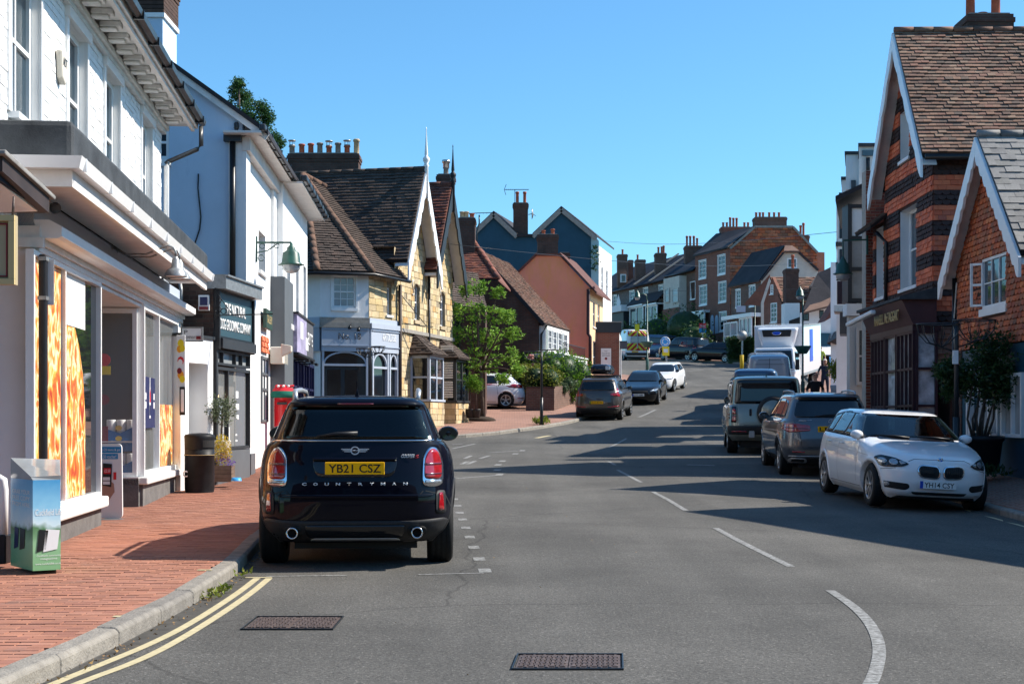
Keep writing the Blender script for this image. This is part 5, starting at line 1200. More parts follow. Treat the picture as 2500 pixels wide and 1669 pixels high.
# canopy over the shop front: lead top, white gutter, soffit
cu0,cu1,cd = -2.0,7.75,.56
m = MB();pbox(m,F1,cu0-.02,3.50,-1.0,cu1+.05,3.86,cd-.01);m.v[-3] = m.v[-3];m.build('canopy_roof','lead',B1,bevel=.05,seg=2)
m = MB();m.prism([F1.pt(cu0,3.44,cd+.06),F1.pt(cu0,3.54,cd+.09),F1.pt(cu0,3.54,cd-.02),F1.pt(cu0,3.44,cd-.02)],F1.u*(cu1-cu0+.08));m.build('gutter','white_gloss',B1)
m = MB();m.prism([F1.pt(cu0-.10,3.44,cd+.06),F1.pt(cu0-.13,3.54,cd+.09),F1.pt(cu0-.001,3.54,cd+.09),F1.pt(cu0-.001,3.44,cd+.06)],F1.n*-3.2);m.build('gutter','white_gloss',B1)
for k in range(9):
    m = MB();u = cu0+.05+k*1.2;pbox(m,F1,u,3.435,cd-.005,u+.03,3.545,cd+.093);m.build('gutter_bracket','white_gloss',B1)
m = MB();pbox(m,F1,cu0+.02,3.30,cd-.06,cu1,3.50,cd-.02);pbox(m,F1,cu0+.04,3.40,0,cu1,3.43,cd-.06);pbox(m,F1,cu0+.02,3.30,-3,cu0+.06,3.50,cd-.06);m.build('canopy_soffit','soffit',B1)
# fascia and lintel
fu0,fu1 = F1.U(88),F1.U(442)
m = MB();pbox(m,F1,fu0,3.10,-.2,fu1,3.39,-.02);m.build('fascia','blue_grey',B1);MATS['blue_grey'].node_tree.nodes
m = MB();m.prism([F1.pt(fu0,2.99,0),F1.pt(fu0,2.99,.19),F1.pt(fu0,3.01,.23),F1.pt(fu0,3.10,.23),F1.pt(fu0,3.16,.12),F1.pt(fu0,3.16,-.02)],F1.u*(fu1-fu0));m.build('fascia_board','white',B1)
m = MB();pbox(m,F1,fu0,2.93,-.12,fu1,2.988,.06);pbox(m,F1,fu0,2.87,-.14,fu1,2.928,.03);m.build('lintel','white_dirty',B1)
m = MB();pbox(m,F1,fu0-3.0*0,.0,-4.0,fu0+.05,3.4,-.02);m.build('return_wall','white',B1)
for k in range(3):
    m = MB();a = F1.pt(fu0-.012,0,-.35-.9*k);b = F1.pt(fu0-.012,2.88,-.35-.9*k);m.bar(a+V3((0,0,.2)),b,.012,.03);m.build('panel_bead','white_gloss',B1)
m = MB();pbox(m,F1,fu0-.06,2.90,-3.5,fu0+.0,2.99,.08);pbox(m,F1,fu0-.03,2.99,-3.5,fu0,3.1,.04);m.build('return_moulding','white_dirty',B1)
def pizza_tex(n,l,tc,out,b):
    geo = n.new('ShaderNodeNewGeometry');mp = n.new('ShaderNodeMapping');mp.inputs['Scale'].default_value = (1,1.0,.62);l.new(geo.outputs['Position'],mp.inputs[0])
    nz = n.new('ShaderNodeTexNoise');nz.inputs['Scale'].default_value = 4.6;nz.inputs['Detail'].default_value = 9;nz.inputs['Distortion'].default_value = .9;l.new(mp.outputs[0],nz.inputs['Vector'])
    vo = n.new('ShaderNodeTexVoronoi');vo.inputs['Scale'].default_value = 5.5;l.new(mp.outputs[0],vo.inputs[0]);ml = n.new('ShaderNodeMath');ml.operation = 'MULTIPLY_ADD';ml.inputs[1].default_value = .10;l.new(vo.outputs['Distance'],ml.inputs[0]);l.new(nz.outputs['Fac'],ml.inputs[2]);sb_ = n.new('ShaderNodeMath');sb_.operation = 'SUBTRACT';sb_.inputs[1].default_value = .03;l.new(ml.outputs[0],sb_.inputs[0])
    cr = n.new('ShaderNodeValToRGB');cols = [(0,(.10,.02,.01)),(.36,(.45,.05,.02)),(.44,(.74,.18,.03)),(.49,(.88,.46,.08)),(.54,(.94,.80,.52)),(.59,(.80,.28,.04)),(.68,(.55,.08,.03)),(.8,(.9,.6,.15))]
    while len(cr.color_ramp.elements) < len(cols):cr.color_ramp.elements.new(.5)
    for e,(p,c) in zip(cr.color_ramp.elements,cols):e.position = p;e.color = (*c,1)
    l.new(sb_.outputs[0],cr.inputs[0]);return cr.outputs[0]
M('poster_food',rough=.35,tex=pizza_tex)
plz = gz(-4.6,15)+PAVH;sz = plz+.32
def shopwin(u0,u1,z0,z1,divs,gm,d=0,name='shop_window',fm='white_gloss',fw=.07,P=F1,frame_d=.09,parent=B1,trans=None,depth=.05):
    f = MB();pbox(f,P,u0,z0,d-depth,u0+fw,z1,d+frame_d-.05);pbox(f,P,u1-fw,z0,d-depth,u1,z1,d+frame_d-.05);pbox(f,P,u0+fw,z0,d-depth,u1-fw,z0+fw,d+frame_d-.055);pbox(f,P,u0+fw,z1-fw,d-depth,u1-fw,z1,d+frame_d-.055)
    for q in divs:pbox(f,P,q-fw*.4,z0+fw,d-depth,q+fw*.4,z1-fw,d+frame_d-.058)
    if trans:
        for zt_ in trans:pbox(f,P,u0+fw,zt_-.025,d-depth,u1-fw,zt_+.025,d+frame_d-.062)
    w = f.build(name,fm,parent)
    g = MB();g.add([P.pt(u0+fw,z0+fw,d-.03),P.pt(u1-fw,z0+fw,d-.03),P.pt(u1-fw,z1-fw,d-.03),P.pt(u0+fw,z1-fw,d-.03)],[(0,1,2,3)]);g.build('pane',gm,w)
    return w
a0,a1,a2 = F1.U(76),F1.U(157),F1.U(243)
s_ = shopwin(a0,a2,sz+.02,2.87,[F1.U(157)],'glass_dark',fw=.05,frame_d=.075)
pz = MB();pbox(pz,F1,a0+.055,sz+.08,-.028,F1.U(154),2.81,-.022);pz.build('food_poster','poster_food',s_)
pz = MB();q0,q1 = F1.U(163),F1.U(214)
zb1,zb2 = F1.uz(163,790)[1],F1.uz(165,664)[1];pts = [(q0,sz+.08),(q1-.02,sz+.08),(q1-.02,1.35),(q1-.14,1.8),(q1-.34,2.1),(q1-.55,zb1-.01),(q0,zb1-.01)]
pz.prism([F1.pt(u,z,-.028) for u,z in pts],F1.n*.006);pz.build('food_poster','poster_food',s_)
bl = MB();pbox(bl,F1,q0,zb1,-.029,q1,zb2,-.0265);bl.build('roller_blind','blind',s_)
m = MB();pbox(m,F1,a0-.05,sz-.10,-.1,a2+.03,sz+.02,.10);m.build('window_sill','white_dirty',B1,bevel=.02,seg=2)
m = MB();pbox(m,F1,a0-.02,0,-.1,a2,sz-.10,.02);m.build('plinth','plinth_dark',B1)
# second bay with its glazed return
b0,b1,b2 = F1.U(345),F1.U(384),F1.U(430)
sz2 = sz+.12
sb = shopwin(b0,b2,sz2,2.87,[b1],'glass_clear')
m = MB();pbox(m,F1,b0-.08,sz2-.10,-.1,b2+.12,sz2,.10);m.build('window_sill','white_dirty',B1,bevel=.02,seg=2)
m = MB();pbox(m,F1,b0,0,-.3,b2+.1,sz2-.10,.02);m.build('plinth','plinth_dark',B1)
m = MB();pbox(m,F1,b2,sz2,-.3,fu1,2.87,.0);m.build('end_pier','white',B1)
RT = Plane(F1.pt(b0,0,-.02).xy,-F1.n)   # faces the camera
sr = shopwin(.03,1.75,sz2,2.80,[.78],'glass_clear',P=RT,fw=.06)
m = MB();pbox(m,RT,0,0,-.1,1.8,sz2-.02,.02);m.build('plinth','plinth_dark',B1);m = MB();pbox(m,RT,0,sz2-.10,-.1,1.8,sz2,.08);m.build('window_sill','white_dirty',B1)
# interior behind the glass
m = MB();pbox(m,F1,a2-.06,.15,-1.9,a2-.02,2.86,-.12);pbox(m,F1,a2,.1,-1.95,fu1,2.9,-1.88);pbox(m,F1,a2,2.82,-1.9,b0,2.86,0);m.build('entrance_lining','white_dirty',B1)
m = MB();pbox(m,F1,b0+.5,.1,-1.85,b2,2.85,-1.2);pbox(m,F1,b0+1.0,.1,-1.85,b0+1.05,2.85,-.1);m.build('interior','room',B1)
m = MB();pbox(m,F1,a2+.05,plz,-1.88,b0-.05,2.3,-1.80);m.build('door','charcoal_grey',B1)
M('roll_blue',(.02,.16,.42),.3,noise=(9,.2));M('roll_white',(.8,.8,.8),.4);M('roll_gold',(.75,.5,.08),.4)
def rollpack(u,z):
    t = thing('toilet_roll_pack','x','pack',F1.pt(u,z,-.30));mb = MB()
    for i in range(3):
        for j in range(2):mb.lathe(F1.pt(u,z,-.16-.13*i)+V3((0,0,.1*0+j*.14)),[(.01,0),(.058,0),(.062,.01),(.062,.13),(.058,.14),(.01,.14)],12)
    mb.build('rolls','roll_white',t)
    w_ = MB();o0 = F1.pt(u-.066,z,-.09);U_ = -F1.n;w_.prism([o0,o0+U_*.40,o0+U_*.40+V3((0,0,.16)),o0+U_*.2+V3((0,0,.10)),o0+V3((0,0,.2))],F1.u*-.006);w_.build('wrapper','roll_blue',t)
    g_ = MB();c_ = o0+U_*.22+V3((0,0,.17))-F1.u*.009;vs = [c_]+[c_+U_*(.045*math.cos(k*math.pi/5))+V3((0,0,.035*math.sin(k*math.pi/5))) for k in range(10)];g_.add(vs,[(0,1+k,1+(k+1) % 10) for k in range(10)]);g_.build('emblem','roll_gold',t)
    return t
sh = MB();pbox(sh,F1,b0+.06,sz2,-.62,b0+.30,sz2+.03,-.06);pbox(sh,F1,b0+.02,1.02,-.62,b0+.30,1.04,-.06);sh.build('display_shelf','white_dirty',B1)
for k,(z,lb) in enumerate(((sz2+.03,'blue and white pack of toilet rolls at the bottom of the shop window stack'),(sz2+.34,'blue and white pack of toilet rolls in the middle of the window stack'),(1.045,'blue and white pack of toilet rolls topmost in the shop window'))):
    t = rollpack(b0+.16,z);t['label'] = lb;t['group'] = 'packs of toilet rolls in the shop window'
def flat(name,label,cat,P,pts,mat,d=.01,th=.006,r=None,group=None):
    t = thing(name,label,cat,P.pt(pts[0][0],pts[0][1],d),group);m = MB();m.prism([P.pt(u,z,d) for u,z in pts],P.n*th);m.build('panel',mat,t);return t
def disc(u,z,r,k=20):return [(u+r*math.cos(2*math.pi*i/k),z+r*math.sin(2*math.pi*i/k)) for i in range(k)]
M('sign_red',(.65,.02,.03),.4);M('sign_yellow',(.85,.65,.02),.4);M('sign_maroon',(.22,.02,.03),.4);M('sign_blue',(.02,.25,.50),.4);M('sign_navy',(.015,.02,.09),.35);M('sign_white',(.78,.78,.77),.4);M('sign_orange',(.85,.35,.03),.4)
def RU(px):return RT.uz(px)[0]
t = flat('window_sticker','round red sticker high in the dark shop window','sticker',RT,disc(RT.uz(252,878)[0],RT.uz(252,878)[1],.085),'sign_red',.05)
t = flat('window_sticker','yellow rectangular sticker below the round red one','sticker',RT,[RT.uz(x,y) for x,y in ((243,914),(268,914),(268,893),(243,893))],'sign_yellow',.05)
for i in range(3):text('OPEN',t,RT,(min(RT.uz(262,900)[0],RT.uz(248,900)[0]),RT.uz(250,909-i*5)[1],max(RT.uz(262,900)[0],RT.uz(248,900)[0]),RT.uz(250,906-i*5)[1]),'sign_maroon',d=.06,extrude=0)
flat('window_sticker','white and red lettered sticker lower in the dark shop window','sticker',RT,disc(RT.uz(252,975)[0],RT.uz(252,975)[1],.07),'sign_maroon',.05)
t = flat('window_sticker','maroon square notice with a white M in the window','notice',RT,[RT.uz(x,y) for x,y in ((240,1082),(262,1082),(262,1040),(240,1040))],'sign_maroon',.05)
uu = sorted((RT.uz(246,1060)[0],RT.uz(256,1060)[0]));text('M',t,RT,(uu[0],RT.uz(250,1066)[1],uu[1],RT.uz(250,1051)[1]),'sign_white',d=.058,extrude=0)
def on(P,x0,y0,x1,y1,d=.0):
    a = P.uz(x0,y0,d);b = P.uz(x1,y1,d);return [(a[0],b[1]),(b[0],b[1]),(b[0],a[1]),(a[0],a[1])]
t = flat('bottle_poster','navy drinks poster with a bottle on the far shop window','poster',F1,[F1.uz(x,y,.0) for x,y in ((352,1045),(377,1043),(377,924),(352,918))],'sign_navy',.0)
bu,bz = F1.uz(364.5,985,.0); 
m = MB();m.prism([F1.pt(bu+a,bz+b,.008) for a,b in ((-.05,-.20),(.05,-.20),(.06,0),(.05,.15),(.022,.24),(.022,.36),(-.022,.36),(-.022,.24),(-.05,.15),(-.06,0))],F1.n*.002);m.build('bottle_outline','sign_white',t)
m = MB();m.prism([F1.pt(bu+a,bz+b,.011) for a,b in ((-.035,.02),(.045,.02),(.035,.14),(0,.2),(-.035,.14))],F1.n*.002);m.build('bottle_label','sign_red',t)
m = MB();m.prism([F1.pt(bu+a,bz+b,.011) for a,b in ((-.045,-.16),(.045,-.16),(.05,-.02),(-.05,-.02))],F1.n*.002);m.build('bottle_label','sign_navy',t)
for (x,y0,y1) in ((354.5,0,.1),(374.5,0,.1)):
    for dz in (-.02,.10):m = MB();u_ = F1.U(x);pbox(m,F1,u_-.05,bz+dz-.045,.006,u_+.05,bz+dz+.045,.009);m.build('word_block','sign_white',t)
pz = MB();pbox(pz,F1,b1+.06,sz2+.08,-.029,b2-.10,1.55,-.024);pz.build('food_poster','poster_food',sb)
# alarm box, goose-neck lamps, sensor, black box post, cables
t = thing('alarm_box','cream burglar alarm box on the white brick wall between upper windows','alarm box',U1.pt(U1.U(158),U1.uz(155,165)[1],0))
c_ = U1.uz(152,160,.05);m = MB();m.prism([U1.pt(c_[0]+a,c_[1]+b,.01) for a,b in ((-.14,.13),(.14,.17),(.15,-.02),(.05,-.2),(-.10,-.15))],U1.n*.07);m.build('box','cream',t,bevel=.02,seg=2)
text('ADT',t,U1,(c_[0]-.1,c_[1]-.02,c_[0]+.1,c_[1]+.07),'black',d=.083)
t = thing('security_camera','small dome camera under the canopy at the shop corner','camera',F1.pt(F1.U(125),2.95,.05));c_ = F1.uz(124,505,.08)
m = MB();m.box(*(F1.pt(c_[0],c_[1],.05)-V3((.03,.05,.06))),*(F1.pt(c_[0],c_[1],.05)+V3((.03,.05,.06))));m.build('mount','white_dirty',t,bevel=.01);m = MB();m.sphere(F1.pt(c_[0],c_[1]-.01,.12),.055);m.build('dome','charcoal_grey',t)
for k,(bx,lx,ly) in enumerate(((335,424,668),(350,442,672))):
    t = thing('wall_lamp',('grey goose-neck lamp over the fascia, nearer of the pair','grey goose-neck lamp over the fascia, farther of the pair')[k],'lamp',F1.pt(F1.U(bx),3.1,0),'goose-neck lamps over the shop fascia')
    u_ = 2.95+k*.32;zc = 3.37;L = .68
    m = MB();m.lathe(F1.pt(u_,zc,-.01),[(.03,0),(.03,.01)],10,'x');m.tube([F1.pt(u_,zc,.0),F1.pt(u_,zc-.08,.15),F1.pt(u_,zc-.08,.38),F1.pt(u_,zc+.0,.56),F1.pt(u_,zc+.03,L-.04),F1.pt(u_,zc+.0,L+.03),F1.pt(u_,zc-.05,L+.05),F1.pt(u_,zc-.10,L+.05)],.013,8);m.build('goose_neck','galv',t)
    m = MB();m.lathe(F1.pt(u_,zc-.34,L+.05),[(.135,0),(.13,.03),(.10,.08),(.055,.11),(.045,.2),(.02,.24)],20,caps=False);m.build('lamp_shade','galv',t)
    m = MB();m.lathe(F1.pt(u_,zc-.335,L+.05),[(.001,0),(.118,0)],16,caps=False);m.build('bulb_cover','soffit',t)
t = thing('black_post_box','tall black plastic trunking box strapped in front of the food poster','trunking',F1.pt(F1.U(104),plz,.05))
cc = F1.U(104,.06);m = MB();pbox(m,F1,cc-.05,plz+.1,.03,cc+.05,2.84,.10);m.build('trunk','black_plastic',t,bevel=.02,seg=2)
for z in (2.78,2.42):m = MB();pbox(m,F1,cc-.055,z,.025,cc+.055,z+.035,.105);m.build('strap','galv',t)
m = MB();pbox(m,F1,cc+.055,2.38,.05,cc+.06,2.80,.15);m.build('label_plate','sign_white',t)
pipe(B1,'downpipe',[F1.pt(b2+.16,2.5,.10),F1.pt(b2+.16,plz,.10)],.035,'galv',10)
# neighbouring canopy corner and beige hanging sign at the left edge
t = thing('tiled_canopy','slate-edged timber canopy corner jutting in at the far left edge','canopy',at(40,440,9.6))
A = [at(0,398,9.2),at(18,365,9.2),at(133,470,11.3),at(96,488,11.3)]
m = MB();m.prism([at(-120,365,9.0),at(14,365,9.0),at(136,478,10.6),at(-60,478,10.6)],V3((0,0,-.03)));m.build('slates','slate_grey',t,bevel=.006)
m = MB();m.prism([at(-120,372,9.05),at(6,372,9.05),at(120,480,10.5),at(-60,480,10.5)],V3((0,0,-.12)));m.build('soffit_board','dark_wood',t)
m = MB();m.hexa([at(-120,436,9.1),at(-4,436,9.1),at(98,510,10.45),at(-40,510,10.45),at(-120,395,9.1),at(-4,395,9.1),at(98,486,10.45),at(-40,486,10.45)]);m.build('fascia','slate_blue',t)
m = MB();m.hexa([at(-120,452,9.2),at(-8,442,9.2),at(92,516,10.4),at(-40,520,10.4),at(-120,437,9.2),at(-8,437,9.2),at(92,511,10.4),at(-40,511,10.4)]);m.build('soffit','white_gloss',t)
t = thing('hanging_sign','beige hanging sign board with a maroon line, cut by the left edge','sign',at(20,525,8.6))
M('sign_beige',(.42,.34,.20),.5,noise=(2,.06))
a,b = at(-60,695,8.6),at(38,526,8.6);m = MB();m.box(a.x,8.6,a.z,b.x,8.64,b.z);m.build('board','sign_beige',t)
m = MB(); 
for (x0,z0,x1,z1) in ((a.x,b.z-.035,b.x,b.z),(a.x,a.z,b.x,a.z+.035),(b.x-.035,a.z+.036,b.x,b.z-.036)):m.box(x0,8.575,z0,x1,8.598,z1)
m.build('frame','gold',t)
for (x0,z0,x1,z1) in ((a.x,b.z-.055,b.x-.055,b.z-.047),(a.x,a.z+.047,b.x-.055,a.z+.055),(b.x-.055,a.z+.047,b.x-.047,b.z-.047)):m = MB();m.box(x0,8.592,z0,x1,8.5985,z1);m.build('painted_line','sign_maroon',t)
pipe(t,'chain',[at(31,527,8.62),at(34,480,8.62)],.008,'rust_iron',6)

# ------------------------------------------------------------ alley wall, dark brick grooming shop
AL = building('alley_wall','white wall with a deep doorway between the two shops',-5,22.8,'wall')
PW = Plane((-5.13,22.15),(.24,1));uW = PW.U(520)
zt2 = 2.62
dr = (PW.U(461),gz(-5,22.6)+PAVH,PW.U(507),PW.uz(480,886)[1])
wall(AL,PW,[(PW.U(441),0),(uW,0),(uW,zt2),(PW.U(441),zt2)],[dr],'white_render',reveal=.55,thick=.6)
m = MB();pbox(m,PW,dr[0],dr[1],-.62,dr[2],dr[3],-.58);m.build('door','black',AL)
m = MB();pbox(m,PW,PW.U(441)-.02,zt2,-.6,uW+.02,zt2+.05,.03);m.build('coping','charcoal',AL)
DG = building('grooming_shop','dark brick single storey shop with a teal fascia sign',-5,24.5)
PD = Plane((-4.87,23.4),(.086,1));PS = Plane((-7.4,23.38),(1,0))    # shop front; brick side wall facing the camera
zr = 3.66;gd = gz(-4.9,24)+PAVH
wall(DG,PS,[(0,2.0),(2.53,2.0),(2.53,zr),(0,zr)],[],'mortar_dark','side_wall')
courses(DG,'brick','brickwork','brick_dark',PS.pt(0,2.0,.001),PS.u,(0,0,1),[(0,0),(2.53,0),(2.53,zr-2.0),(0,zr-2.0)],.225,.075,.011,.008,0,jit=.4,maxobj=250)
ue = PD.U(609)
m = MB();pbox(m,PD,.0,gd,-3,ue,zr-.02,-.25);m.build('body','room',DG)
m = MB();pbox(m,PD,-.05,zr-.20,-.2,ue+.05,zr,.22);pbox(m,PD,-.05,zr,-.25,ue+.05,zr+.03,.26);m.build('cornice','galv',DG)
m = MB();pbox(m,PD,0,2.48,-.25,.06,zr-.21,.10);pbox(m,PD,ue-.05,2.48,-.25,ue,zr-.21,.10);pbox(m,PD,.06,2.50,-.25,ue-.05,2.66,.14);pbox(m,PD,0,gd,-.25,.07,2.48,.05);m.build('shop_surround','charcoal',DG)
sg = thing('shop_sign','dark teal fascia sign with white letters over the grooming shop','sign',PD.pt(.1,2.6,.05))
M('sign_teal',(.035,.075,.095),.4);s0,s1 = .08,ue-.06
m = MB();pbox(m,PD,s0,2.70,-.02,s1,3.43,.06);m.build('board','sign_teal',sg);m = MB()
pbox(m,PD,s0-.03,2.67,-.02,s1+.03,2.70,.09);pbox(m,PD,s0-.03,3.43,-.02,s1+.03,3.455,.09);pbox(m,PD,s0-.03,2.70,-.02,s0,3.43,.09);pbox(m,PD,s1,2.70,-.02,s1+.03,3.43,.09);m.build('frame','black',sg)
text('THE NATURAL',sg,PD,(s0+.35,3.08,s1-.42,3.27),'sign_white',d=.065,bold=.02);text('DOG GROOMING COMPANY',sg,PD,(s0+.08,2.81,s1-.10,3.0),'sign_white',d=.065,bold=.02)
gw = shopwin(.08,ue-.08,gd+.55,2.20,[.75],'glass_clear',P=PD,fm='charcoal',parent=DG,fw=.05)
cl = shopwin(.08,ue-.08,2.23,2.48,[.45,1.2,1.6],'glass_curtain',P=PD,fm='charcoal',parent=DG,fw=.04)
m = MB();pbox(m,PD,.05,gd-.1,-.2,ue-.03,gd+.54,.02);m.build('stall_riser','charcoal_grey',DG)
m = MB();pbox(m,PD,.1,gd+.55,-.24,ue-.1,2.0,-.22);m.build('interior','room',DG)
lt = MB(); 
for k in range(3):lt.sphere(PD.pt(.35+.12*k,1.72,-.12),.03,10,8); 
M('warm_bulb',(1,.6,.25),.4,emit=((1,.55,.2),6));lt.build('lit_bulbs','warm_bulb',DG,kind='stuff')
for k,(u_,z_,w_,h_,mt) in enumerate(((.2,1.2,.2,.3,'sign_white'),(.5,1.25,.16,.25,'blue_grey'),(1.1,.85,.5,.35,'blind'),(.95,1.35,.22,.3,'blue_grey_d'))):m = MB();pbox(m,PD,u_,z_,-.2,u_+w_,z_+h_,-.19);m.build('pinned_notice',mt,DG)
m = MB();dl = PD.pt(1.55,1.35,-.02)
for (a_,b_,c_,d_) in ((-.2,.35,.16,.12),(-.2,.15,.2,.1),(-.16,-.02,.14,.08),(-.22,-.3,.1,.03),(-.22,-.4,.12,.03)):pbox(m,PD,1.6+a_,1.35+b_,-.028,1.6+a_+c_,1.35+b_+d_,-.0265)
m.build('window_decal','sign_white',DG)
pipe(DG,'downpipe',[PS.pt(2.0,3.55,.06),PS.pt(2.02,3.42,.07),PS.pt(2.02,2.66,.07)],.03,'galv',8)
t = thing('hanging_sign_bracket','black iron sign bracket with scrolls jutting from the grooming shop','bracket',PD.pt(.05,3.0,.1));b0_ = PS.pt(2.57,3.02,.05)
m = MB();m.bar(b0_,b0_+V3((.95,-.05,.02)),.018);m.bar(b0_+V3((0,0,-.05)),b0_+V3((0,0,.45)),.018);m.bar(b0_+V3((0,0,.40)),b0_+V3((.28,-.02,.02)),.012)
for (cx_,cz_,r_) in ((.05,.10,.05),(.14,.07,.045),(.06,.24,.04)):m.tube([b0_+V3((cx_+r_*math.cos(k*.63),-.01,cz_+r_*math.sin(k*.63))) for k in range(11)],.008,6,False)
m.build('ironwork','black',t)
def wallsign(name,label,Y,x0,y0,x1,y1,mat,cat='sign',th=.03,frame=None):
    a,b = at(x0,y1,Y),at(x1,y0,Y);t = thing(name,label,cat,(a.x,Y,a.z));m = MB();m.box(a.x,Y,a.z,b.x,Y+th,b.z);m.build('panel',mat,t,bevel=.004)
    if frame:
        m = MB();w = .02;m.box(a.x-w,Y-.006,a.z-w,a.x,Y+th,b.z+w);m.box(b.x,Y-.006,a.z-w,b.x+w,Y+th,b.z+w);m.box(a.x,Y-.006,b.z,b.x,Y+th,b.z+w);m.box(a.x,Y-.006,a.z-w,b.x,Y+th,a.z);m.build('frame',frame,t)
    return t,a,b
def wtext(t,s,Y,x0,y0,x1,y1,mat,**k):a,b = at(x0,y1,Y),at(x1,y0,Y);return text(s,t,Plane((0,Y),(1,0)),(a.x,a.z,b.x,b.z),mat,d=.003,**k)
t,a,b = wallsign('alarm_box','white alarm box with a dark picture on the dark brick wall',23.30,484,720,510,758,'sign_white','alarm box',.06);m = MB();p,q = at(488,745,23.29),at(506,725,23.29);m.box(p.x,23.288,p.z,q.x,23.299,q.z);m.build('picture','sign_navy',t);m = MB();p,q = at(486,756,23.29),at(508,748,23.29);m.box(p.x,23.288,p.z,q.x,23.299,q.z);m.build('band','sign_maroon',t)
t,a,b = wallsign('street_sign','small white direction sign on the wall top by the alley',22.1,444,801,492,831,'sign_white','sign',.03,'galv');wtext(t,'P',22.1,450,806,458,815,'black',extrude=0);wtext(t,'COMPANY',22.1,450,820,478,827,'black',extrude=0);m = MB();p,q = at(479,828,22.09),at(490,820,22.09);m.box(p.x,22.085,p.z,q.x,22.098,q.z);m.build('band','sign_maroon',t)
t,a,b = wallsign('advert_sign','upright white and yellow flower-like advert panel beside the alley',21.75,431,818,452,944,'sign_white','sign',.02)
for k,(x,y,r,mt) in enumerate(((441,838,8,'sign_yellow'),(438,852,7,'sign_orange'),(445,850,7,'sign_yellow'),(441,880,8,'sign_red'),(440,884,6,'sign_white'),(441,915,8,'sign_orange'),(445,925,7,'sign_yellow'),(438,905,6,'sign_maroon'))):
    c_ = at(x,y,21.74);m = MB();rr = r/3500*21.74;m.prism([(c_.x+rr*math.cos(i*.785),21.745-.001*k,c_.z+rr*1.3*math.sin(i*.785)) for i in range(8)],V3((0,.0008,0)));m.build('blob',mt,t)
t,a,b = wallsign('menu_frame','narrow black menu frame below the yellow advert panel',21.72,438,944,451,1013,'black','sign',.04);m = MB();p,q = at(441,1005,21.7),at(448,950,21.7);m.box(p.x,21.712,p.z,q.x,21.719,q.z);m.build('menu','sign_white',t)
# ------------------------------------------------------------ tall white building with its pale blue gable end
B2 = building('gable_building','tall white building with a pale blue gable end and a big chimney',-6,29)
F2 = Plane((-4.89,26),(-.05,1));G2P = Plane((-16,26),(1,0));L2 = F2.U(731);ze = 6.50
slopeg = .71;xr = -9.6;zrid = 6.45+(-4.45-xr)*slopeg
gw_ = (G2P.U(384),G2P.uz(384,390)[1],G2P.U(413),G2P.uz(413,305)[1])
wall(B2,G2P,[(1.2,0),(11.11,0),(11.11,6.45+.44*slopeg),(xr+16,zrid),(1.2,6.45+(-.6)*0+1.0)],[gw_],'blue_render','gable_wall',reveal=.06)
window(B2,G2P,gw_,.08,'white_gloss','glass_blue',.06,1,1,sillh=.12)
for (p,q,r_) in (((xr,zrid),(-4.42,6.45),.035),):pass
rid = V3((xr,25.85,zrid+.08));eav = V3((-4.40,25.85,6.46));m = MB();m.prism([rid,eav,V3((-4.91,37,6.46)),V3((xr-.5,37,zrid+.08))],V3((0,0,.09)));m.build('roof','slate_dark',B2)
m = MB();m.prism([V3((xr,25.9,zrid+.06)),V3((-15.5,25.9,6.2)),V3((-15.5,37,6.2)),V3((xr-.5,37,zrid+.06))],V3((0,0,.09)));m.build('roof','slate_dark',B2)
m = MB();m.bar(V3((xr,25.9,zrid+.02)),V3((-4.42,25.9,6.42)),.03,.12);m.build('verge','white_dirty',B2)
# street wall in two sections, the second standing proud
us = F2.U(668)
h1 = [tuple(F2.rect(631,560,648,672))]
g2z = gz(-5,27)+PAVH
wall(B2,F2,[(0,g2z-.3),(us,g2z-.3),(us,ze),(0,ze)],h1,'white_render',reveal=.25)
window(B2,F2,h1[0],.22,'white_gloss','glass_dark',.05,1,1)
h2 = [(us+.8,3.45,us+1.5,5.15),(us+2.75,3.45,us+3.45,5.15),(us+4.6,3.45,us+5.3,5.15)]
wall(B2,F2,[(us,2.9),(L2,2.9),(L2,ze-.06),(us,ze-.06)],h2,'white_render',reveal=.2,d=.20,thick=.5)
for h in h2:window(B2,F2,h,.14,'white_gloss','glass_dark',.05,1,1,d=.20,sillh=.12,sillout=.10)
for (a_,b_) in ((.0,.55),(us-.55,us)):m = MB();pbox(m,F2,a_,g2z,.001,b_,ze-.05,.07);m.build('pilaster','white_render',B2)
m = MB();pbox(m,F2,.02,g2z,.0,.62,g2z+1.15,.14);pbox(m,F2,.05,g2z+1.15,.0,.6,g2z+1.19,.11);m.build('pier_base','white_render',B2,bevel=.02);m = MB();pbox(m,F2,.0,g2z-.05,.0,.64,g2z+.36,.155);m.build('plinth','charcoal_grey',B2)
m = MB();pbox(m,F2,-.35,ze-.04,-.3,us,ze+.0,.38);pbox(m,F2,us,ze-.08,-.3,L2+.25,ze-.04,.62);pbox(m,F2,-.02,ze-.30,.0,us,ze-.041,.14);m.build('soffit','soffit',B2)
m = MB();pbox(m,F2,-.35,ze,.34,us,ze+.13,.46);pbox(m,F2,us,ze-.04,.58,L2+.25,ze+.10,.72);m.build('gutter','gutter_black',B2,bevel=.03,seg=2)
for k in range(14):m = MB();u = -.1+k*.8;dd = .46 if u < us else .72;z_ = ze if u < us else ze-.04;pbox(m,F2,u,z_-.02,dd-.14,u+.03,z_+.145,dd+.012);m.build('gutter_bracket','black',B2)
xg = G2P.U(548);m = MB();pbox(m,G2P,G2P.U(549),G2P.uz(549,340)[1]-.06,.02,11.11,G2P.uz(549,340)[1]+.06,.14);m.build('gutter','gutter_black',B2)
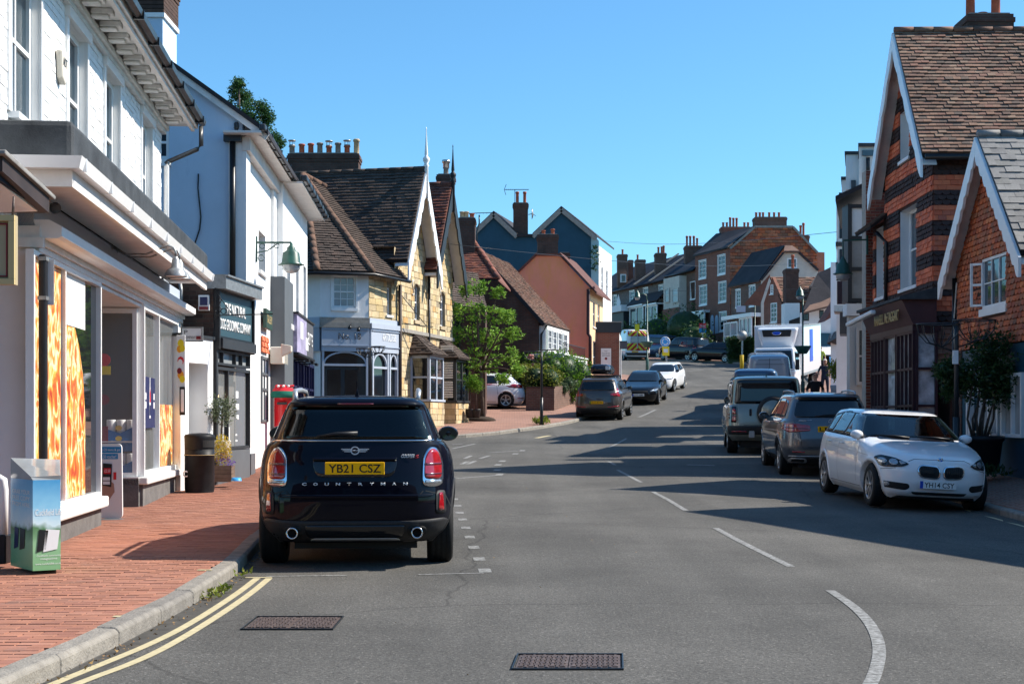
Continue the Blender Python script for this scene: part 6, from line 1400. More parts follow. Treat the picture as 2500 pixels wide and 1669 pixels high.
xd = G2P.U(570);pipe(B2,'downpipe',[G2P.pt(xd,G2P.uz(570,342)[1],.08),G2P.pt(xd,3.5,.08)],.055,'black',10)
pipe(B2,'cable',[G2P.pt(*G2P.uz(x,y),.02) for x,y in ((485,425),(484,460),(488,500),(491,530),(488,560),(478,590),(466,625))],.014,'black',6)
m = MB();c_ = G2P.uz(596,322);m.tube([G2P.pt(c_[0]-.12,c_[1]+.05,.06),G2P.pt(c_[0]-.08,c_[1]-.06,.06),G2P.pt(c_[0],c_[1]-.09,.06),G2P.pt(c_[0]+.08,c_[1]-.06,.06),G2P.pt(c_[0]+.12,c_[1]+.05,.06)],.015,6);m.bar(G2P.pt(c_[0],c_[1]-.09,.06),G2P.pt(c_[0],c_[1]+.14,.06),.02)
for s_ in (-.13,.12):m.lathe(G2P.pt(c_[0]+s_,c_[1]+.02,.06),[(.03,0),(.045,.03),(.045,.12),(.03,.14)],10)
m.build('wire_insulators','iron',B2)
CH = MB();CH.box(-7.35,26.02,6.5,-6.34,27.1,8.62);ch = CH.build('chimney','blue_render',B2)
m = MB();m.box(-7.39,25.98,8.62,-6.30,27.14,8.70);m.build('band','white_render',ch)
for i in range(16):   # corbelled brick head laid course by course
    e = .02+max(0,i-5)*.016;m = MB();m.box(-7.36-e,26.0-e,8.70+i*.075,-6.33+e,27.1+e,8.70+i*.075+.066);m.build('brick_course','brick_dark',ch)
m = MB();m.box(-7.33,26.04,8.70,-6.36,27.06,9.89);m.build('core','mortar_dark',ch)
# shopfronts of its ground floor, added signs
m = MB();pbox(m,F2,F2.U(660),g2z,.0,F2.U(683),F2.uz(670,683)[1],.30);m.build('shop_pilaster','charcoal_grey',B2)
uA,uB = F2.U(684),L2;m = MB();pbox(m,F2,uA,g2z,-.1,uB,2.95,.12);m.build('shopfront','charcoal_grey',B2)
M('navy_paint',(.012,.014,.06),.35); 
for k in range(4):shopwin(uA+.3+k*1.45,uA+1.6+k*1.45,g2z+.55,2.75,[uA+.95+k*1.45],'glass_dark',P=F2,fm='navy_paint',parent=B2,d=.20,fw=.06,trans=[1.2,2.1])
t = thing('shop_sign','lilac and white fascia sign on the dark shopfront beyond the post box','sign',F2.pt(uA+.5,3.0,.2))
M('sign_lilac',(.42,.38,.55),.4,noise=(3,.5));M('sign_dgrey',(.09,.09,.10),.4)
m = MB();pbox(m,F2,uA+.15,2.85,.28,uB-1.9,3.72,.36);m.build('board','sign_lilac',t);m = MB();pbox(m,F2,uB-1.88,2.85,.28,uB-.1,3.72,.36);m.build('board','sign_dgrey',t)
text('ELITE',t,F2,(uB-1.7,3.15,uB-.4,3.45),'sign_white',d=.37,bold=.02);m = MB();pbox(m,F2,uA+.9,3.2,.362,uA+1.6,3.6,.366);pbox(m,F2,uA+2.2,3.0,.362,uA+2.9,3.3,.366);m.build('picture','sign_white',t)
m = MB();pbox(m,F2,uA+.1,2.80,.2,uB-.05,2.85,.40);pbox(m,F2,uA+.1,3.72,.2,uB-.05,3.76,.40);m.build('frame','black',t)
for k in range(3):l_ = MB();uu = uA+.8+k*1.1;l_.bar(F2.pt(uu,2.70,.12),F2.pt(uu,2.70,.55),.03);l_.bar(F2.pt(uu-.12,2.68,.55),F2.pt(uu+.2,2.68,.55),.06);l_.build('spot_light','black',t)
q = F2.rect(636,752,651,808);t = thing('shop_sign','narrow dark green fascia sign on the small white shop','sign',F2.pt(q[0],q[1],.1));M('sign_dgreen',(.03,.06,.045),.4);m = MB();pbox(m,F2,q[0],q[1],.05,q[2],q[3],.12);m.build('board','sign_dgreen',t,bevel=.01);text('GALLERY',t,F2,(q[0]+.1,(q[1]+q[3])/2-.08,q[2]-.1,(q[1]+q[3])/2+.08),'gold',d=.125)
q = F2.rect(636,818,651,864);courses(B2,'tile','hung_tiles','hang_orange',F2.pt(q[0],q[1],.02),F2.u,(0,0,1),[(0,0),(q[2]-q[0],0),(q[2]-q[0],q[3]-q[1]),(0,q[3]-q[1])],.17,.11,.004,.012,.02,maxobj=60)
q = F2.rect(636,868,651,1030);shopwin(q[0],q[2],q[1],q[3],[(q[0]+q[2])/2],'glass_curtain',P=F2,fm='charcoal_grey',parent=B2,fw=.05,trans=[(q[1]+q[3])/2,q[3]-.35])
t = thing('meter_box','light grey meter cabinet on the white shop wall','cabinet',F2.pt(F2.U(655),2.2,0));q = F2.rect(655,846,672,893);m = MB();pbox(m,F2,q[0],q[1],.04,q[2]-.2,q[3],.30);m.build('cabinet','cream',t,bevel=.015)
t = thing('alarm_box','cream wedge-shaped alarm box on the dark pilaster','alarm box',F2.pt(F2.U(684),2.6,0));q = F2.uz(686,856,.3);m = MB();m.prism([F2.pt(q[0]-.1,q[1]-.12,.31),F2.pt(q[0]-.1,q[1]+.14,.31),F2.pt(q[0]-.1,q[1]+.10,.52),F2.pt(q[0]-.1,q[1]-.02,.52)],F2.u*.24);m.build('box','cream',t,bevel=.01)
def street_lamp_head(t,c,r=.21,mat='green_iron'):
    m = MB();m.lathe(c,[(r*1.12,-.02),(r*1.15,0),(r*.92,.03),(r*.80,.22),(r*.45,.27),(r*.35,.33),(.04,.36),(.02,.42)],20);m.build('lamp_shade',mat,t)
    g = MB();g.lathe(c,[(r*.86,-.02),(r*.84,-.10),(r*.5,-.16),(.01,-.18)],20,caps=False);g.build('lamp_glass','glass_curtain',t)
    m = MB();m.bar(V3(c)+V3((-r*1.25,0,-.01)),V3(c)+V3((r*1.25,0,-.01)),.02);m.build('band',mat,t)
t = thing('bracket_lamp','green street lamp on a scrolled wall bracket of the white building','street lamp',F2.pt(F2.U(625),4.5,0),'green street lamps')
bz_ = at(625,592,27.9).z;A_ = at(625,592,27.9);B_ = at(711,592,27.9);H_ = at(711,645,27.9)
m = MB();m.bar(A_,B_,.035);m.bar(V3((A_.x,27.9,bz_+.12)),V3((A_.x,27.9,bz_-.38)),.05);m.tube([(A_.x,27.9,bz_-.2),(A_.x+.22,27.9,bz_-.16),(A_.x+.42,27.9,bz_-.02)],.012,6)
for (dx,dz,rr) in ((.12,-.07,.05),(.40,-.06,.05),(.10,-.30,.06)):m.tube([(A_.x+dx+rr*math.cos(k*.63),27.9,bz_+dz+rr*math.sin(k*.63)) for k in range(10)],.009,6,False)
m.build('bracket','green_iron',t);street_lamp_head(t,V3((B_.x,27.9,H_.z)),.20)

# ------------------------------------------------------------ corner building with the lettered fascia and hipped tile roof
N8 = building('corner_shop','canted corner shop building under a brown hipped tile roof',-6,46)
cR = V3((-4.50,45.0,0));cL = V3((-5.96,44.56,0));cS = V3((-3.72,46.5,0));cX = V3((-9.5,45.6,0))
PN = Plane(cL.xy,(cR-cL).xy);LN = (cR-cL).length;PL = Plane(cX.xy,(cL-cX).xy);LL = (cL-cX).length;PR = Plane(cR.xy,(cS-cR).xy);LR_ = (cS-cR).length
gN = gz(-5,45)+PAVH;zeN = 5.86;zf = 4.36;zf0 = 3.46;eN = zeN
hb = tuple(PN.rect(812,672,869,752));hb = (hb[0],hb[1],hb[2],hb[3])
wall(N8,PN,[(0,zf),(LN,zf),(LN,eN),(0,eN)],[hb+(.06,)],'white_render',reveal=.14)
window(N8,PN,hb,.12,'white_gloss','glass_curtain',.06,3,4,bars=.02,sillh=.10,casing=.06)
wall(N8,PL,[(0,gN),(LL,gN),(LL,eN),(0,eN)],[],'white_render')
hr = tuple(PR.rect(944,700,955,770))
wall(N8,PR,[(0,zf),(LR_,zf),(LR_,eN),(0,eN)],[hr],'stone_joint',reveal=.16)
courses(N8,'stone','stonework','stone',PR.pt(0,zf,.001),PR.u,(0,0,1),[(0,0),(LR_,0),(LR_,eN-zf),(0,eN-zf)],.42,.2,.016,.012,0,holes=[(hr[0],hr[1]-zf,hr[2],hr[3]-zf)],wob=1,jit=.8)
window(N8,PR,hr,.14,'white_gloss','glass_dark',.05,1,1)
for P,L,dd in ((PN,LN,.06),(PR,LR_,.06),(PL,LL,.02)):
    m = MB();pbox(m,P,-.02 if P is not PL else 1,zf-.16,-.1,L+.02,zf,dd+.08);pbox(m,P,-.02 if P is not PL else 1,zf,-.1,L+.02,zf+.16,dd);m.build('cornice','grey_stone' if P is PN else 'blue_grey',N8)
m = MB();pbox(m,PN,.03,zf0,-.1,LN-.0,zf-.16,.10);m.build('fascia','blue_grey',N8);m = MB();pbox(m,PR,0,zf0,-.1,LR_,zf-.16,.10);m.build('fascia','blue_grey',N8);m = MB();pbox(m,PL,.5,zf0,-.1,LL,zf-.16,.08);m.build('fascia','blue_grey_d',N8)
for z_ in (zf0+.16,zf-.24):
    m = MB();pbox(m,PN,.05,z_,.10,LN-.02,z_+.025,.13);pbox(m,PR,.03,z_,.10,LR_-.02,z_+.025,.13);m.build('fascia_bead','blue_grey_d',N8)
q = PN.rect(825,812,880,829);text('No. 18',N8,PN,(q[0],q[1],q[2],q[3]),'sign_dgrey','lettering',d=.115,bold=.004)
q = PR.rect(923,813,962,835);text('ANTOLOGIE',N8,PR,(q[0]+.1,q[1],q[2]-.05,q[3]),'white','lettering',d=.115)
text('TERRE',N8,PL,(LL-1.5,3.72,LL-.7,4.0),'white','lettering',d=.09)
def arched(P,u0,u1,z0,z1,mat='blue_grey',gm='glass_dark',tr=None,parent=N8,d=0):
    f = MB();w = .06;pbox(f,P,u0,z0,d-.05,u0+w,z1,d+.08);pbox(f,P,u1-w,z0,d-.05,u1,z1,d+.08)
    tr = tr or (z0+(z1-z0)*.78);pbox(f,P,u0+w,tr-.04,d-.05,u1-w,tr+.03,d+.07)
    c = (u0+u1)/2;h = (u1-u0)/2-w;rise = z1-tr-.05
    for k in range(14):
        t0,t1 = math.pi*k/14,math.pi*(k+1)/14;f.bar(P.pt(c+h*math.cos(t0),tr+.03+rise*math.sin(t0),d+.03),P.pt(c+h*math.cos(t1),tr+.03+rise*math.sin(t1),d+.03),.05,.06,up=P.n)
    o = f.build('shop_window',mat,parent);g = MB();g.add([P.pt(u0+w,z0,d-.03),P.pt(u1-w,z0,d-.03),P.pt(u1-w,z1,d-.03),P.pt(u0+w,z1,d-.03)],[(0,1,2,3)]);g.build('pane',gm,o);return o
tz_ = PN.uz(840,890)[1]
o_ = arched(PN,.05,LN-.03,gN,zf0,tr=tz_);m = MB();pbox(m,PN,.15,gN,-.025,LN-.35,tz_-.05,.0);m.build('double_door','charcoal',o_)
for k in (0,1):
    m = MB();uu = .22+k*.55;pbox(m,PN,uu,gN+.2,.0,uu+.42,tz_-.15,.012);dp = m.build('door_glass','glass_dark',o_)
    cc = PN.pt(uu+.21,gN+1.05,.016);m = MB()
    for j in range(20):a,b = j*math.pi/10,(j+1)*math.pi/10;m.bar(cc+PN.u*(.11*math.cos(a))+V3((0,0,.11*math.sin(a))),cc+PN.u*(.11*math.cos(b))+V3((0,0,.11*math.sin(b))),.012,.004,up=PN.n)
    m.build('ring_emblem','blue_grey',o_);text('A',o_,PN,(uu+.15,gN+.99,uu+.27,gN+1.12),'blue_grey','emblem_letter',d=.016)
m = MB();m.bar(PN.pt(.66,gN+.95,.0),PN.pt(.66,gN+.95,.06),.02);m.bar(PN.pt(.60,gN+.95,.06),PN.pt(.67,gN+.95,.06),.02);m.build('door_handle','gold',o_)
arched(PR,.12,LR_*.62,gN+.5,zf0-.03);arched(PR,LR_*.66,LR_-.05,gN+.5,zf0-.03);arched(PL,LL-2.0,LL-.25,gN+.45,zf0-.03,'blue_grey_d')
m = MB();pbox(m,PR,.1,gN,-.1,LR_-.02,gN+.5,.06);pbox(m,PL,.5,gN,-.1,LL-.1,gN+.45,.06);m.build('stall_riser','blue_grey',N8)
m = MB();pbox(m,PL,LL-.9,gN+1.2,.0,LL-.6,gN+1.65,.02);w_ = m.build('framed_picture','sage',N8);m = MB();pbox(m,PL,LL-.83,gN+1.27,.021,LL-.67,gN+1.55,.024);m.build('picture','petal_pink',w_)
m = MB();m.box(-9,46.3,gN,-4.4,52,eN-.02);m.build('body','room',N8)
for (x,y) in ((853,796),(874,801)):
    q = PN.uz(x,y,.3);m = MB();m.bar(PN.pt(q[0]+.1,q[1]+.08,.1),PN.pt(q[0],q[1],.35),.02);m.lathe(PN.pt(q[0],q[1]-.05,.38),[(.05,-.05),(.06,0),(.03,.07)],12);m.build('spot_light','black',N8)
# hipped roof
Ap = V3((-7.0,48.0,9.5));Bp = V3((-6.3,52.0,9.5));zz = 5.93
E1 = V3((-6.02,44.25,zz));E2 = V3((-4.36,44.72,zz));E3 = V3((-3.28,46.7,zz));E0 = V3((-10.2,45.5,zz))
q3 = V3((-2.9,47.6,zz))
def ptop(px,py,A,B,C): # point of a sight line on the plane ABC
    n_ = (B-A).cross(C-A);C0 = V3((0,0,CAM_Z));r_ = ray(px,py);return C0+r_*((A-C0).dot(n_)/r_.dot(n_))
for pts in ([E1,E2,Ap],[E0,E1,Ap]):
    m = MB();m.prism(pts,V3((0,0,-.08)));m.build('roof_deck','tile_brown_back',N8);tiles_on(N8,pts,'tile','roof_tiles','tile_brown',.18,.13,maxobj=300,lap=.03)
RB = [E2,E3,Bp,Ap]; 
nrm = (E3-E2).cross(Ap-E2);Bp2 = ptop(825,475,E2,E3,Ap);E3b = ptop(995,682,E2,E3,Ap)
pts = [E2,E3b,Bp2,Ap];m = MB();m.prism(pts,V3((0,0,-.08)));m.build('roof_deck','tile_brown_back',N8);tiles_on(N8,pts,'tile','roof_tiles','tile_brown',.18,.13,maxobj=300,lap=.03)
def ridge_tiles(parent,a,b,mat='ridge_brown',r=.12,step=.33):
    d = (b-a);n = max(1,int(d.length/step)); 
    for i in range(n):
        p,q = a+d*(i/n),a+d*((i+.96)/n);m = MB();m.tube([p+V3((0,0,.02)),q+V3((0,0,.03))],[r,r*.9],8);m.build('ridge_tile',mat,parent)
ridge_tiles(N8,E1,Ap);ridge_tiles(N8,E2,Ap);ridge_tiles(N8,Ap,Bp2)
pipe(N8,'gutter',[E0+V3((0,-.05,-.08)),E1+V3((-.02,-.08,-.08)),E2+V3((.06,-.06,-.08)),E3b+V3((.08,-.04,-.08))],.055,'black',8)
# ------------------------------------------------------------ honey stone building with two gables
SB = building('stone_building','honey stone building with two steep gables and carved bargeboards',-3,49)
F3 = Plane(cS.xy,(.25,1));W3 = 6.3;zeS = 6.9;zaS = 9.62;gS = gz(-3,49)+PAVH-.1
OHG = .45
hs = [(F3.U(946-40*0)+9,0,0,0)]
def r3(x0,y0,x1,y1,d=0):return tuple(F3.rect(x0,y0,x1,y1))
w1 = r3(1007,690,1022,783);w2 = r3(1069,708,1082,800);wA = (.62,w1[1]+.02,1.02,w1[3])
uw0,uw1 = 1.75,2.55
holes3 = [(uw0-.0,w1[1],uw0+.62,w1[3],.15),(4.75,w1[1]-.02,5.37,w1[3]-.02,.15),(.45,w1[1],.95,w1[3]-.05,.15)]
w945 = F3.uz(1007,736)
wall(SB,F3,[(0,gS-.3),(W3,gS-.3),(W3,zeS),(4.75,zaS),(W3/2,zeS+.15),(1.6,zaS),(0,zeS)],holes3[:2],'stone_joint',reveal=.18,thick=.5)
courses(SB,'stone','stonework','stone',F3.pt(0,gS-.3,.001),F3.u,(0,0,1),[(0,0),(3.15,0),(3.15,zeS-gS+.45),(1.6,zaS-gS+.3),(0,zeS-gS+.3)],.40,.20,.016,.012,0,holes=[(h[0],h[1]-gS+.3,h[2],h[3]-gS+.3) for h in holes3[:1]],wob=1,jit=.9)
courses(SB,'stone','stonework','stone',F3.pt(3.15,gS-.3,.001),F3.u,(0,0,1),[(0,0),(3.15,0),(3.15,zeS-gS+.3),(1.6,zaS-gS+.3),(0,zeS-gS+.45)],.40,.20,.016,.012,0,holes=[(h[0]-3.15,h[1]-gS+.3,h[2]-3.15,h[3]-gS+.3) for h in holes3[1:2]],wob=1,jit=.9)
for h in holes3[:2]:window(SB,F3,h[:4],.15,'white_gloss','glass_dark',.055,1,1,sillm='stone_plain',sillh=.12)
m = MB();pbox(m,F3,-.05,4.20,.0,W3,4.32,.09);m.build('string_course','grey_stone',SB)
for uc in (1.55,4.75):   # iron wall ties
    q = MB();zt_ = 5.75;q.tube([F3.pt(uc+.10,zt_+.22,.04),F3.pt(uc-.04,zt_+.25,.04),F3.pt(uc-.08,zt_+.12,.04),F3.pt(uc,zt_,.04),F3.pt(uc+.08,zt_-.12,.04),F3.pt(uc+.04,zt_-.25,.04),F3.pt(uc-.10,zt_-.22,.04)],.02,6);q.build('wall_tie','blind',SB)
    q = MB();pbox(q,F3,uc-.30,zeS+.75,.02,uc+.14,zeS+.80,.08);pbox(q,F3,uc-.26,zeS+.8,.002,uc+.10,zeS+1.55,.02);q.build('loft_window','tile_brown_back',SB)
bk = -F3.n
def gable_roof(parent,P,u0,uc,u1,ze,za,oh,depth,mat,name='tile',tw=.18,th=.13,maxobj=300,ex=.28,far=False,deckm='tile_brown_back',lap=.03):
    sl = (za-ze)/(uc-u0)
    for (ua,side) in ((u0-ex,-1),(u1+ex,1)):
        zl = ze-ex*sl+.06;a = P.pt(ua,zl,oh);b = P.pt(ua,zl,-depth);c = P.pt(uc,za+.08,-depth);d = P.pt(uc,za+.08,oh)
        pts = [a,b,c,d];m = MB();m.prism(pts,V3((0,0,-.09)));m.build('roof_deck',deckm,parent)
        if side < 0 or far:tiles_on(parent,pts,name,'roof_tiles',mat,tw,th,maxobj=maxobj,lap=lap)
    ridge_tiles(parent,P.pt(uc,za+.10,oh),P.pt(uc,za+.10,-depth),mat,.07,.4)
def barge(parent,P,u0,uc,u1,ze,za,oh,mat,w=.32,scal=7,finial=None,th=.05):
    sl = (za-ze)/(uc-u0)
    for (ua,s) in ((u0-.30,-1),(u1+.30,1)):
        zb = ze-.30*sl;top = [(ua+(uc-ua)*k/scal/4,zb+(za+.06-zb)*k/scal/4) for k in range(scal*4+1)]
        low = [(u,z-w/math.cos(math.atan(sl))*(.85+.2*abs(math.sin(math.pi*(i/4))))) for i,(u,z) in enumerate(top)]
        mb = MB();pts = top+low[::-1];mb.prism([P.pt(u,z,oh+(.002 if s > 0 else 0)) for u,z in pts],P.n*th);mb.build('bargeboard',mat,parent)
        sf = MB();sf.prism([P.pt(*top[0],oh-.005)+V3((0,0,-.12)),P.pt(*top[-1],oh-.005)+V3((0,0,-.12)),P.pt(*top[-1],.02)+V3((0,0,-.12)),P.pt(*top[0],.02)+V3((0,0,-.12))],V3((0,0,.03)));sf.build('verge_soffit','soffit' if mat != 'charcoal' else 'dark_wood',parent)
    if finial:
        c = P.pt(uc,za,oh+.03);f = MB();f.lathe(c,[(.07,-.9),(.07,.15),(.10,.2),(.06,.26),(.11,.36),(.12,.44),(.05,.52),(.06,.58),(.03,1.0),(.012,1.38),(.02,1.42),(.002,1.5)],10);f.build('finial',mat,parent)
gable_roof(SB,F3,0,1.6,3.15,zeS,zaS,OHG,5.5,'tile_brown')
gable_roof(SB,F3,3.15,4.75,6.3,zeS,zaS,OHG,5.5,'tile_red')
barge(SB,F3,0,1.6,3.15,zeS,zaS,OHG,'white_gloss',.34,7,True)
M('black_timber',(.018,.02,.024),.5);barge(SB,F3,3.15,4.75,6.3,zeS,zaS,OHG,'black_timber',.34,7,True)
pipe(SB,'downpipe',[F3.pt(3.2,zeS-.2,.08),F3.pt(3.2,gS,.08)],.045,'black',8)
pipe(SB,'downpipe',[F3.pt(-.02,5.7,.10),F3.pt(-.02,gS,.10)],.06,'dark_wood',8)
m = MB();pbox(m,F3,.1,gS,-8,W3,zeS-.05,-.5);m.build('body','stone_plain',SB)
P9 = Plane(F3.pt(0,0,-.02).xy,-F3.n);wall(SB,P9,[(0,5.5),(6,5.5),(6,zeS),(0,zeS)],[],'stone_plain')
# bays
def bay(u0,u1,fm,gm,label,roofm='tile_brown',base='stone',dd=.7,louv=False):
    b = bpy.data.objects.new('bay_window',None);COL.objects.link(b);b.parent = SB;b.location = (0,0,0);zb = gS+1.0;zh = 3.48;b['label'] = label
    fr = Plane(F3.pt(u0,0,dd).xy,F3.u.xy);sd = Plane(F3.pt(u0,0,0).xy,F3.n.xy,flip=False)
    if sd.n.dot(-V3((0,1,0))) < 0:sd.n = -sd.n
    m = MB();pbox(m,F3,u0,zb,0,u0+.001+.09,zh,.09);pbox(m,F3,u0,zb,dd-.09,u0+.09,zh,dd);pbox(m,F3,u1-.09,zb,dd-.09,u1,zh,dd);pbox(m,F3,u0,zh-.10,.0,u1,zh+.02,dd+.01);pbox(m,F3,u0-.04,zb-.07,0,u1+.04,zb,dd+.05);pbox(m,F3,(u0+u1)/2-.04,zb,dd-.07,(u0+u1)/2+.04,zh-.1,dd)
    zm = (zb+zh)/2;pbox(m,F3,u0+.015,zm-.03,.09,u0+.06,zm+.03,dd-.09);pbox(m,F3,u0+.09,zm-.03,dd-.06,u1-.09,zm+.03,dd-.015);m.build('bay_frame',fm,b)
    g = MB();pbox(g,F3,u0+.03,zb,.05,u1-.03,zh-.1,dd-.03);g.build('pane',gm,b)
    if louv:
        for k in range(22):g = MB();z_ = zb+.1+k*.085;pbox(g,F3,u0+.022,z_,.12,u0+.03,z_+.06,dd-.12);g.build('shutter_slat','blind',b)
    courses(b,'stone','stonework',base,F3.pt(u0,gS-.3,dd),F3.u,(0,0,1),[(0,0),(u1-u0,0),(u1-u0,zb-gS+.22),(0,zb-gS+.22)],.38,.2,.014,.012,0,wob=1,jit=.9)
    courses(b,'stone','stonework',base,F3.pt(u0,gS-.3,0),F3.n,(0,0,1),[(0,0),(dd,0),(dd,zb-gS+.22),(0,zb-gS+.22)],.38,.2,.014,.012,0,wob=1,jit=.9)
    g = MB();pbox(g,F3,u0+.01,gS-.3,0,u1-.01,zb-.08,dd-.01);g.build('base','stone_joint',b)
    o = .13;A = [F3.pt(u0-o,zh+.03,0),F3.pt(u0-o,zh+.03,dd+o),F3.pt(u1+o,zh+.03,dd+o),F3.pt(u1+o,zh+.03,0)];T0,T1 = F3.pt(u0+.35,zh+.72,0.0),F3.pt(u1-.35,zh+.72,.0)
    for pts in ([A[0],A[1],T0],[A[1],A[2],T1,T0]):
        m = MB();m.prism(pts,V3((0,0,-.04)));m.build('roof_deck','tile_brown_back',b);tiles_on(b,pts,'tile','roof_tiles',roofm,.17,.11,maxobj=60)
    return b
b1_ = bay(1.3,2.9,'blue_grey','glass_dark','blue-grey bay window, the nearer of the two');b2_ = bay(4.4,6.0,'charcoal','glass_dark','charcoal bay window with white shutters, farther',louv=True)
c1 = chimney(SB,-7.9,50.6,-5.42,51.4,8.2,10.72,'brick_far_dark',[(.03,.5,.32,'pot_grey','cowl'),(.17,.5,.38,'pot_red',None),(.30,.5,.40,'pot_red',None),(.43,.5,.42,'pot_grey',None),(.56,.5,.30,'pot_red','cowl'),(.69,.5,.42,'pot_grey',None),(.82,.5,.32,'pot_red','cowl'),(.955,.5,.55,'pot_buff',None)])
chimney(SB,-2.85,54.5,-2.2,55.2,8,10.65,'brick_far_dark',[(.5,.5,.3,'pot_grey',None)]);m = MB();m.lathe((-2.52,54.85,10.95),[(.12,0),(.12,.2),(.16,.2),(.16,.3)],12);m.build('flue_cowl','steel',SB)
t = thing('bracket_lamp','thin black iron stay and bracket on the stone wall','bracket',F3.pt(.3,4,0));m = MB();m.bar(F3.pt(.0,4.45,.05),F3.pt(1.5,4.42,.75),.025);m.bar(F3.pt(-.1,5.5,.05),F3.pt(1.2,4.45,.6),.02);m.build('ironwork','iron',t)

# ------------------------------------------------------------ low tiled range and red hipped roof behind the tree
HR = building('red_tiled_house','low house with a steep red tile hipped roof behind the tree',-1,60)
g_ = gz(-1,60)+.1
m = MB();m.box(-5.5,59.4,g_-.3,-2.3,66,6.9);m.build('body','brick_far_dark',HR)
eL,eR = at(1100,680,59.0),at(1216,676,59.0);tL,tR = at(1095,580,61.2),at(1148,602,61.2)
eR2 = V3((eR.x,59.0,eL.z));tR.z = tL.z;pts = [eL,eR2,tR,tL];m = MB();m.prism(pts,V3((0,0,-.08)));m.build('roof_deck','tile_brown_back',HR);tiles_on(HR,pts,'tile','roof_tiles','tile_red',.17,.12,maxobj=300,lap=.03)
m = MB();m.prism([eR2,V3((eR2.x+.7,66,eR2.z)),V3((tR.x+.5,66,tR.z)),tR],V3((0,0,-.08)));m.build('roof_deck','tile_red',HR);ridge_tiles(HR,eR2,tR,'tile_red',.12)
c_ = at(1120,620,60.6);d_ = at(1160,534,60.6);chimney(HR,c_.x,60.3,d_.x,61.3,7,d_.z,'brick_far_dark',[(.2,.5,.3,'pot_buff',None),(.45,.5,.3,'pot_buff',None),(.8,.5,.22,'pot_red',None)])
LR2 = building('low_range','low lean-to with dark tile roof between the stone building and the tree',-2,57)
a,b,c_,d_ = at(1103,745,55.5),at(1190,745,57.5),at(1165,668,59),at(1100,662,57.5);b.z = a.z;d_.z = c_.z
m = MB();m.prism([a,b,c_,d_],V3((0,0,-.08)));m.build('roof_deck','tile_brown_back',LR2);tiles_on(LR2,[a,b,c_,d_],'tile','roof_tiles','tile_brown',.17,.12,maxobj=120,lap=.03)
m = MB();m.box(a.x+.1,55.8,g_-.5,b.x-.05,59,a.z-.05);m.build('wall','brick_far_dark',LR2)
pl = Plane((a.x+.1,55.78),(1,0))
for x in (1110,1150):r = tuple(pl.rect(x,770,x+14,850));window(LR2,pl,r,-.03,'charcoal','glass_dark',.05,1,1)
# dark brick house with the long sloping roof
KH = building('dark_brick_house','dark brick gabled house with white jettied bay and grey shopfront',1,64)
kO = V3((1.19,64,0));FK = Plane(kO.xy,(.25,1));kz = 5.85;kg = gz(1,64)+PAVH;GK = Plane((kO-FK.n*8).xy,FK.n.xy);GK.n = V3((FK.u.x,FK.u.y,0))*-1
s_ = 2.75;rz_ = 8.95
wall(KH,GK,[(0,kg-.5),(8,kg-.5),(8,kz),(8-s_,rz_-.1),(0,kz)],[],'brick_far_dark','gable_wall')
m = MB();pbox(m,FK,0.05,kg-.5,-6,5.3,kz,-.0);m.build('body','brick_far_dark',KH)
pts = [FK.pt(-.12,kz-.22,.28),FK.pt(5.6,kz-.22,.28),FK.pt(5.6,rz_,-s_),FK.pt(-.12,rz_,-s_)]
m = MB();m.prism(pts,V3((0,0,-.10)));m.build('roof_deck','tile_brown_back',KH);tiles_on(KH,pts,'tile','roof_tiles','tile_roof_t',.17,.12,maxobj=150,lap=.03)
pts = [FK.pt(-.12,kz,-s_*2-.3),FK.pt(5.6,kz,-s_*2-.3),FK.pt(5.6,rz_,-s_),FK.pt(-.12,rz_,-s_)];m = MB();m.prism(pts,V3((0,0,-.10)));m.build('roof_deck','tile_red',KH)
m = MB();m.bar(FK.pt(-.15,kz-.30,.28),FK.pt(-.15,rz_-.08,-s_),.04,.16);m.build('verge_board','black_timber',KH)
q = MB();pbox(q,FK,.12,4.25,.0,5.2,kz-.30,.30);q.build('jetty','white_render',KH)
pF = Plane(FK.pt(0,0,.30).xy,FK.u.xy);pS = Plane(FK.pt(.12,0,-.8).xy,FK.n.xy);pS.n = -V3((FK.u.x,FK.u.y,0))
for (u0,u1) in ((.35,1.0),(1.35,2.1),(2.5,3.3),(3.7,4.5)):window(KH,pF,(u0,4.45,u1,5.4),-.02,'white_gloss','glass_dark',.06,2,3,sash=False)
for u0 in (.16,1.06,2.2,3.4,4.6):m = MB();pbox(m,pF,u0,4.3,.0,u0+.14,5.5,.03);m.build('timber_stud','sage',KH)
m = MB();pbox(m,FK,-.2,3.95,-.3,5.4,4.22,1.15);pbox(m,FK,-.25,4.22,-.3,5.4,4.27,1.22);m.build('shop_cornice','white',KH)
m = MB();pbox(m,FK,.0,kg-.3,-.6,5.2,3.95,.9);m.build('shopfront_body','charcoal_grey',KH)
pF2 = Plane(FK.pt(0,0,.9).xy,FK.u.xy);shopwin(.3,2.4,kg+.6,3.6,[1.3],'glass_dark',P=pF2,fm='sage',parent=KH,fw=.07);shopwin(2.7,4.9,kg+.6,3.6,[3.8],'glass_dark',P=pF2,fm='sage',parent=KH,fw=.07)
m = MB(); 
for k in range(24):m.bar(FK.pt(k*.22,4.27,1.1),FK.pt(k*.22,4.75,1.1),.02)
m.bar(FK.pt(0,4.75,1.1),FK.pt(5.2,4.75,1.1),.03);m.build('balcony_rail','iron',KH)
pipe(KH,'downpipe',[FK.pt(.1,kz-.3,.35),FK.pt(.1,kz-.7,.1),FK.pt(.06,4.3,.1)],.05,'black',8)
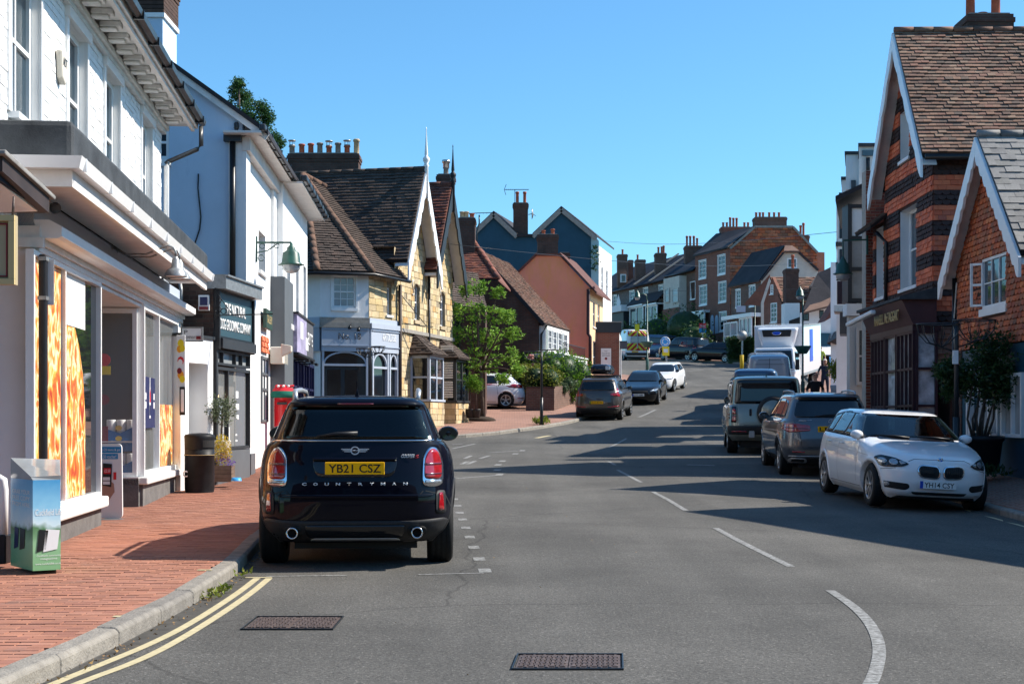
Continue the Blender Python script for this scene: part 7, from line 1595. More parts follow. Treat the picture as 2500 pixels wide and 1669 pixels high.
# ------------------------------------------------------------ orange gable house
OG = building('orange_house','orange rendered gable house with brick chimney on its peak',2,76)
GO = Plane((-6,76),(1,0));og = gz(3,76)
pp = [(GO.uz(x,y)) for x,y in ((1205,725),(1310,624),(1366,624),(1440,702))];ug = pp[3][0]
wall(OG,GO,[(pp[0][0],og-.5),(ug,og-.5),pp[3],pp[2],pp[1],pp[0]],[],'orange_render','gable_wall')
FO = Plane((ug-6,76),(.22,1));zo = pp[3][1]
ho = [(1.0,zo-2.0,1.8,zo-.6),(2.6,zo-2.0,3.4,zo-.6),(1.0,og+.9,2.2,og+2.6)]
wall(OG,FO,[(0,og-.5),(4.6,og-.5),(4.6,zo),(0,zo)],ho,'orange_pale')
for h in ho:window(OG,FO,h,.1,'white_gloss','glass_dark',.05,2,2)
def W3p(u,z,y):return V3((u-6,y,z))
for (i,j) in ((3,2),(0,1)):
    sx_ = .35 if i == 3 else -.35;a_ = V3((pp[i][0]-6+sx_,75.85,pp[i][1]-.35));b_ = V3((pp[j][0]-6,75.85,pp[j][1]+.05));dd_ = V3((1.1,5,0));m = MB();m.prism([a_,b_,b_+dd_,a_+dd_],V3((0,0,.12)));m.build('roof','tile_red',OG)
m = MB();m.box(pp[1][0]-6,75.9,pp[1][1]-.02,pp[2][0]-6,80,pp[1][1]+.1);m.build('roof','tile_red',OG)
a,b = at(1312,622,76.4),at(1362,574,76.4);chimney(OG,a.x,76.1,b.x,77.1,a.z-.2,b.z,'brick_far_dark',[(.3,.5,.25,'pot_red',None),(.75,.5,.32,'pot_red',None)])
a,b = at(1366,660,78),at(1390,618,78);chimney(OG,a.x,77.8,b.x,78.6,a.z-.6,b.z,'brick_far_dark',[])
pipe(OG,'downpipe',[at(1452,701,75.7),at(1436,706,75.7),at(1436,815,75.7),at(1441,822,75.7),at(1441,900,75.7)],.09,'maroon',8)
# ------------------------------------------------------------ navy double gable
NG = building('navy_house','tall navy blue double-gabled house wall with pale edge strip',2,90)
GN = Plane((-4,90),(1,0));pp = [GN.uz(x,y) for x,y in ((1157,566),(1205,520),(1262,574),(1300,574),(1370,508),(1443,568))];ng = gz(2,90)
wall(NG,GN,[(pp[0][0],ng-1),(pp[5][0],ng-1)]+pp[::-1],[],'navy_render','gable_wall')
xs_ = GN.U(1462);m = MB();m.prism([GN.pt(pp[5][0]+.005,ng-1,.02),GN.pt(xs_,ng-1,.02),GN.pt(xs_,GN.uz(1462,588)[1],.02),GN.pt(pp[5][0]+.005,pp[5][1]-.0,.02)],V3((0,.5,0)));m.build('edge_strip','pale_teal',NG)
iv = MB(); 
for k in range(90): 
    x_ = GN.U(1452)+random.gauss(0,.12);z_ = random.uniform(GN.uz(1452,660)[1],GN.uz(1452,600)[1]);leaves(iv,(x_-4,89.9,z_),1,.05,.22)
iv.build('ivy','leaf_dark',NG,kind='stuff')
FN = Plane((xs_-4,90),(.22,1));zN = GN.uz(1462,600)[1]
hn = [(1.0,zN-3.0,1.8,zN-1.2),(3,zN-3.0,3.8,zN-1.2),(1.0,zN-6.5,1.8,zN-4.7),(3,zN-6.5,3.8,zN-4.7)]
wall(NG,FN,[(0,ng-1),(5.5,ng-1),(5.5,zN),(0,zN)],hn,'white_render')
for h in hn:window(NG,FN,h,.1,'white_gloss','glass_dark',.07,2,4)
for i,j in ((1,0),(1,2),(4,3),(4,5)):
    a_ = GN.pt(*pp[i],.15);b_ = GN.pt(*pp[j],.15);ex = (b_-a_)*(.0 if j != 5 else .18);b_ = b_+ex
    m = MB();m.bar(a_+V3((0,0,-.12)),b_+V3((0,0,-.12)),.05,.28);m.build('verge_board','grey_stone' if j != 5 else 'grey_stone',NG);m = MB();m.prism([a_,b_,b_+V3((1.6,7,0)),a_+V3((1.6,7,0))],V3((0,0,.12)));m.build('roof','slate_dark',NG)
m = MB();m.box(pp[2][0]-4,89.8,pp[2][1]-.1,pp[3][0]-4,97,pp[2][1]+.05);m.build('valley','slate_dark',NG)
a,b = at(1253,575,90.5),at(1289,497,90.5);ch = chimney(NG,a.x,90.2,b.x,91.2,a.z-1,b.z,'brick_far_dark',[(.28,.5,.75,'pot_red',None),(.78,.5,.75,'pot_red',None)])
m = MB();q_ = at(1257,463,90.2);m.bar(at(1257,500,90.2),at(1257,463,90.2),.04);m.bar(at(1232,463,90.2),at(1291,463,90.2),.035)
for k in range(12):p_ = at(1236+k*4.8,463,90.2);m.bar(p_+V3((0,-.16,0)),p_+V3((0,.16,0)),.015);m.bar(p_+V3((0,0,-.05)),p_+V3((0,0,.05)),.015)
m.bar(at(1231,463,90.2),at(1236,450,90.2),.03);m.bar(at(1231,463,90.2),at(1235,476,90.2),.03)
ta = thing('tv_aerial','long television aerial above the navy house chimney','aerial',at(1257,500,90.2));m.build('aerial','iron',ta)
ta = thing('satellite_dish','small satellite dish on the side of the navy house chimney','satellite dish',at(1299,522,90.3));m = MB();c_ = at(1299,522,90.2);m.lathe(c_,[(.001,.10),(.2,.06),(.34,0),(.34,-.02),(.2,.04),(.001,.08)],16,'x');m.build('dish','galv',ta);m = MB();m.bar(at(1290,524,90.2),c_,.04);m.bar(c_,at(1308,527,90.2),.03);m.build('arm','iron',ta)
ta = thing('tv_aerial','thin aerial on a bent pole left of the navy gable','aerial',at(1168,560,66));m = MB();m.tube([at(1164,625,66),at(1164,565,66),at(1170,545,66),at(1170,525,66)],.035,6);m.bar(at(1144,521,66),at(1202,519,66),.03)
for k in range(7):p_ = at(1146+k*8.5,521,66);m.bar(p_+V3((0,-.15,0)),p_+V3((0,.15,0)),.015)
m.build('aerial','iron',ta)
# ------------------------------------------------------------ small brick antiques shop
AQ = building('antiques_shop','small red brick antiques shop with grey flat roof and white sign',5,79)
GA = Plane((2,78),(1,0));ag = gz(5,78);za_ = GA.uz(1480,812)[1];u0,u1 = GA.U(1453),GA.U(1512)
wall(AQ,GA,[(u0,ag-.5),(u1,ag-.5),(u1,za_),(u0,za_)],[],'brick_far_red')
m = MB();pbox(m,GA,u0-.08,za_,-6,u1+.10,GA.uz(1480,787)[1],.06);m.build('roof_fascia','charcoal',AQ);m = MB();pbox(m,GA,u0-.1,GA.uz(1480,787)[1],-6,u1+.15,GA.uz(1480,785)[1],.1);m.build('roof_edge','grey_stone',AQ)
FA = Plane((u1+2,78),(.10,1));wall(AQ,FA,[(.0,ag-.5),(5.5,ag-.5),(5.5,za_),(0,za_)],[(.5,ag+.5,2.4,za_-.4),(2.8,ag+.5,4.9,za_-.4)],'white_gloss');window(AQ,FA,(.5,ag+.5,2.4,za_-.4),.08,'charcoal','glass_dark',.06,2,1,sash=False);window(AQ,FA,(2.8,ag+.5,4.9,za_-.4),.08,'charcoal','glass_dark',.06,2,1,sash=False)
t,a,b = wallsign('shop_sign','white upright sign lettered ANTIQUES on the small brick shop',77.93,1467,850,1492,893,'sign_white','sign',.04)
for s,y0,y1,mt in (('David',855,858,'sign_dgrey'),('Foord-Brown',860,864,'sign_dgrey'),('ANTIQUES',866,870,'black')):wtext(t,s,77.93,1470 if s != 'David' else 1476,y0,1489 if s != 'David' else 1483,y1,mt,extrude=0)
m = MB();m.lathe(at(1479.5,875,77.92),[(.001,-.004),(.07,-.004)],14,'y',caps=False);m.build('emblem','sign_maroon',t)
t = thing('projecting_sign','dark projecting sign on a curved bracket at the antiques shop corner','sign',at(1520,850,78));a,b = at(1513,852,78),at(1531,834,78);m = MB();m.box(a.x,77.9,a.z,b.x,77.96,b.z);m.build('board','sign_dgrey',t);m = MB();m.bar(at(1511,833,78),at(1531,833,78),.04);m.build('bracket','iron',t)
# ------------------------------------------------------------ far terrace up the hill
FT = Plane((18.24,120),(-.33,1));tg = 8.2
FT.n = -FT.n if FT.n.y > 0 else FT.n
def tu(px):return FT.U(px)
def front(parent,P,u0,u1,z0,z1,depth,mat,wins,ridge=None,roofm='slate_blue',wall_side=True,wm='white_gloss',oh=.3,nx=2,nz=4):
    wall(parent,P,[(u0,z0),(u1,z0),(u1,z1),(u0,z1)],wins,mat,reveal=.08)
    for w_ in wins:window(parent,P,w_,.07,wm,'glass_dark',.09,nx,nz,bars=.035,sillh=.12,casing=.05)
    m = MB();pbox(m,P,u0+.02,z0,-depth,u1-.02,z1-.02,-.3);m.build('body',mat,parent)
    if ridge:
        a,b,c,d = P.pt(u0-.1,z1-.05,oh),P.pt(u1+.1,z1-.05,oh),P.pt(u1+.1,ridge,-depth/2),P.pt(u0-.1,ridge,-depth/2)
        m = MB();m.prism([a,b,c,d],V3((0,0,.12)));m.build('roof',roofm,parent);m = MB();m.prism([c,d,P.pt(u0-.1,z1,-depth),P.pt(u1+.1,z1,-depth)],V3((0,0,.12)));m.build('roof',roofm,parent)
        m = MB();m.tube([P.pt(u0,z1-.04,oh+.08),P.pt(u1,z1-.04,oh+.08)],.07,6);m.build('gutter','black',parent)
def RT_(P,x0,y0,x1,y1):return tuple(P.rect(x0,y0,x1,y1))
def fchim(parent,x0,y0,x1,y1,Y,mat,pots,h=.45,dy=1.2):
    a,b = at(x0,y0,Y),at(x1,y1,Y);n = len(pots);chimney(parent,a.x,Y,b.x,Y+dy,b.z-1.2,a.z,mat,[((p-x0)/(x1-x0),.5,h*(s or 1),'pot_red',None) for p,s in pots])
R3 = building('brick_townhouse','three storey red brick townhouse with a tile-hung end wall',18,121);u1_ = tu(1697)
w_ = [RT_(FT,a,b,c,d) for a,b,c,d in ((1753,625,1771,667),(1707,638,1724,677),(1755,690,1773,735),(1708,699,1726,742),(1757,763,1774,806))]
front(R3,FT,0,u1_,tg-1,15.7,9,'brick_far_red',w_,None);zr3 = 19.9
a,b,c,d = FT.pt(0,15.7,.2),FT.pt(u1_,15.7,.2),at(1748,583,128),at(1843,554,123);d.z = c.z = zr3-2.1
m = MB();m.prism([a,b,c,d],V3((0,0,.15)));m.build('roof','slate_dark',R3)
EW = Plane((18.24,119.95),(1,0));pe = [EW.uz(x,y) for x,y in ((1782,607),(1843,554),(1935,554),(1995,617))]; 
wall(R3,EW,[(0,tg-1),(pe[3][0],tg-1),pe[3],pe[2],pe[1],(0,pe[0][1])],[],'brick_far_red','end_wall')
courses(R3,'tile','hung_tiles','hang_red',EW.pt(0,11,.01),EW.u,(0,0,1),[(0,0),(pe[3][0],0),(pe[3][0],pe[3][1]-11),(pe[2][0],pe[2][1]-11),(pe[1][0],pe[1][1]-11),(0,pe[0][1]-11)],.42,.27,.02,.03,.06,maxobj=300,jit=.6)
m = MB(); 
for i,j in ((0,1),(1,2),(2,3)):m.bar(EW.pt(*pe[i],.1),EW.pt(*pe[j],.1),.2,.18)
m.build('verge','grey_stone',R3);m = MB();m.prism([EW.pt(*pe[1],0),EW.pt(*pe[2],0),EW.pt(*pe[3],0),EW.pt(pe[3][0],tg,0),EW.pt(0,tg,0),EW.pt(*pe[0],0)],V3((-1.5,7,0)));m.v = [(v[0],v[1]+.3,v[2]-.2) for v in m.v];m.build('body','brick_far_red',R3)
fchim(R3,1843,530,1921,556,121,'brick_far_brown',[(1849,1),(1858,1),(1866,1),(1881,1),(1893,1),(1905,1)]);fchim(R3,1761,554,1832,584,127,'brick_far_red',[(1768,1),(1777,1),(1785,2),(1793,1.9),(1801,1.9),(1820,1),(1829,1)]);fchim(R3,1957,575,1976,592,121,'brick_far_brown',[(1958,1.3),(1965,1.6)],.7)
sb_ = RT_(FT,1704,778,1735,822);shopwin(tu(1706)-.9*0,tu(1732),tg+.7,sb_[3]+.4,[(tu(1706)+tu(1732))/2],'glass_dark',P=FT,d=.5,parent=R3,fw=.12);m = MB();pbox(m,FT,tu(1733),tg-.5,0,tu(1704),tg+.7,.5);pbox(m,FT,tu(1733),sb_[3]+.4,0,tu(1704),sb_[3]+.6,.62);m.build('bay_window','white_gloss',R3)
for x in (1740,1751):q = RT_(FT,x-3.5,775,x+4,822);m = MB();m.prism([FT.pt(u,z,.03) for u,z in arch_pts(q[0],tg+.5,q[2],q[3]+.2,.4)],FT.n*.05);m.build('arched_door','blue_grey',R3)
t = thing('sale_board','red and blue estate agent board in front of the brick townhouse','sign',at(1715,815,118));a,b = at(1707,812,117),at(1724,789,117);m = MB();m.box(a.x,117,a.z,b.x,117.06,(a.z+b.z)/2);m.build('board','sign_blue',t);m = MB();m.box(a.x,117,(a.z+b.z)/2,b.x,117.06,b.z);m.build('board','sign_red',t)
text('FOR SALE',t,Plane((0,117),(1,0)),(a.x+.05,b.z-.32,b.x-.05,b.z-.12),'sign_white',d=.01,extrude=0);m = MB();m.bar(at(1715.5,845,117.03),at(1715.5,789,117.03),.06);m.build('post','white',t)
HC = building('cream_bay_house','small house with a two-storey cream bay and dark slate roof',15,128);ua,ub = tu(1697),tu(1629)
front(HC,FT,ua,ub,tg-1,14.5,9,'brick_far_brown',[RT_(FT,1686,690,1697.5,728)],17.6)
m = MB();pbox(m,FT,tu(1676),tg-.3,0,tu(1637),14.2,.7);bw_ = m.build('bay_window','cream',HC)
for (x0,x1) in ((1641,1653),(1659,1675)):q = RT_(FT,x0,697,x1,730);window(HC,FT,(q[0],q[1]-.3,q[2]-.1,q[3]-.3),.0,'cream','glass_curtain',.1,1,1,d=.75,sill=False)
m = MB();pbox(m,FT,tu(1677),tg+1.9,.71,tu(1637),11.4,.78);m.build('bay_panel','brick_far_red',HC)
FL = building('flint_cottages','long row of grey flint cottages with dark blue slate roofs',12,140);uc,ud = tu(1629),tu(1470)
wf = [RT_(FT,a,b,c,d) for a,b,c,d in ((1609,697,1619,731),(1571,704,1582,741),(1538,711,1549,747),(1497,722,1506,756))]
front(FL,FT,uc,ud+6,tg-1.5,14.2,9,'flint',wf,17.3)
for x in (1488,1511):c_ = FT.uz(x,739);m = MB();m.prism([FT.pt(c_[0]+a,c_[1]+b,.02) for a,b in ((0,-.85),(.55,0),(0,.85),(-.55,0))],FT.n*.04);m.build('diamond','white',FL)
for k,x in enumerate((1629,1592,1555)):m = MB();pbox(m,FT,tu(x)-.12,14.0,-4.5,tu(x)+.1,14.2,.1);m.build('string','brick_far_red',FL);m = MB();m.bar(FT.pt(tu(x),14.4,.3),FT.pt(tu(x),17.55,-4.4),.3,.12);m.build('verge','grey_stone',FL)
for (x0,x1,y0,y1) in ((1595,1624,748,795),(1556,1590,752,800)): 
    q = RT_(FT,x0,y0,x1,y1);shopwin(q[0],q[2],q[1]-.2,q[3],[(q[0]+q[2])/2],'glass_dark',P=FT,d=.8,parent=FL,fw=.14);m = MB();pbox(m,FT,q[0]-.1,tg-.5,0,q[2]+.1,q[1]-.2,.8);pbox(m,FT,q[0]-.1,q[3],0,q[2]+.1,q[3]+.15,1.0);m.build('bay_window','white_gloss',FL)
m = MB();m.prism([FT.pt(tu(1556)+.3,q[3]+.15,1.0),FT.pt(tu(1625)-.3,q[3]+.15,1.0),FT.pt(tu(1625)-.3,q[3]+1.1,.05),FT.pt(tu(1556)+.3,q[3]+1.1,.05)],V3((0,0,.1)));m.build('porch_roof','slate_dark',FL)
q = RT_(FT,1510,760,1550,800);m = MB();pbox(m,FT,q[0],tg,0,q[2],q[3]-.3,1.2);m.build('shopfront','charcoal',FL);m = MB();pbox(m,FT,q[0]-.2,q[3]-.3,0,q[2]+.2,q[3]+.3,1.5);m.build('shop_fascia','white',FL)
a,b = at(1514,690,143),at(1528,670,143);m = MB();m.box(a.x,142.6,a.z,b.x,145,b.z);dm = m.build('dormer','white',FL);m = MB();m.box(a.x+.12,142.55,a.z+.1,b.x-.12,142.62,b.z-.12);m.build('pane','glass_dark',dm)
fchim(FL,1508,621,1532,672,143,'brick_far_brown',[(1521,1.2)]);fchim(FL,1552,634,1576,662,141,'brick_far_brown',[(1558,1.2)]);fchim(FL,1600,618,1627,650,137,'brick_far_brown',[(1609,1.4),(1617,1.5),(1622,1.7)]);fchim(HC,1673,600,1714,622,131,'brick_far_brown',[(1679,1.9),(1687,1.9),(1696,1.9),(1704,1.5)],.5)
fchim(FL,1534,635,1546,665,144,'brick_far_brown',[])
# gardens, hedges
def clump(name,label,cat,blobs,mat,size,n,parent=None,kind=None,group=None):
    t = thing(name,label,cat,(blobs[0][0],blobs[0][1],blobs[0][2]-blobs[0][3]),group);m = MB()
    for (x,y,z,r,sx,sz) in blobs:
        for _ in range(n):
            v = V3((random.gauss(0,1),random.gauss(0,1),random.gauss(0,1))).normalized()*(r*random.uniform(.72,1.05)*(1+.13*math.sin(3*random.random())));
            leaves(m,(x+v.x*sx,y+v.y,z+v.z*sz),1,.04,size,up=.4)
        s_ = MB();s_.sphere((x,y,z),r*.74,10,8,sx,1,sz);s_.build('twig_core','leaf_dark',t)
    f = m.build('foliage',mat,t,kind='stuff');return t
for k,(x,y,Y,r,mt,lb) in enumerate(((1672,800,121,1.9,'leaf_dark','big dark green shrub before the cream bay house'),(1604,808,126,1.5,'leaf_laurel','green shrub before the flint cottages'),(1550,822,128,1.3,'leaf_dark','clipped dark hedge shrub beside the yellow sign'),(1696,822,118,1.2,'leaf_dark','low dark shrub beside the brick townhouse steps'),(1640,832,124,1.3,'leaf_dark','low dark shrub behind the blue people carrier'))):
    c_ = at(x,y,Y);clump('shrub',lb,'shrub',[(c_.x,Y,c_.z,r,1.1,1.0),(c_.x-r*.6,Y,c_.z-r*.7,r*.8,1,.8),(c_.x+r*.7,Y,c_.z-r*.8,r*.8,1,.8)],mt,.28,420,group='garden shrubs on the hill')
HW = building('garden_wall','low garden wall running below the far cottages',10,118,'wall');m = MB();m.bar((17.6,118.5,7.0),(5,137,8.4),.3,1.6);m.build('wall','brick_far_dark',HW)
m = MB();m.prism([V3((18.1,118.8,6.5)),V3((5.2,137.2,8.2)),V3((9,139,8.9)),V3((19,121.8,8.0))],V3((0,0,.4)));m.build('bank','grass_far',HW)
a,b = at(1778,880,104),at(1815,818,104);m = MB();hd = thing('hedge','square clipped dark hedge behind the round road sign','hedge',(a.x,104,a.z))
for (x0,x1) in ((1777,1809),(1814,1843)):
    a,b = at(x0,876,104),at(x1,822,104);m = MB();m.box(a.x+.1,104,a.z-1,b.x-.1,106,b.z-.1);m.build('twig_core','leaf_dark',hd);l_ = MB()
    for _ in range(1600):leaves(l_,(random.uniform(a.x,b.x),104+random.choice((-.05,random.uniform(0,2))),random.uniform(a.z,b.z)),1,.05,.2)
    l_.build('foliage','leaf_dark',hd,kind='stuff')
# white gabled cottage, small tile cottage with chimney, timbered house, teal shop
CG = building('white_gable_cottage','cottage with a cream gable, dark slate roof and white shop bay',19,112);PG = Plane((19.45,112),(-.33,1));PG.n = -PG.n if PG.n.y > 0 else PG.n;uu = PG.U(1785);gg = 6.0
wg = [RT_(PG,1797,708,1808,748),RT_(PG,1830,698,1844,745)]
front(CG,PG,0,uu,gg-1,12.1,8,'brick_far_brown',wg,None)
EG = Plane((19.45,111.95),(1,0));pg = [EG.uz(x,y) for x,y in ((1858,684),(1912,617),(1950,617),(1997,660))];we = RT_(EG,1922,630,1946,655)
wall(CG,EG,[(0,gg-1),(pg[3][0],gg-1),pg[3],pg[2],pg[1],pg[0]],[we],'cream','gable_wall',reveal=.1);window(CG,EG,we,.05,'white_gloss','glass_dark',.09,2,1,sash=False)
a,b = PG.pt(-.1,12.1,.2),PG.pt(uu+.3,12.1,.2);c_,d_ = at(1835,625,118),at(1916,603,113);c_.z = d_.z;m = MB();m.prism([a,b,c_,d_],V3((0,0,.15)));m.build('roof','slate_dark',CG)
m = MB();m.prism([EG.pt(*pg[1],.3),EG.pt(*pg[2],.3),d_+V3((.6,0,0)),d_],V3((0,0,.12)));m.build('roof_hip','tile_roof_t',CG);m = MB()
for i,j in ((0,1),(2,3)):m.bar(EG.pt(*pg[i],.1),EG.pt(*pg[j],.1),.3,.14)
m.build('verge','slate_dark',CG);m = MB();m.prism([d_+V3((.5,0,0)),EG.pt(*pg[2],.1),EG.pt(*pg[3],.1),EG.pt(pg[3][0],pg[3][1],-7)],V3((0,0,.1)));m.build('roof','slate_dark',CG)
q = PG.U(1856);shopwin(.2,uu*.45,gg+.9,gg+3.4,[.9,1.6],'glass_curtain',P=PG,d=.7,parent=CG,fw=.12,trans=[gg+2.1]);shopwin(uu*.5,uu-.1,gg+.9,gg+3.2,[uu*.75],'glass_curtain',P=PG,d=.7,parent=CG,fw=.12,trans=[gg+2.1]);m = MB();pbox(m,PG,0,gg-.5,0,uu,gg+.9,.7);pbox(m,PG,0,gg+3.4,0,uu,gg+3.7,.9);m.build('bay_window','white_gloss',CG)
t = thing('shop_sign','pale blue square sign between upper windows of the cottage','sign',at(1808,750,111));a,b = at(1797,762,111.5),at(1819,747,111.5);m = MB();m.box(a.x,111.3,a.z,b.x,111.4,b.z);m.build('board','blue_grey',t)
CS = building('tile_cottage','small brick cottage with tall chimney and a red-brown tile roof',20,100);PC = Plane(at(1911,800,100).xy,(-.45,1));PC.n = -PC.n if PC.n.y > 0 else PC.n;uw = PC.U(1865);zc = PC.uz(1911,733)[1];zc2 = PC.uz(1880,677)[1]
wc = [RT_(PC,1880,695,1888,717),RT_(PC,1881,740,1897,786)];wall(CS,PC,[(0,3.5),(uw,3.5),(uw,zc),(uw*.55,zc2),(0,zc)],wc,'brick_far_red',reveal=.08)
for w_ in wc:window(CS,PC,w_,.06,'white_gloss','glass_dark',.08,2,4,sash=False,bars=.04)
a,b = at(1909,737,99.8),at(1978,737,99.8);b.z = a.z;c_,d_ = at(2008,677,102),at(1880,677,102);c_.z = d_.z;m = MB();m.prism([a,b,c_,d_],V3((0,0,-.12)));m.build('roof_deck','tile_brown_back',CS);tiles_on(CS,[a,b,c_,d_],'tile','roof_tiles','tile_roof_t',.28,.2,maxobj=200,lap=.04,thick=.02)
m = MB();m.prism([PC.pt(uw+.2,zc-.2,.2),PC.pt(uw*.55,zc2+.1,.2),d_,V3((d_.x-1.5,104,zc))],V3((0,0,.1)));m.build('roof','tile_red',CS);m = MB();m.box(a.x+.05,100.1,3.5,a.x+2.2,104,a.z-.1);m.build('body','brick_far_dark',CS)
a,b = at(1919,800,98.6),at(1950,656,98.6);z_ = at(0,740,98.6).z;chimney(CS,a.x,98.6,b.x,99.7,z_,b.z,'brick_far_dark',[(.65,.5,1.0,'pot_red',None)]);m = MB();m.box(a.x-.1,98.5,3.5,b.x+.05,99.8,z_);m.build('chimney_base','white_brick',CS)
TH = building('timbered_house','white timbered house with sagging dark tile roofs at the street bend',21,92);Y_ = 92
for pts,Yb,mt in (([(1960,757),(2050,735),(2052,640),(1995,668)],92,'slate_dark'),([(1975,700),(2050,700),(2045,660),(2000,662)],98,'slate_dark')):
    P_ = [at(x,y,Yb+(3 if y < 700 else 0)) for x,y in pts];m = MB();m.prism(P_,V3((0,.1,-.2)));m.build('roof',mt,TH)
P_ = [at(1962,762,91),at(2046,740,91),at(2040,715,93),at(1985,735,93)];m = MB();m.prism(P_,V3((0,0,-.12)));m.build('roof','tile_roof_t',TH)
PT = Plane((at(1955,800,Y_).x,Y_),(1,0));wt_ = [RT_(PT,1962,762,1975,783),RT_(PT,2000,757,2011,778)];u9 = PT.U(2052);wall(TH,PT,[(0,6.9),(u9,6.9),(u9,9.0),(0,8.2)],wt_,'white_render',reveal=.05)
for w_ in wt_:window(TH,PT,w_,.04,'dark_wood','glass_dark',.05,3,1,sash=False,sill=False)
m = MB();pbox(m,PT,0,2.5,-3,u9,6.88,.1);m.build('shop_wall','teal_paint',TH);m = MB();pbox(m,PT,1.5,2.8,.1,3.4,5.6,.12);m.build('open_doorway','black_matt',TH)
m = MB();m.prism([PT.pt(.6,6.0,.1),PT.pt(3.9,6.0,.1),PT.pt(4.6,5.4,1.5),PT.pt(.6,5.4,1.5)],V3((0,0,.06)));m.build('awning','white_dirty',TH);m = MB();pbox(m,PT,.4,7.0,-6,u9,8.1,-.4);m.build('body','tile_brown_back',TH)
P_ = [at(2012,785,84),at(2046,765,84),at(2046,730,84)];m = MB();m.prism(P_,V3((0,2,0)));m.build('lean_to_roof','tile_red',TH)

# ------------------------------------------------------------ right side: banded tile-hung shop building
TB = building('banded_tile_building','tall building hung with orange and dark banded tiles, brown tiled roof',9,31)
FTb = Plane((8.53,29),(.014,1),flip=True);CTb = Plane((8.53,29),(1,0));z0b = 3.214;tge = 6.95;tga = 9.62;th_ = .102;uG = 3.95;tgr = gz(8.5,31)+PAVH+.2
band = lambda r:('hung_tile','hung_tiles','hang_dark','scallop') if (r//3) % 2 == 0 else ('hung_tile','hung_tiles','hang_orange','rect')
hA = RT_(FTb,2198,262,2221,400);hB = RT_(FTb,2198,518,2239,694);hC = RT_(FTb,2140,560,2160,722)
hA = (hA[0],7.0,hA[2],8.05);hB = (hB[0],hB[1]+.0,hB[2],hB[3])
wall(TB,FTb,[(0,z0b),(uG+1.15,z0b),(uG+1.15,5.9),(uG,5.9),(uG-.1,tge),(uG/2,tga),(0,tge)],[hA,hB,hC],'hang_back',reveal=.22,thick=.4,rmat='white')
for h in (hA,hB,hC):window(TB,FTb,h,.26,'white_gloss','glass_blue',.06,1,1,sillout=.05,sillm='white')
hz = [(h[0]-.01,h[1]-z0b-.05,h[2]+.01,h[3]-z0b) for h in (hA,hB,hC)]
courses(TB,'hung_tile','hung_tiles','hang_orange',FTb.pt(0,z0b,.002),FTb.u,(0,0,1),[(0,0),(uG,0),(uG,tge-z0b),(uG/2,tga-z0b),(0,tge-z0b)],.165,th_,.004,.010,.016,holes=hz,rowmat=band,maxobj=300)
courses(TB,'hung_tile','hung_tiles','hang_orange',FTb.pt(uG,z0b,.002),FTb.u,(0,0,1),[(0,0),(1.15,0),(1.15,5.85-z0b),(0,5.85-z0b)],.165,th_,.004,.010,.016,holes=[(h[0]-uG,h[1],h[2]-uG,h[3]) for h in hz],rowmat=band,maxobj=100)
wall(TB,CTb,[(0,2.4),(7,2.4),(7,tge),(0,tge)],[],'hang_back','side_wall')
courses(TB,'hung_tile','hung_tiles','hang_orange',CTb.pt(0,z0b,.002),CTb.u,(0,0,1),[(0,0),(2.6,0),(2.6,tge-z0b-.05),(0,tge-z0b-.05)],.165,th_,.004,.010,.016,rowmat=band,maxobj=200)
courses(TB,'hung_tile','hung_tiles','tile_roof_t',CTb.pt(0,2.45,.002),CTb.u,(0,0,1),[(0,0),(1.2,0),(1.2,z0b-2.46),(0,z0b-2.46)],.165,th_,.004,.010,.016,maxobj=60)
gable_roof(TB,FTb,0,uG/2,uG,tge,tga,.30,6.5,'tile_roof_t','roof_tile',.165,.108,300,.25,lap=.022)
barge(TB,FTb,0,uG/2,uG,tge,tga,.30,'white_gloss',.26,5)
m = MB();pbox(m,FTb,.1,tgr,-7,uG+1.1,5.85,-.35);pbox(m,FTb,.1,5.8,-7,uG-.1,tge,-.3);m.build('body','hang_back',TB)
pipe(TB,'gutter',[V3((8.25,28.62,tge-.38)),V3((13,28.62,tge-.38))],.06,'black',8);pipe(TB,'downpipe',[FTb.pt(3.75,5.6,.25),FTb.pt(3.55,5.35,.09),FTb.pt(3.55,3.45,.09)],.045,'black',8)
pts = [FTb.pt(uG-.25,5.75,.40),FTb.pt(uG+1.3,5.75,.40),FTb.pt(uG+1.3,6.5,-.6),FTb.pt(uG-.25,6.5,-.6)];m = MB();m.prism(pts,V3((0,0,-.07)));m.build('roof_deck','tile_brown_back',TB);tiles_on(TB,pts,'roof_tile','roof_tiles','tile_brown',.165,.1,maxobj=80)
q_ = at(2353,80,31.3);r_ = at(2460,44,31.3);chimney(TB,q_.x,31.0,r_.x,31.9,8.9,r_.z,'brick_far_dark',[(.2,.5,.62,'pot_red','cowl'),(.47,.5,.12,'pot_red',None),(.78,.5,.7,'pot_red',None)])
M('glass_shop',(.62,.66,.68),.04,spec=1,noise=(2.2,.75))  # pale mottling in the pane colour stands in for bright street reflections
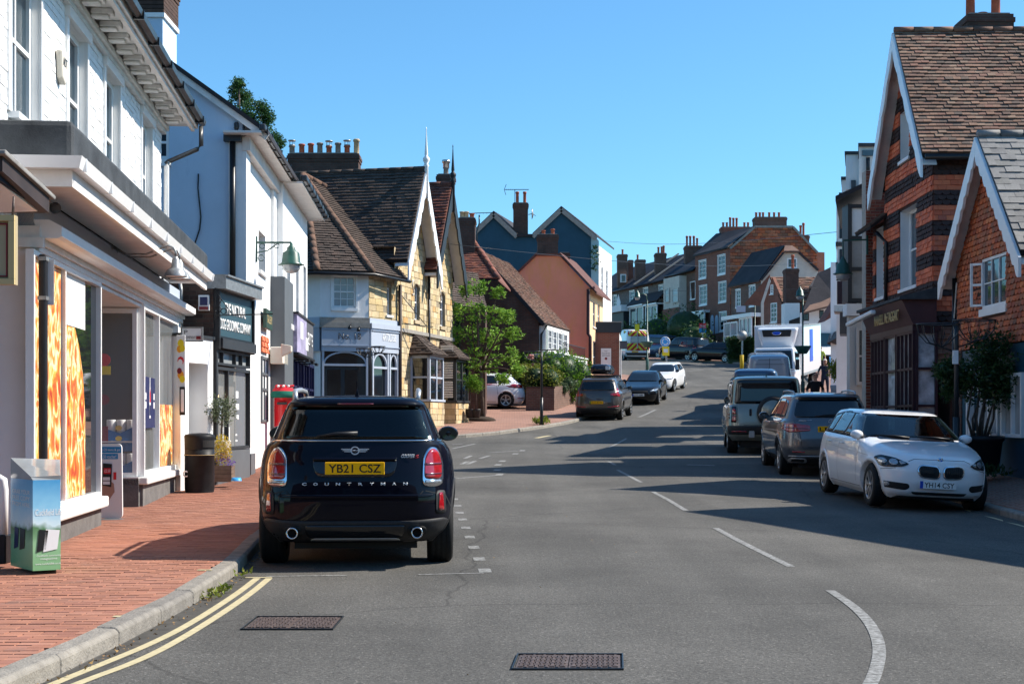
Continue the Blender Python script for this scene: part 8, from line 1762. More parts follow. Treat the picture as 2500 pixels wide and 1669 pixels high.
# its shop: maroon framed windows and sloping fascia
sd = .42;FS_ = Plane(FTb.pt(0,0,sd).xy,FTb.u.xy,flip=True);ux = FS_.U(2130);zt_ = 3.12;zb_ = tgr+.35
dvs = [ux*.33,ux*.37,ux*.64,ux*.68]
for (a_,b_,nb) in ((-.12,ux*.34,3),(ux*.36,ux*.63,1),(ux*.65,ux,3)):
    shopwin(a_,b_,zb_,zt_,[a_+(b_-a_)*k/(nb+1) for k in range(1,nb+1)] if nb > 1 else [],'glass_shop',P=FS_,fm='maroon',parent=TB,fw=.045,trans=[zb_+.65,zb_+1.4])
SS = Plane(FTb.pt(-.12,0,sd).xy,(1,0));shopwin(.02,.46,zb_,zt_,[],'glass_shop',P=SS,fm='maroon',parent=TB,fw=.05,trans=[zb_+.65,zb_+1.4])
m = MB();pbox(m,FTb,-.12,tgr-.3,0,ux,zb_,sd);m.build('shop_base','maroon',TB);m = MB();pbox(m,FTb,-.16,zt_,-.1,ux+.03,zt_+.12,sd+.05);m.build('shop_lintel','maroon',TB)
m = MB();m.prism([FTb.pt(-.22,zt_+.12,sd+.05),FTb.pt(-.22,zt_+.62,sd+.28),FTb.pt(-.22,zt_+.62,0),FTb.pt(-.22,zt_+.12,0)],FTb.u*(ux+.3));m.build('fascia','maroon_fascia',TB)
FX = Plane(FTb.pt(0,0,sd+.18).xy,FTb.u.xy,flip=True);FX.n = FTb.n;text('MANSELL McTAGGART',TB,FX,(.25,zt_+.24,ux-1.1,zt_+.46),'gold','lettering',d=.04,bold=.01,extrude=.01)
m = MB();m.prism([FTb.pt(-.3,zt_+.62,sd+.34),FTb.pt(-.3,zt_+.68,sd+.34),FTb.pt(-.3,zt_+.86,0),FTb.pt(-.3,zt_+.62,0)],FTb.u*(ux+.4));m.build('shop_roof','lead',TB)
t = thing('sun_blind','rolled white sun blind beam over the estate office fascia','awning',FTb.pt(ux*.9,3.4,.8));m = MB();m.bar(FTb.pt(ux+.1,zt_+.36,.95),FTb.pt(ux*.45,zt_+.50,.85),.12,.09);m.build('case','white_gloss',t,bevel=.02)
# black-framed bay building, brick pier
ZB = building('bay_front_building','narrow building with a tall black-framed upper bay beyond the tiled one',8.7,36);zg = gz(8.6,36)
A_,B_ = at(2067,0,36).x,at(2120,0,36).x
m = MB();m.prism([(A_+.25,36.0,zg-.2),(13,36,zg-.2),(14.3,41.5,zg-.2),(A_+1.75,41.5,zg-.2)],V3((0,0,6.35-zg)));m.build('body','white',ZB);x_ = at(2113,0,34.4).x;m = MB();m.box(x_,34.37,zg,x_+2.2,34.75,7.3);m.build('brick_pier','mortar_light',ZB);courses(ZB,'brick','brickwork','brick_red',(x_,34.36,zg),(1,0,0),(0,0,1),[(0,0),(.62,0),(.62,6.8),(0,6.8)],.225,.075,.012,.008,jit=.4,maxobj=200)
PB = Plane((A_,35.9),(1,0));z1_,z2_,z3_ = PB.uz(0,737)[1],PB.uz(0,585)[1],PB.uz(0,498)[1];L_ = B_-A_
m = MB();pbox(m,PB,0,z1_,-.6,.1,z3_,.04);pbox(m,PB,L_-.06,z1_,-.6,L_,z3_,.04)
for z_ in (z1_,z2_,z3_-.1,(z1_+z2_)/2):pbox(m,PB,.1,z_-.0,-.1,L_-.06,z_+.09,.03)
m.build('bay_frame','charcoal',ZB);m = MB();pbox(m,PB,.1,z2_+.09,-.05,L_-.06,z3_-.1,-.02);m.build('bay_panel','white',ZB);m = MB();pbox(m,PB,.1,z1_+.09,-.06,L_-.06,z2_,-.03);m.build('pane','glass_curtain',ZB)
m = MB();m.prism([(A_+.02,35.99,z1_-.02),(A_+1.2,35.99,z1_-.02),(A_+1.7,37.6,z1_-.02),(A_+.46,37.6,z1_-.02)],V3((0,0,z3_-z1_)));m.build('bay_body','charcoal',ZB);m = MB();m.prism([V3((A_-.35,35.7,z3_+.05)),V3((A_+1.0,41,z3_+.05)),V3((A_+3.3,41,z3_+1.15)),V3((A_+2,35.7,z3_+1.15))],V3((0,0,.12)));m.build('roof','slate_dark',ZB)
m = MB();pbox(m,PB,-.05,z1_-.35,-.3,L_+.05,z1_-.05,.12);m.build('cornice','white',ZB);m = MB();pbox(m,PB,.05,zg,-.3,L_+.1,z1_-.36,.02);m.build('pier','pale_stone_paint',ZB)
r_ = RT_(PB,2088,800,2112,940);window(ZB,PB,r_,-.08,'pale_stone_paint','glass_blue',.07,1,2,sash=True,sill=False); 
text('21',ZB,PB,(PB.U(2095),PB.uz(0,842)[1],PB.U(2105),PB.uz(0,833)[1]),'sign_dgrey','lettering',d=.14)
t = thing('bracket_lamp','green street lamp on a long bracket by the black-framed bay','street lamp',at(2115,587,34),'green street lamps');A_,B_ = at(2117,585,33.9),at(2058,587,33.9);m = MB();m.bar(A_,B_,.035);m.bar(A_+V3((0,0,.1)),A_+V3((0,0,-.35)),.05);m.bar(B_,at(2058,655,33.9),.03);m.build('bracket','green_iron',t);street_lamp_head(t,V3((B_.x,33.9,at(0,668,33.9).z)),.19)
t = thing('hanging_sign','blank dark purple box sign hanging out beyond the bay','sign',at(2060,740,42));a,b = at(2045,742,42),at(2077,686,42);m = MB();m.box(a.x,42,a.z,b.x,42.1,b.z);m.build('board','maroon',t);m = MB();m.bar(at(2042,683,42.05),at(2080,683,42.05),.05);m.build('bracket','iron',t)
# white buildings beyond with dormers and lead roofs
WB = building('white_dormer_building','tall white building with lead-roofed dormers beyond the black bay',11,46)
def bx(x0,y0,x1,y1,Y,dy,mat,nm,p=WB):a,b = at(x0,y1,Y),at(x1,y0,Y);k = .245*dy;m = MB();m.hexa([(a.x,Y,a.z),(b.x+1.5,Y,a.z),(b.x+1.5+k,Y+dy,a.z),(a.x+k,Y+dy,a.z),(a.x,Y,b.z),(b.x+1.5,Y,b.z),(b.x+1.5+k,Y+dy,b.z),(a.x+k,Y+dy,b.z)]);return m.build(nm,mat,p)
bx(2042,485,2060,960,47,5,'white_render','wall');bx(2048,470,2080,500,46.8,5,'slate_dark','eaves');bx(2097,357,2150,480,43,3,'white_dirty','dormer');bx(2095,349,2150,357,42.9,3.2,'lead','dormer_roof');bx(2065,376,2096,462,45,2,'white','dormer');bx(2062,369,2097,376,44.9,2.2,'lead','dormer_roof');bx(2055,438,2066,475,46,2,'white','dormer');bx(2053,431,2066,438,45.9,2.2,'lead','dormer_roof')
a,b = at(2078,470,44.95),at(2089,440,44.95);m = MB();m.box(a.x,44.93,a.z,b.x,44.98,b.z);m.build('window_pane','glass_blue',WB);a,b = at(2106,380,42.9),at(2140,366,42.9);m = MB();m.box(a.x,42.93,a.z,b.x,42.98,b.z);m.build('window_pane','glass_blue',WB)
pipe(WB,'downpipe',[at(2119,385,42.9),at(2119,430,42.9)],.06,'black',8)
for z_ in (590,640):bx(2040,z_,2052,z_+10,46.9,1,'lead','hood')
WC = building('white_shop_building','white shopfront with cream windows near the standing man',12,56);bx(2028,640,2046,965,57,8,'white_render','wall',WC);a,b = at(2050,930,50),at(2075,830,50);m = MB();m.box(a.x,50,a.z,b.x,50.1,b.z);m.build('shop_window','glass_blue',WC)
m = MB();m.box(at(2047,0,50).x,49.9,.8,at(2054,0,50).x,50.2,at(0,820,50).z);m.box(at(2050,0,50).x,49.9,at(0,945,50).z-.6,at(2085,0,50).x,50.2,at(0,932,50).z);m.build('shop_frame','white',WC)
m = MB();m.prism([at(2018,838,58),at(2055,818,52),at(2060,800,53),at(2025,815,59)],V3((.4,.6,-.1)));m.build('awning','dark_wood',WC)
# ------------------------------------------------------------ tile-hung cottage with slate roof at the right edge
SCt = building('tile_hung_cottage','red scallop tile-hung cottage with slate roof and scalloped white bargeboard',9,25)
FSc = Plane((8.42,23.3),(0,1),flip=True);uS = 3.75;se,sa = 4.25,6.22;sz0 = 2.62;hS = RT_(FSc,2398,634,2459,742)
wall(SCt,FSc,[(0,sz0),(uS,sz0),(uS,se),(uS/2,sa),(0,se)],[hS],'hang_back',reveal=.1)
courses(SCt,'hung_tile','hung_tiles','hang_red',FSc.pt(0,sz0,.002),FSc.u,(0,0,1),[(0,0),(uS,0),(uS,se-sz0),(uS/2,sa-sz0),(0,se-sz0)],.16,.098,.004,.010,.018,holes=[(hS[0],hS[1]-sz0-.1,hS[2],hS[3]-sz0)],shape='scallop',maxobj=300)
window(SCt,FSc,hS,.05,'white_gloss','glass_blue',.05,3,2,sash=False,sillh=.13,sillout=.05)
f = MB();h0 = FSc.pt(hS[2]-.02,hS[1]+.06,.0);dr_ = V3((-.55,.40,0)).normalized();w_,hh = .20,hS[3]-hS[1]-.12
for z_ in (0,hh/2-.02,hh-.04):f.bar(h0+V3((0,0,z_+.02)),h0+dr_*w_+V3((0,0,z_+.02)),.035,.04)
for s_ in (0,w_):f.bar(h0+dr_*s_,h0+dr_*s_+V3((0,0,hh)),.04)
f.build('open_casement','white_gloss',SCt)
gable_roof(SCt,FSc,0,uS/2,uS,se,sa,.25,5,'slate_grey','slate',.26,.17,300,.25,lap=.012)
barge(SCt,FSc,0,uS/2,uS,se,sa,.25,'white_gloss',.26,11)
m = MB();pbox(m,FSc,.05,.2,-5,uS,se-.05,-.3);m.build('body','hang_back',SCt)
m = MB();pbox(m,FSc,-1.5,.2,-.3,uS-.25,sz0-.02,.0);m.build('shopfront','teal_paint',SCt);m = MB();pbox(m,FSc,uS-.25,.2,-.3,uS,sz0,.02);m.build('brick_pier','brick_far_dark',SCt)
for (a_,b_) in ((.1,1.1),(1.25,2.3),(2.75,2.95)):shopwin(a_,b_,gz(8,25)+.95 if b_-a_ > .5 else gz(8,25)+.3,2.1,[(a_+b_)/2] if b_-a_ > .5 else [],'glass_curtain',P=FSc,fm='white_gloss',parent=SCt,fw=.06,d=.07)
pipe(SCt,'downpipe',[FSc.pt(uS+.12,4.0,.03),FSc.pt(uS+.12,.3,.03)],.05,'black',8);pipe(SCt,'cable',[FSc.pt(uS-.1,3.9,.06),FSc.pt(uS+.1,3.2,.05),FSc.pt(uS,2.3,.06)],.012,'cream',6)
# the row goes on past the right edge of the frame and shades the street
OB = building('near_right_building','rendered building just outside the right edge of the frame',11,18);fp = [(8.62,20.8),(10.96,22.4),(15,22.6),(15,13),(11.4,13.6)]
m = MB();m.prism([V3((x,y,-.3)) for x,y in fp],V3((0,0,6.2)));m.build('wall','cream',OB);m = MB();m.prism([V3((x,y,5.92)) for x,y in fp],V3((0,0,.12)));m.build('roof','slate_dark',OB)
# bays, hoods and hanging baskets down the white row beyond
for (x0,y0,x1,y1,Y,mt,nm) in ((2046,500,2064,590,44,'white','bay_window'),(2046,600,2064,660,44,'white','bay_window'),(2044,592,2066,600,43.9,'lead','bay_roof'),(2044,660,2066,668,43.9,'lead','bay_roof'),(2036,745,2064,760,45,'white_dirty','cornice'),(2050,762,2066,815,44.5,'charcoal','hanging_banner')):
    bx(x0,y0,x1,y1,Y,1.2,mt,nm)
for (x0,y0,x1,y1) in ((2050,508,2060,582),(2050,608,2060,652)):a,b = at(x0,y1,43.95),at(x1,y0,43.95);m = MB();m.box(a.x,43.96,a.z,b.x,43.99,b.z);m.build('window_pane','glass_blue',WB)
# unseen houses added behind the camera to block bright sky in the car reflections
BH = building('unseen_terrace','unseen brown brick houses added behind the viewer for the car reflections',0,-24);PBk = Plane((-30,-22),(1,0),flip=True);wk = [(4+k*5,3.6+j*3,5.2+k*5,5.2+j*3) for k in range(11) for j in (0,1)]
wall(BH,PBk,[(0,-.5),(60,-.5),(60,9),(0,9)],wk,'brick_far_brown')
for w_ in wk:window(BH,PBk,w_,.1,'white_gloss','glass_dark',.08,2,2)
m = MB();m.box(-30,-32,-.5,30,-22.5,8.9);m.build('body','brick_far_brown',BH);m = MB();m.prism([(-30.3,-21.6,8.9),(-30.3,-27,12.5),(-30.3,-32.4,8.9)],V3((60.6,0,0)));m.build('roof','slate_dark',BH)
# ------------------------------------------------------------ trees and shrubs
def tree(name,label,base,h,blobs,mat,size,n,trunk_r,limbs,cat='tree',core=0,per=7,spread=.16):
    t = thing(name,label,cat,base);b = V3(base);m = MB()
    top = V3((blobs[0][0],blobs[0][1],blobs[0][2]))
    m.tube([b,b+(top-b)*.3+V3((.03,0,0)),b+(top-b)*.6,top],[trunk_r*1.15,trunk_r*.9,trunk_r*.6,trunk_r*.25],10);m.build('trunk','bark',t)
    for (x,y,z,r) in blobs[:limbs]:
        l = MB();s = b+(top-b)*random.uniform(.35,.6);e = V3((x,y,z));l.tube([s,s.lerp(e,.5)+V3((0,0,.1)),e],[trunk_r*.4,trunk_r*.25,trunk_r*.1],6);l.build('limb','bark',t)
    m = MB()
    for (x,y,z,r) in blobs:
        for _ in range(n):
            v = V3((random.gauss(0,1),random.gauss(0,1),random.gauss(0,1))).normalized()*r*random.uniform(.45,1.0);leaves(m,(x+v.x,y+v.y,z+v.z),per,spread,size,(1,1,.55),up=.15)
    m.build('crown',mat,t,kind='stuff');return t
random.seed(11)
TXX,TYY = -1.14,53.0;tz0 = gz(TXX,TYY)+PAVH;bl = []
for (px,py,r) in ((1165,760,.55),(1135,705,.42),(1170,700,.40),(1215,715,.30),(1120,760,.48),(1205,765,.50),(1240,775,.38),(1110,815,.45),(1155,820,.62),(1205,825,.6),(1255,815,.42),(1112,870,.40),(1150,885,.62),(1200,885,.62),(1250,870,.45),(1262,905,.30),(1140,925,.34),(1225,925,.30),(1175,845,.7)):
    p = at(px,py,TYY+random.uniform(-.8,.8));bl.append((p.x,p.y,p.z,r))
bl = [(x,y,z,r*.82) for x,y,z,r in bl];tree('maple_tree','young maple with bright green leaves growing in the brick pavement',(TXX,TYY,tz0),5,bl,'leaf_maple',.15,36,.12,16,spread=.13)
m = MB();m.sphere((TXX,TYY,tz0+.02),.55,14,6,1,1,.28);tag(m.build('soil_mound','soil'),'low mound of brown litter round the foot of the maple','soil mound')
bl = []
for (px,py,r) in ((583,205,.22),(578,225,.35),(600,240,.3),(585,255,.5),(612,270,.45),(640,262,.3),(600,290,.6),(640,300,.5),(652,287,.3),(575,290,.4),(620,325,.6),(655,330,.35),(672,345,.3),(600,340,.8),(680,352,.25)):
    p = at(px,py,45+random.uniform(-.6,.6));bl.append((p.x,p.y,p.z,r*.8))
tree('conifer_tree','dark green conifer top showing behind the white gable roof',(-8.3,45,zp(45)),12,bl,'leaf_pine',.09,95,.10,14,spread=.12)
p = at(2420,1152,24.4);pz = p.z;bl = []
for (px,py,r) in ((2440,870,.42),(2400,850,.35),(2480,850,.38),(2380,900,.35),(2360,940,.28),(2440,930,.42),(2490,920,.38),(2400,950,.32),(2345,925,.22),(2325,900,.22),(2300,905,.14),(2315,950,.18),(2500,880,.4),(2530,900,.4),(2460,960,.3)):
    q = at(px,py,24.2+random.uniform(-.25,.3));bl.append((min(q.x,8.15),q.y,q.z,r))
t = thing('potted_tree','dark leafed shrub tree in a large black tub at the right edge','potted tree',(8.02,24.2,pz));m = MB()
cx,cy = at(2437,1100,24.2).x-.3,24.2;m.lathe((cx,cy,pz),[(.27,0),(.29,.02),(.36,.52),(.39,.54),(.39,.62),(.35,.62),(.33,.52)],24);m.build('tub','black_plastic',t)
m = MB();m.lathe((cx,cy,pz+.5),[(.001,0),(.34,0)],16,caps=False);m.build('soil','soil',t)
for k,(dx,e) in enumerate(((-.1,bl[3]),(-.03,bl[1]),(.02,bl[0]),(.06,bl[5]),(.10,bl[6]),(.0,bl[2]),(-.06,bl[7]))):m = MB();m.tube([(cx+dx,cy+.02*k,pz+.5),(cx+dx*2.2,cy,pz+.9),(e[0],e[1],e[2])],[.026,.02,.01],6);m.build('stem','bark',t)
m = MB()
for (x,y,z,r) in bl:
    for _ in range(60):v = V3((random.gauss(0,1),random.gauss(0,1),random.gauss(0,1))).normalized()*r*random.uniform(.4,1);leaves(m,(x+v.x*.8,y+v.y,z+v.z),7,.09,.085,up=.1)
m.build('foliage','leaf_dark',t,kind='stuff')
w = MB();leaves(w,(cx-.1,cy-.5,pz+.03),160,.35,.09,(1.6,.5,.3),1.5);w.build('weeds','leaf_dark',kind='stuff')
# garden by the drive
GW = thing('garden_wall','low brown brick garden wall with a step below the round bushes','wall',at(1320,998,60));y0 = 60.0;a,b = at(1284,998,y0),at(1353,947,y0)
m = MB();m.box(a.x,y0,a.z-.3,b.x,y0+.3,b.z);m.prism([(b.x,y0,a.z-.3),(b.x,y0,b.z),at(1412,930,65.5),at(1412,975,65.5)],V3((-.3,.05,0)));m.build('wall','brick_far_brown',GW);m = MB();m.box(a.x,y0-.03,b.z,b.x+.03,y0+.33,b.z+.06);m.build('coping','brick_far_dark',GW)
for (lb,mt,sz,n,bb,nm) in (('large round laurel bush with glossy leaves beside the orange house','leaf_laurel',.14,900,[(1372,905,64,1.0),(1345,900,63.5,.75),(1410,915,64.5,.85),(1395,945,64,.7)],'laurel_bush'),
                                ('yellow-green variegated bush over the garden wall','leaf_yellow',.11,800,[(1305,922,61.5,.62),(1340,925,61.5,.6),(1280,915,62.5,.5)],'variegated_bush'),
                                ('silvery lavender-like bush hanging over the garden wall','leaf_silver',.09,500,[(1388,938,62.4,.30),(1375,948,62,.24)],'silver_bush'),
                                ('tall rose bush with pink flowers behind the yellow bush','leaf_laurel',.12,200,[(1300,885,64,.45),(1320,880,64,.4),(1283,880,64,.4)],'rose_bush')):
    t = thing(nm,lb,'bush',at(bb[0][0],bb[0][1]+30,bb[0][2]));m = MB()
    for (px,py,Y,r) in bb:
        c = at(px,py,Y);s_ = MB();s_.sphere(c,r*.72,12,8);s_.build('twig_core','leaf_dark',t)
        for _ in range(n):v = V3((random.gauss(0,1),random.gauss(0,1),random.gauss(0,1))).normalized()*r*random.uniform(.7,1.06);leaves(m,c+v,1,.05,sz,up=.4)
    m.build('foliage',mt,t,kind='stuff')
    if nm == 'rose_bush':
        for k in range(13):f_ = MB();f_.sphere(at(random.uniform(1285,1345),random.uniform(868,905),63.4),.085,8,6,1,1,.8);f_.build('flower','petal_pink',t)
def potplant(name,label,px,py,Y,potw,poth,potm,leafm,r,zc,n,size,square=False,stem=.015):
    b = at(px,py,Y);t = thing(name,label,'plant',b);m = MB()
    if square:m.hexa([b+V3((sx*potw*.42,sy*potw*.42,0)) for sx,sy in ((-1,-1),(1,-1),(1,1),(-1,1))]+[b+V3((sx*potw/2,sy*potw/2,poth)) for sx,sy in ((-1,-1),(1,-1),(1,1),(-1,1))])
    else:m.lathe(b,[(potw*.38,0),(potw*.48,poth*.9),(potw/2,poth),(potw*.44,poth),(potw*.42,poth*.9)],18)
    m.build('pot',potm,t);m = MB();m.tube([b+V3((0,0,poth*.8)),b+V3((.01,0,zc))],stem,6);m.build('stem','bark',t);m = MB();c = b+V3((0,0,zc))
    for _ in range(n):v = V3((random.gauss(0,1),random.gauss(0,1),random.gauss(0,1))).normalized()*r*random.uniform(.3,1.05);leaves(m,c+v,3,size*.7,size,up=.3)
    m.build('foliage',leafm,t,kind='stuff');return t
for k,lb in enumerate(('left of two standard bay trees in black pots by the charcoal window','right of two standard bay trees in black pots by the charcoal window')):potplant('potted_bay_tree',lb,1148+k*14,1020,51.5,.36,.32,'black_plastic','leaf_laurel',.30,1.22,260 if k else 160,.07)['group'] = 'bay trees in black pots'
t = potplant('olive_tree','small olive tree with grey-green leaves before the grooming shop',541,1120,23.2,.30,.30,'blind','leaf_olive',.26,.80,420,.045,stem=.018)
PLt = thing('flower_planter','square wooden planter with yellow and purple flowers','planter',at(545,1175,23.0));c = at(545,1175,23.0)
for k in range(4):
    for (dx,dy,w_,d_) in ((-.14,-.15,.28,.02),(-.14,.13,.28,.02),(-.16,-.15,.02,.30),(.14,-.15,.02,.30)):m = MB();m.box(c.x+dx,c.y+dy,c.z+k*.066,c.x+dx+w_,c.y+dy+d_,c.z+k*.066+.06);m.build('plank','planter_wood',PLt)
m = MB();m.box(c.x-.13,c.y-.13,c.z+.1,c.x+.13,c.y+.13,c.z+.25);m.build('soil','soil',PLt);m = MB();leaves(m,c+V3((-.02,0,.5)),900,.22,.04,(.75,.8,1.2));m.build('flowers','petal_yellow',PLt,kind='stuff');m = MB();leaves(m,c+V3((.14,-.1,.30)),60,.07,.035);leaves(m,c+V3((0,0,.32)),200,.14,.04);m.build('purple_flowers','petal_purple',PLt,kind='stuff')
potplant('yellow_plant','bright yellow-green potted shrub by the white shopfront door',2044,965,49,.5,.35,'blue_grey_d','leaf_yellow',.38,.85,400,.1)
t = thing('dog_bowl','small blue dog bowl on the brick pavement','bowl',at(575,1173,23));m = MB();m.lathe(at(577,1173,22.6),[(.085,0),(.07,.05),(.055,.05),(.05,.02),(.001,.02)],18,caps=False);m.build('bowl','sign_blue',t)
M('bowl_blue',(.05,.35,.75),.4);t.children[0].data.materials[0] = MATS['bowl_blue']
# ------------------------------------------------------------ street furniture
M('bin_black',(.012,.013,.015),.5,spec=.2,noise=(9,.4));t = thing('litter_bin','black round street litter bin with side opening','litter bin',at(484,1208,21.9));c = at(484,1208,21.9);c.x += .02
m = MB();m.lathe(c,[(.215,0),(.22,.03),(.215,.05),(.225,.10),(.225,.60),(.231,.605),(.231,.62),(.225,.625),(.225,.70)],28);m.build('bin_body','bin_black',t)
m = MB();m.lathe(c,[(.225,.70),(.228,.86),(.232,.90),(.215,.925),(.12,.945),(.001,.95)],28,caps=False);m.build('bin_hood','bin_black',t);m = MB()
for k in range(7):a0,a1 = -1.15+k*.14,-1.15+(k+1)*.14;m.add([c+V3((.234*math.cos(a),.234*math.sin(a),z)) for a,z in ((a0,.73),(a1,.73),(a1,.84),(a0,.84))],[(0,1,2,3)])
m.build('opening','black_matt',t);m = MB();m.lathe(c,[(.2315,.612),(.2335,.615),(.2315,.618)],28,caps=False);m.build('gold_band','gold',t)
m = MB();m.lathe(c+V3((-.17,-.165,.33)),[(.05,0),(.05,-.006),(.03,-.006)],16,'y',caps=False);m.build('round_badge','sign_white',t)
def basket(px,top,Y,w,n,label,base,double=False):
    b = at(px,base,Y);zt_ = at(px,top,Y).z;t = thing('hanging_basket_post',label,'post',b,'iron posts with empty flower baskets');m = MB();m.tube([b,(b.x,b.y,zt_-.4),(b.x,b.y,zt_)],[.045,.04,.03],10);m.tube([b,b+V3((0,0,.9))],.055,10);m.build('post','iron',t)
    for s in (-1,1):
        cx_ = b.x+s*w*.27 if not double else b.x+s*w*.40;r = w*.27 if not double else w*.42;zz_ = zt_-(.0 if s > 0 or not double else .02)+(.03*s);m = MB();cy_ = b.y+s*.12
        m.tube([(cx_+r*math.cos(k*.4488),cy_+r*.7*math.sin(k*.4488),zz_) for k in range(15)],.012,6,False)
        for k in range(n):a = 2*math.pi*k/n;m.tube([(cx_+r*math.cos(a),cy_+r*.7*math.sin(a),zz_),(cx_+r*.92*math.cos(a),cy_+r*.64*math.sin(a),zz_-r*.45),(cx_+r*.55*math.cos(a),cy_+r*.4*math.sin(a),zz_-r*.85),(b.x+(cx_-b.x)*.7,b.y,zz_-r*1.05)],.008,5,False)
        m.bar((b.x,b.y,zz_-r*1.3),(cx_,cy_,zz_-r),.02);m.build('basket','iron',t)
    return t
basket(1322,856,47.6,1.1,9,'black iron basket post standing on the corner pavement in the sun',1036);basket(905,848,34.5,.62,9,'black iron basket post in front of the lettered corner shop',1110)
t = basket(2335,785,23.8,.85,12,'black iron basket post in shade before the tile-hung cottage',1150,True);a,b = at(2326,888,23.7),at(2339,855,23.7);m = MB();m.box(a.x,23.68,a.z,b.x,23.72,b.z);m.build('notice','sign_white',t)
t = thing('post_box','red pillar box wearing a red and green knitted topper','post box',(-4.72,29.6,gz(-4.7,29.6)+PAVH));c = V3(t.location)
m = MB();m.lathe(c,[(.23,0),(.23,.2),(.20,.22),(.195,1.36),(.225,1.38),(.225,1.44),(.20,1.5),(.001,1.58)],24,caps=False);m.build('pillar','red_post',t)
m = MB();m.box(c.x-.10,c.y-.225,c.z+1.22,c.x+.10,c.y-.18,c.z+1.27);m.build('slot','black',t);m = MB();m.lathe(c,[(.235,1.36),(.27,1.38),(.275,1.44),(.23,1.50)],24,caps=False);m.build('knitted_brim','green_knit',t)
m = MB();m.lathe(c,[(.235,1.48),(.20,1.56),(.001,1.60)],20,caps=False)
for k in range(9):m.sphere((c.x+random.uniform(-.17,.17),c.y+random.uniform(-.17,.1),c.z+1.59),.045,8,6)
m.tube([(c.x+.02,c.y,c.z+1.58),(c.x+.22,c.y-.05,c.z+1.61)],.025,6);m.build('knitted_topper','red_knit',t);m = MB()
for (dx,dy) in ((-.08,-.15),(.03,-.17),(.12,-.1)):m.sphere((c.x+dx,c.y+dy,c.z+1.60),.028,8,6)
m.build('white_knots','sign_white',t,kind='stuff')
t = thing('news_dispenser','blue and green cardboard box of free community magazines','magazine stand',at(85,1385,11.6));c = at(78,1385,11.6);z0 = c.z;fr = [at(26,0,11.75).x,at(80,0,11.3).x,at(148,0,11.42).x]
pts = [V3((fr[0],11.75,z0)),V3((fr[1],11.3,z0)),V3((fr[2],11.42,z0)),V3((fr[2]-.14,11.85,z0))];up = V3((0,0,.72))
def grad(n,l,tc,out,b):
    geo = n.new('ShaderNodeNewGeometry');sp = n.new('ShaderNodeSeparateXYZ');l.new(geo.outputs['Position'],sp.inputs[0]);nz = n.new('ShaderNodeTexNoise');nz.inputs['Scale'].default_value = 9;l.new(geo.outputs['Position'],nz.inputs[0]);a = n.new('ShaderNodeMath');a.operation = 'MULTIPLY_ADD';a.inputs[1].default_value = .12;l.new(nz.outputs['Fac'],a.inputs[0]);l.new(sp.outputs[2],a.inputs[2])
    mr = n.new('ShaderNodeMapRange');mr.inputs[1].default_value = z0+.06;mr.inputs[2].default_value = z0+.80;l.new(a.outputs[0],mr.inputs[0]);cr = n.new('ShaderNodeValToRGB');cs = [(0,(.20,.42,.20)),(.30,(.28,.50,.28)),(.44,(.10,.22,.10)),(.5,(.62,.78,.82)),(.7,(.25,.55,.75)),(1,(.06,.30,.58))]
    while len(cr.color_ramp.elements) < 6:cr.color_ramp.elements.new(.5)
    for e,(p_,cc) in zip(cr.color_ramp.elements,cs):e.position = p_;e.color = (*cc,1)
    l.new(mr.outputs[0],cr.inputs[0]);return cr.outputs[0]
M('printed_card',rough=.35,tex=grad);m = MB();m.hexa([p+V3((0,0,.005)) for p in pts]+[p+up for p in pts]);m.build('box','printed_card',t)
hd = V3((0,0,.16));m = MB();m.prism([pts[0]+up,pts[1]+up,pts[1]+up*1.0+V3((-.02,.02,.02)),pts[0]+up+hd],V3((.01,.005,0)));m.prism([pts[1]+up,pts[2]+up,pts[2]+up+V3((0,0,.03)),pts[1]+up+V3((-.02,.02,.02))],V3((0,.01,0)));m.prism([pts[0]+up+hd,pts[3]+up+hd*.9,pts[2]+up+V3((0,0,.03)),pts[1]+up+V3((-.02,.02,.02))],V3((0,0,.004)));m.build('clear_lid','glass_curtain',t)
A1 = Plane(pts[0].xy,(pts[1]-pts[0]).xy);A2 = Plane(pts[1].xy,(pts[2]-pts[1]).xy);l1,l2 = (pts[1]-pts[0]).length,(pts[2]-pts[1]).length
for s,P,r in (('GRAB YOUR',A1,(.06,.60,.62,.635)),('FREE COPY',A1,(.06,.55,.62,.585)),('FROM HERE',A1,(.06,.50,.62,.535)),('Cuckfield Life',A2,(.02,.44,.23,.49)),("Cuckfield's community",A2,(.03,.11,.22,.13)),('magazine',A2,(.06,.085,.19,.105)),('www.cuckfieldlife.co.uk',A2,(.02,.05,.22,.066))):text(s,t,P,(r[0] if P is A2 else r[0]*l1+.02,z0+r[1],r[2] if P is A2 else l1*.88,z0+r[3]),'sign_white',d=.003,extrude=0)
for (P,u0,w_,mt) in ((A1,.10,.10,'sign_navy'),(A1,.24,.12,'black'),(A2,.03,.07,'black'),(A2,.08,.11,'sign_white')):m = MB();m.prism([P.pt(u0,z0+.15,.003),P.pt(u0+w_,z0+.17,.003),P.pt(u0+w_+.02,z0+.32,.003),P.pt(u0+.02,z0+.33,.003)],P.n*.002);m.build('printed_cover',mt,t)
t = thing('advert_board','rounded pavement advert board showing a hand with a phone','advert board',at(270,1270,17.1));Y = 17.0;a,b = at(236,1264,Y),at(299,1083,Y);AP = Plane((a.x,Y),(1,0));W_ = b.x-a.x
m = MB();m.prism([AP.pt(u,z,0) for u,z in roundp([(0,a.z),(W_,a.z),(W_-.01,b.z),(0,b.z)],.05)],V3((0,.03,0)));m.build('board','sign_white',t);m = MB();m.lathe((a.x+W_*.55,Y+.02,a.z-.055),[(.27,0),(.25,.03),(.1,.05),(.001,.05)],24,caps=False);m.build('base','charcoal_grey',t)
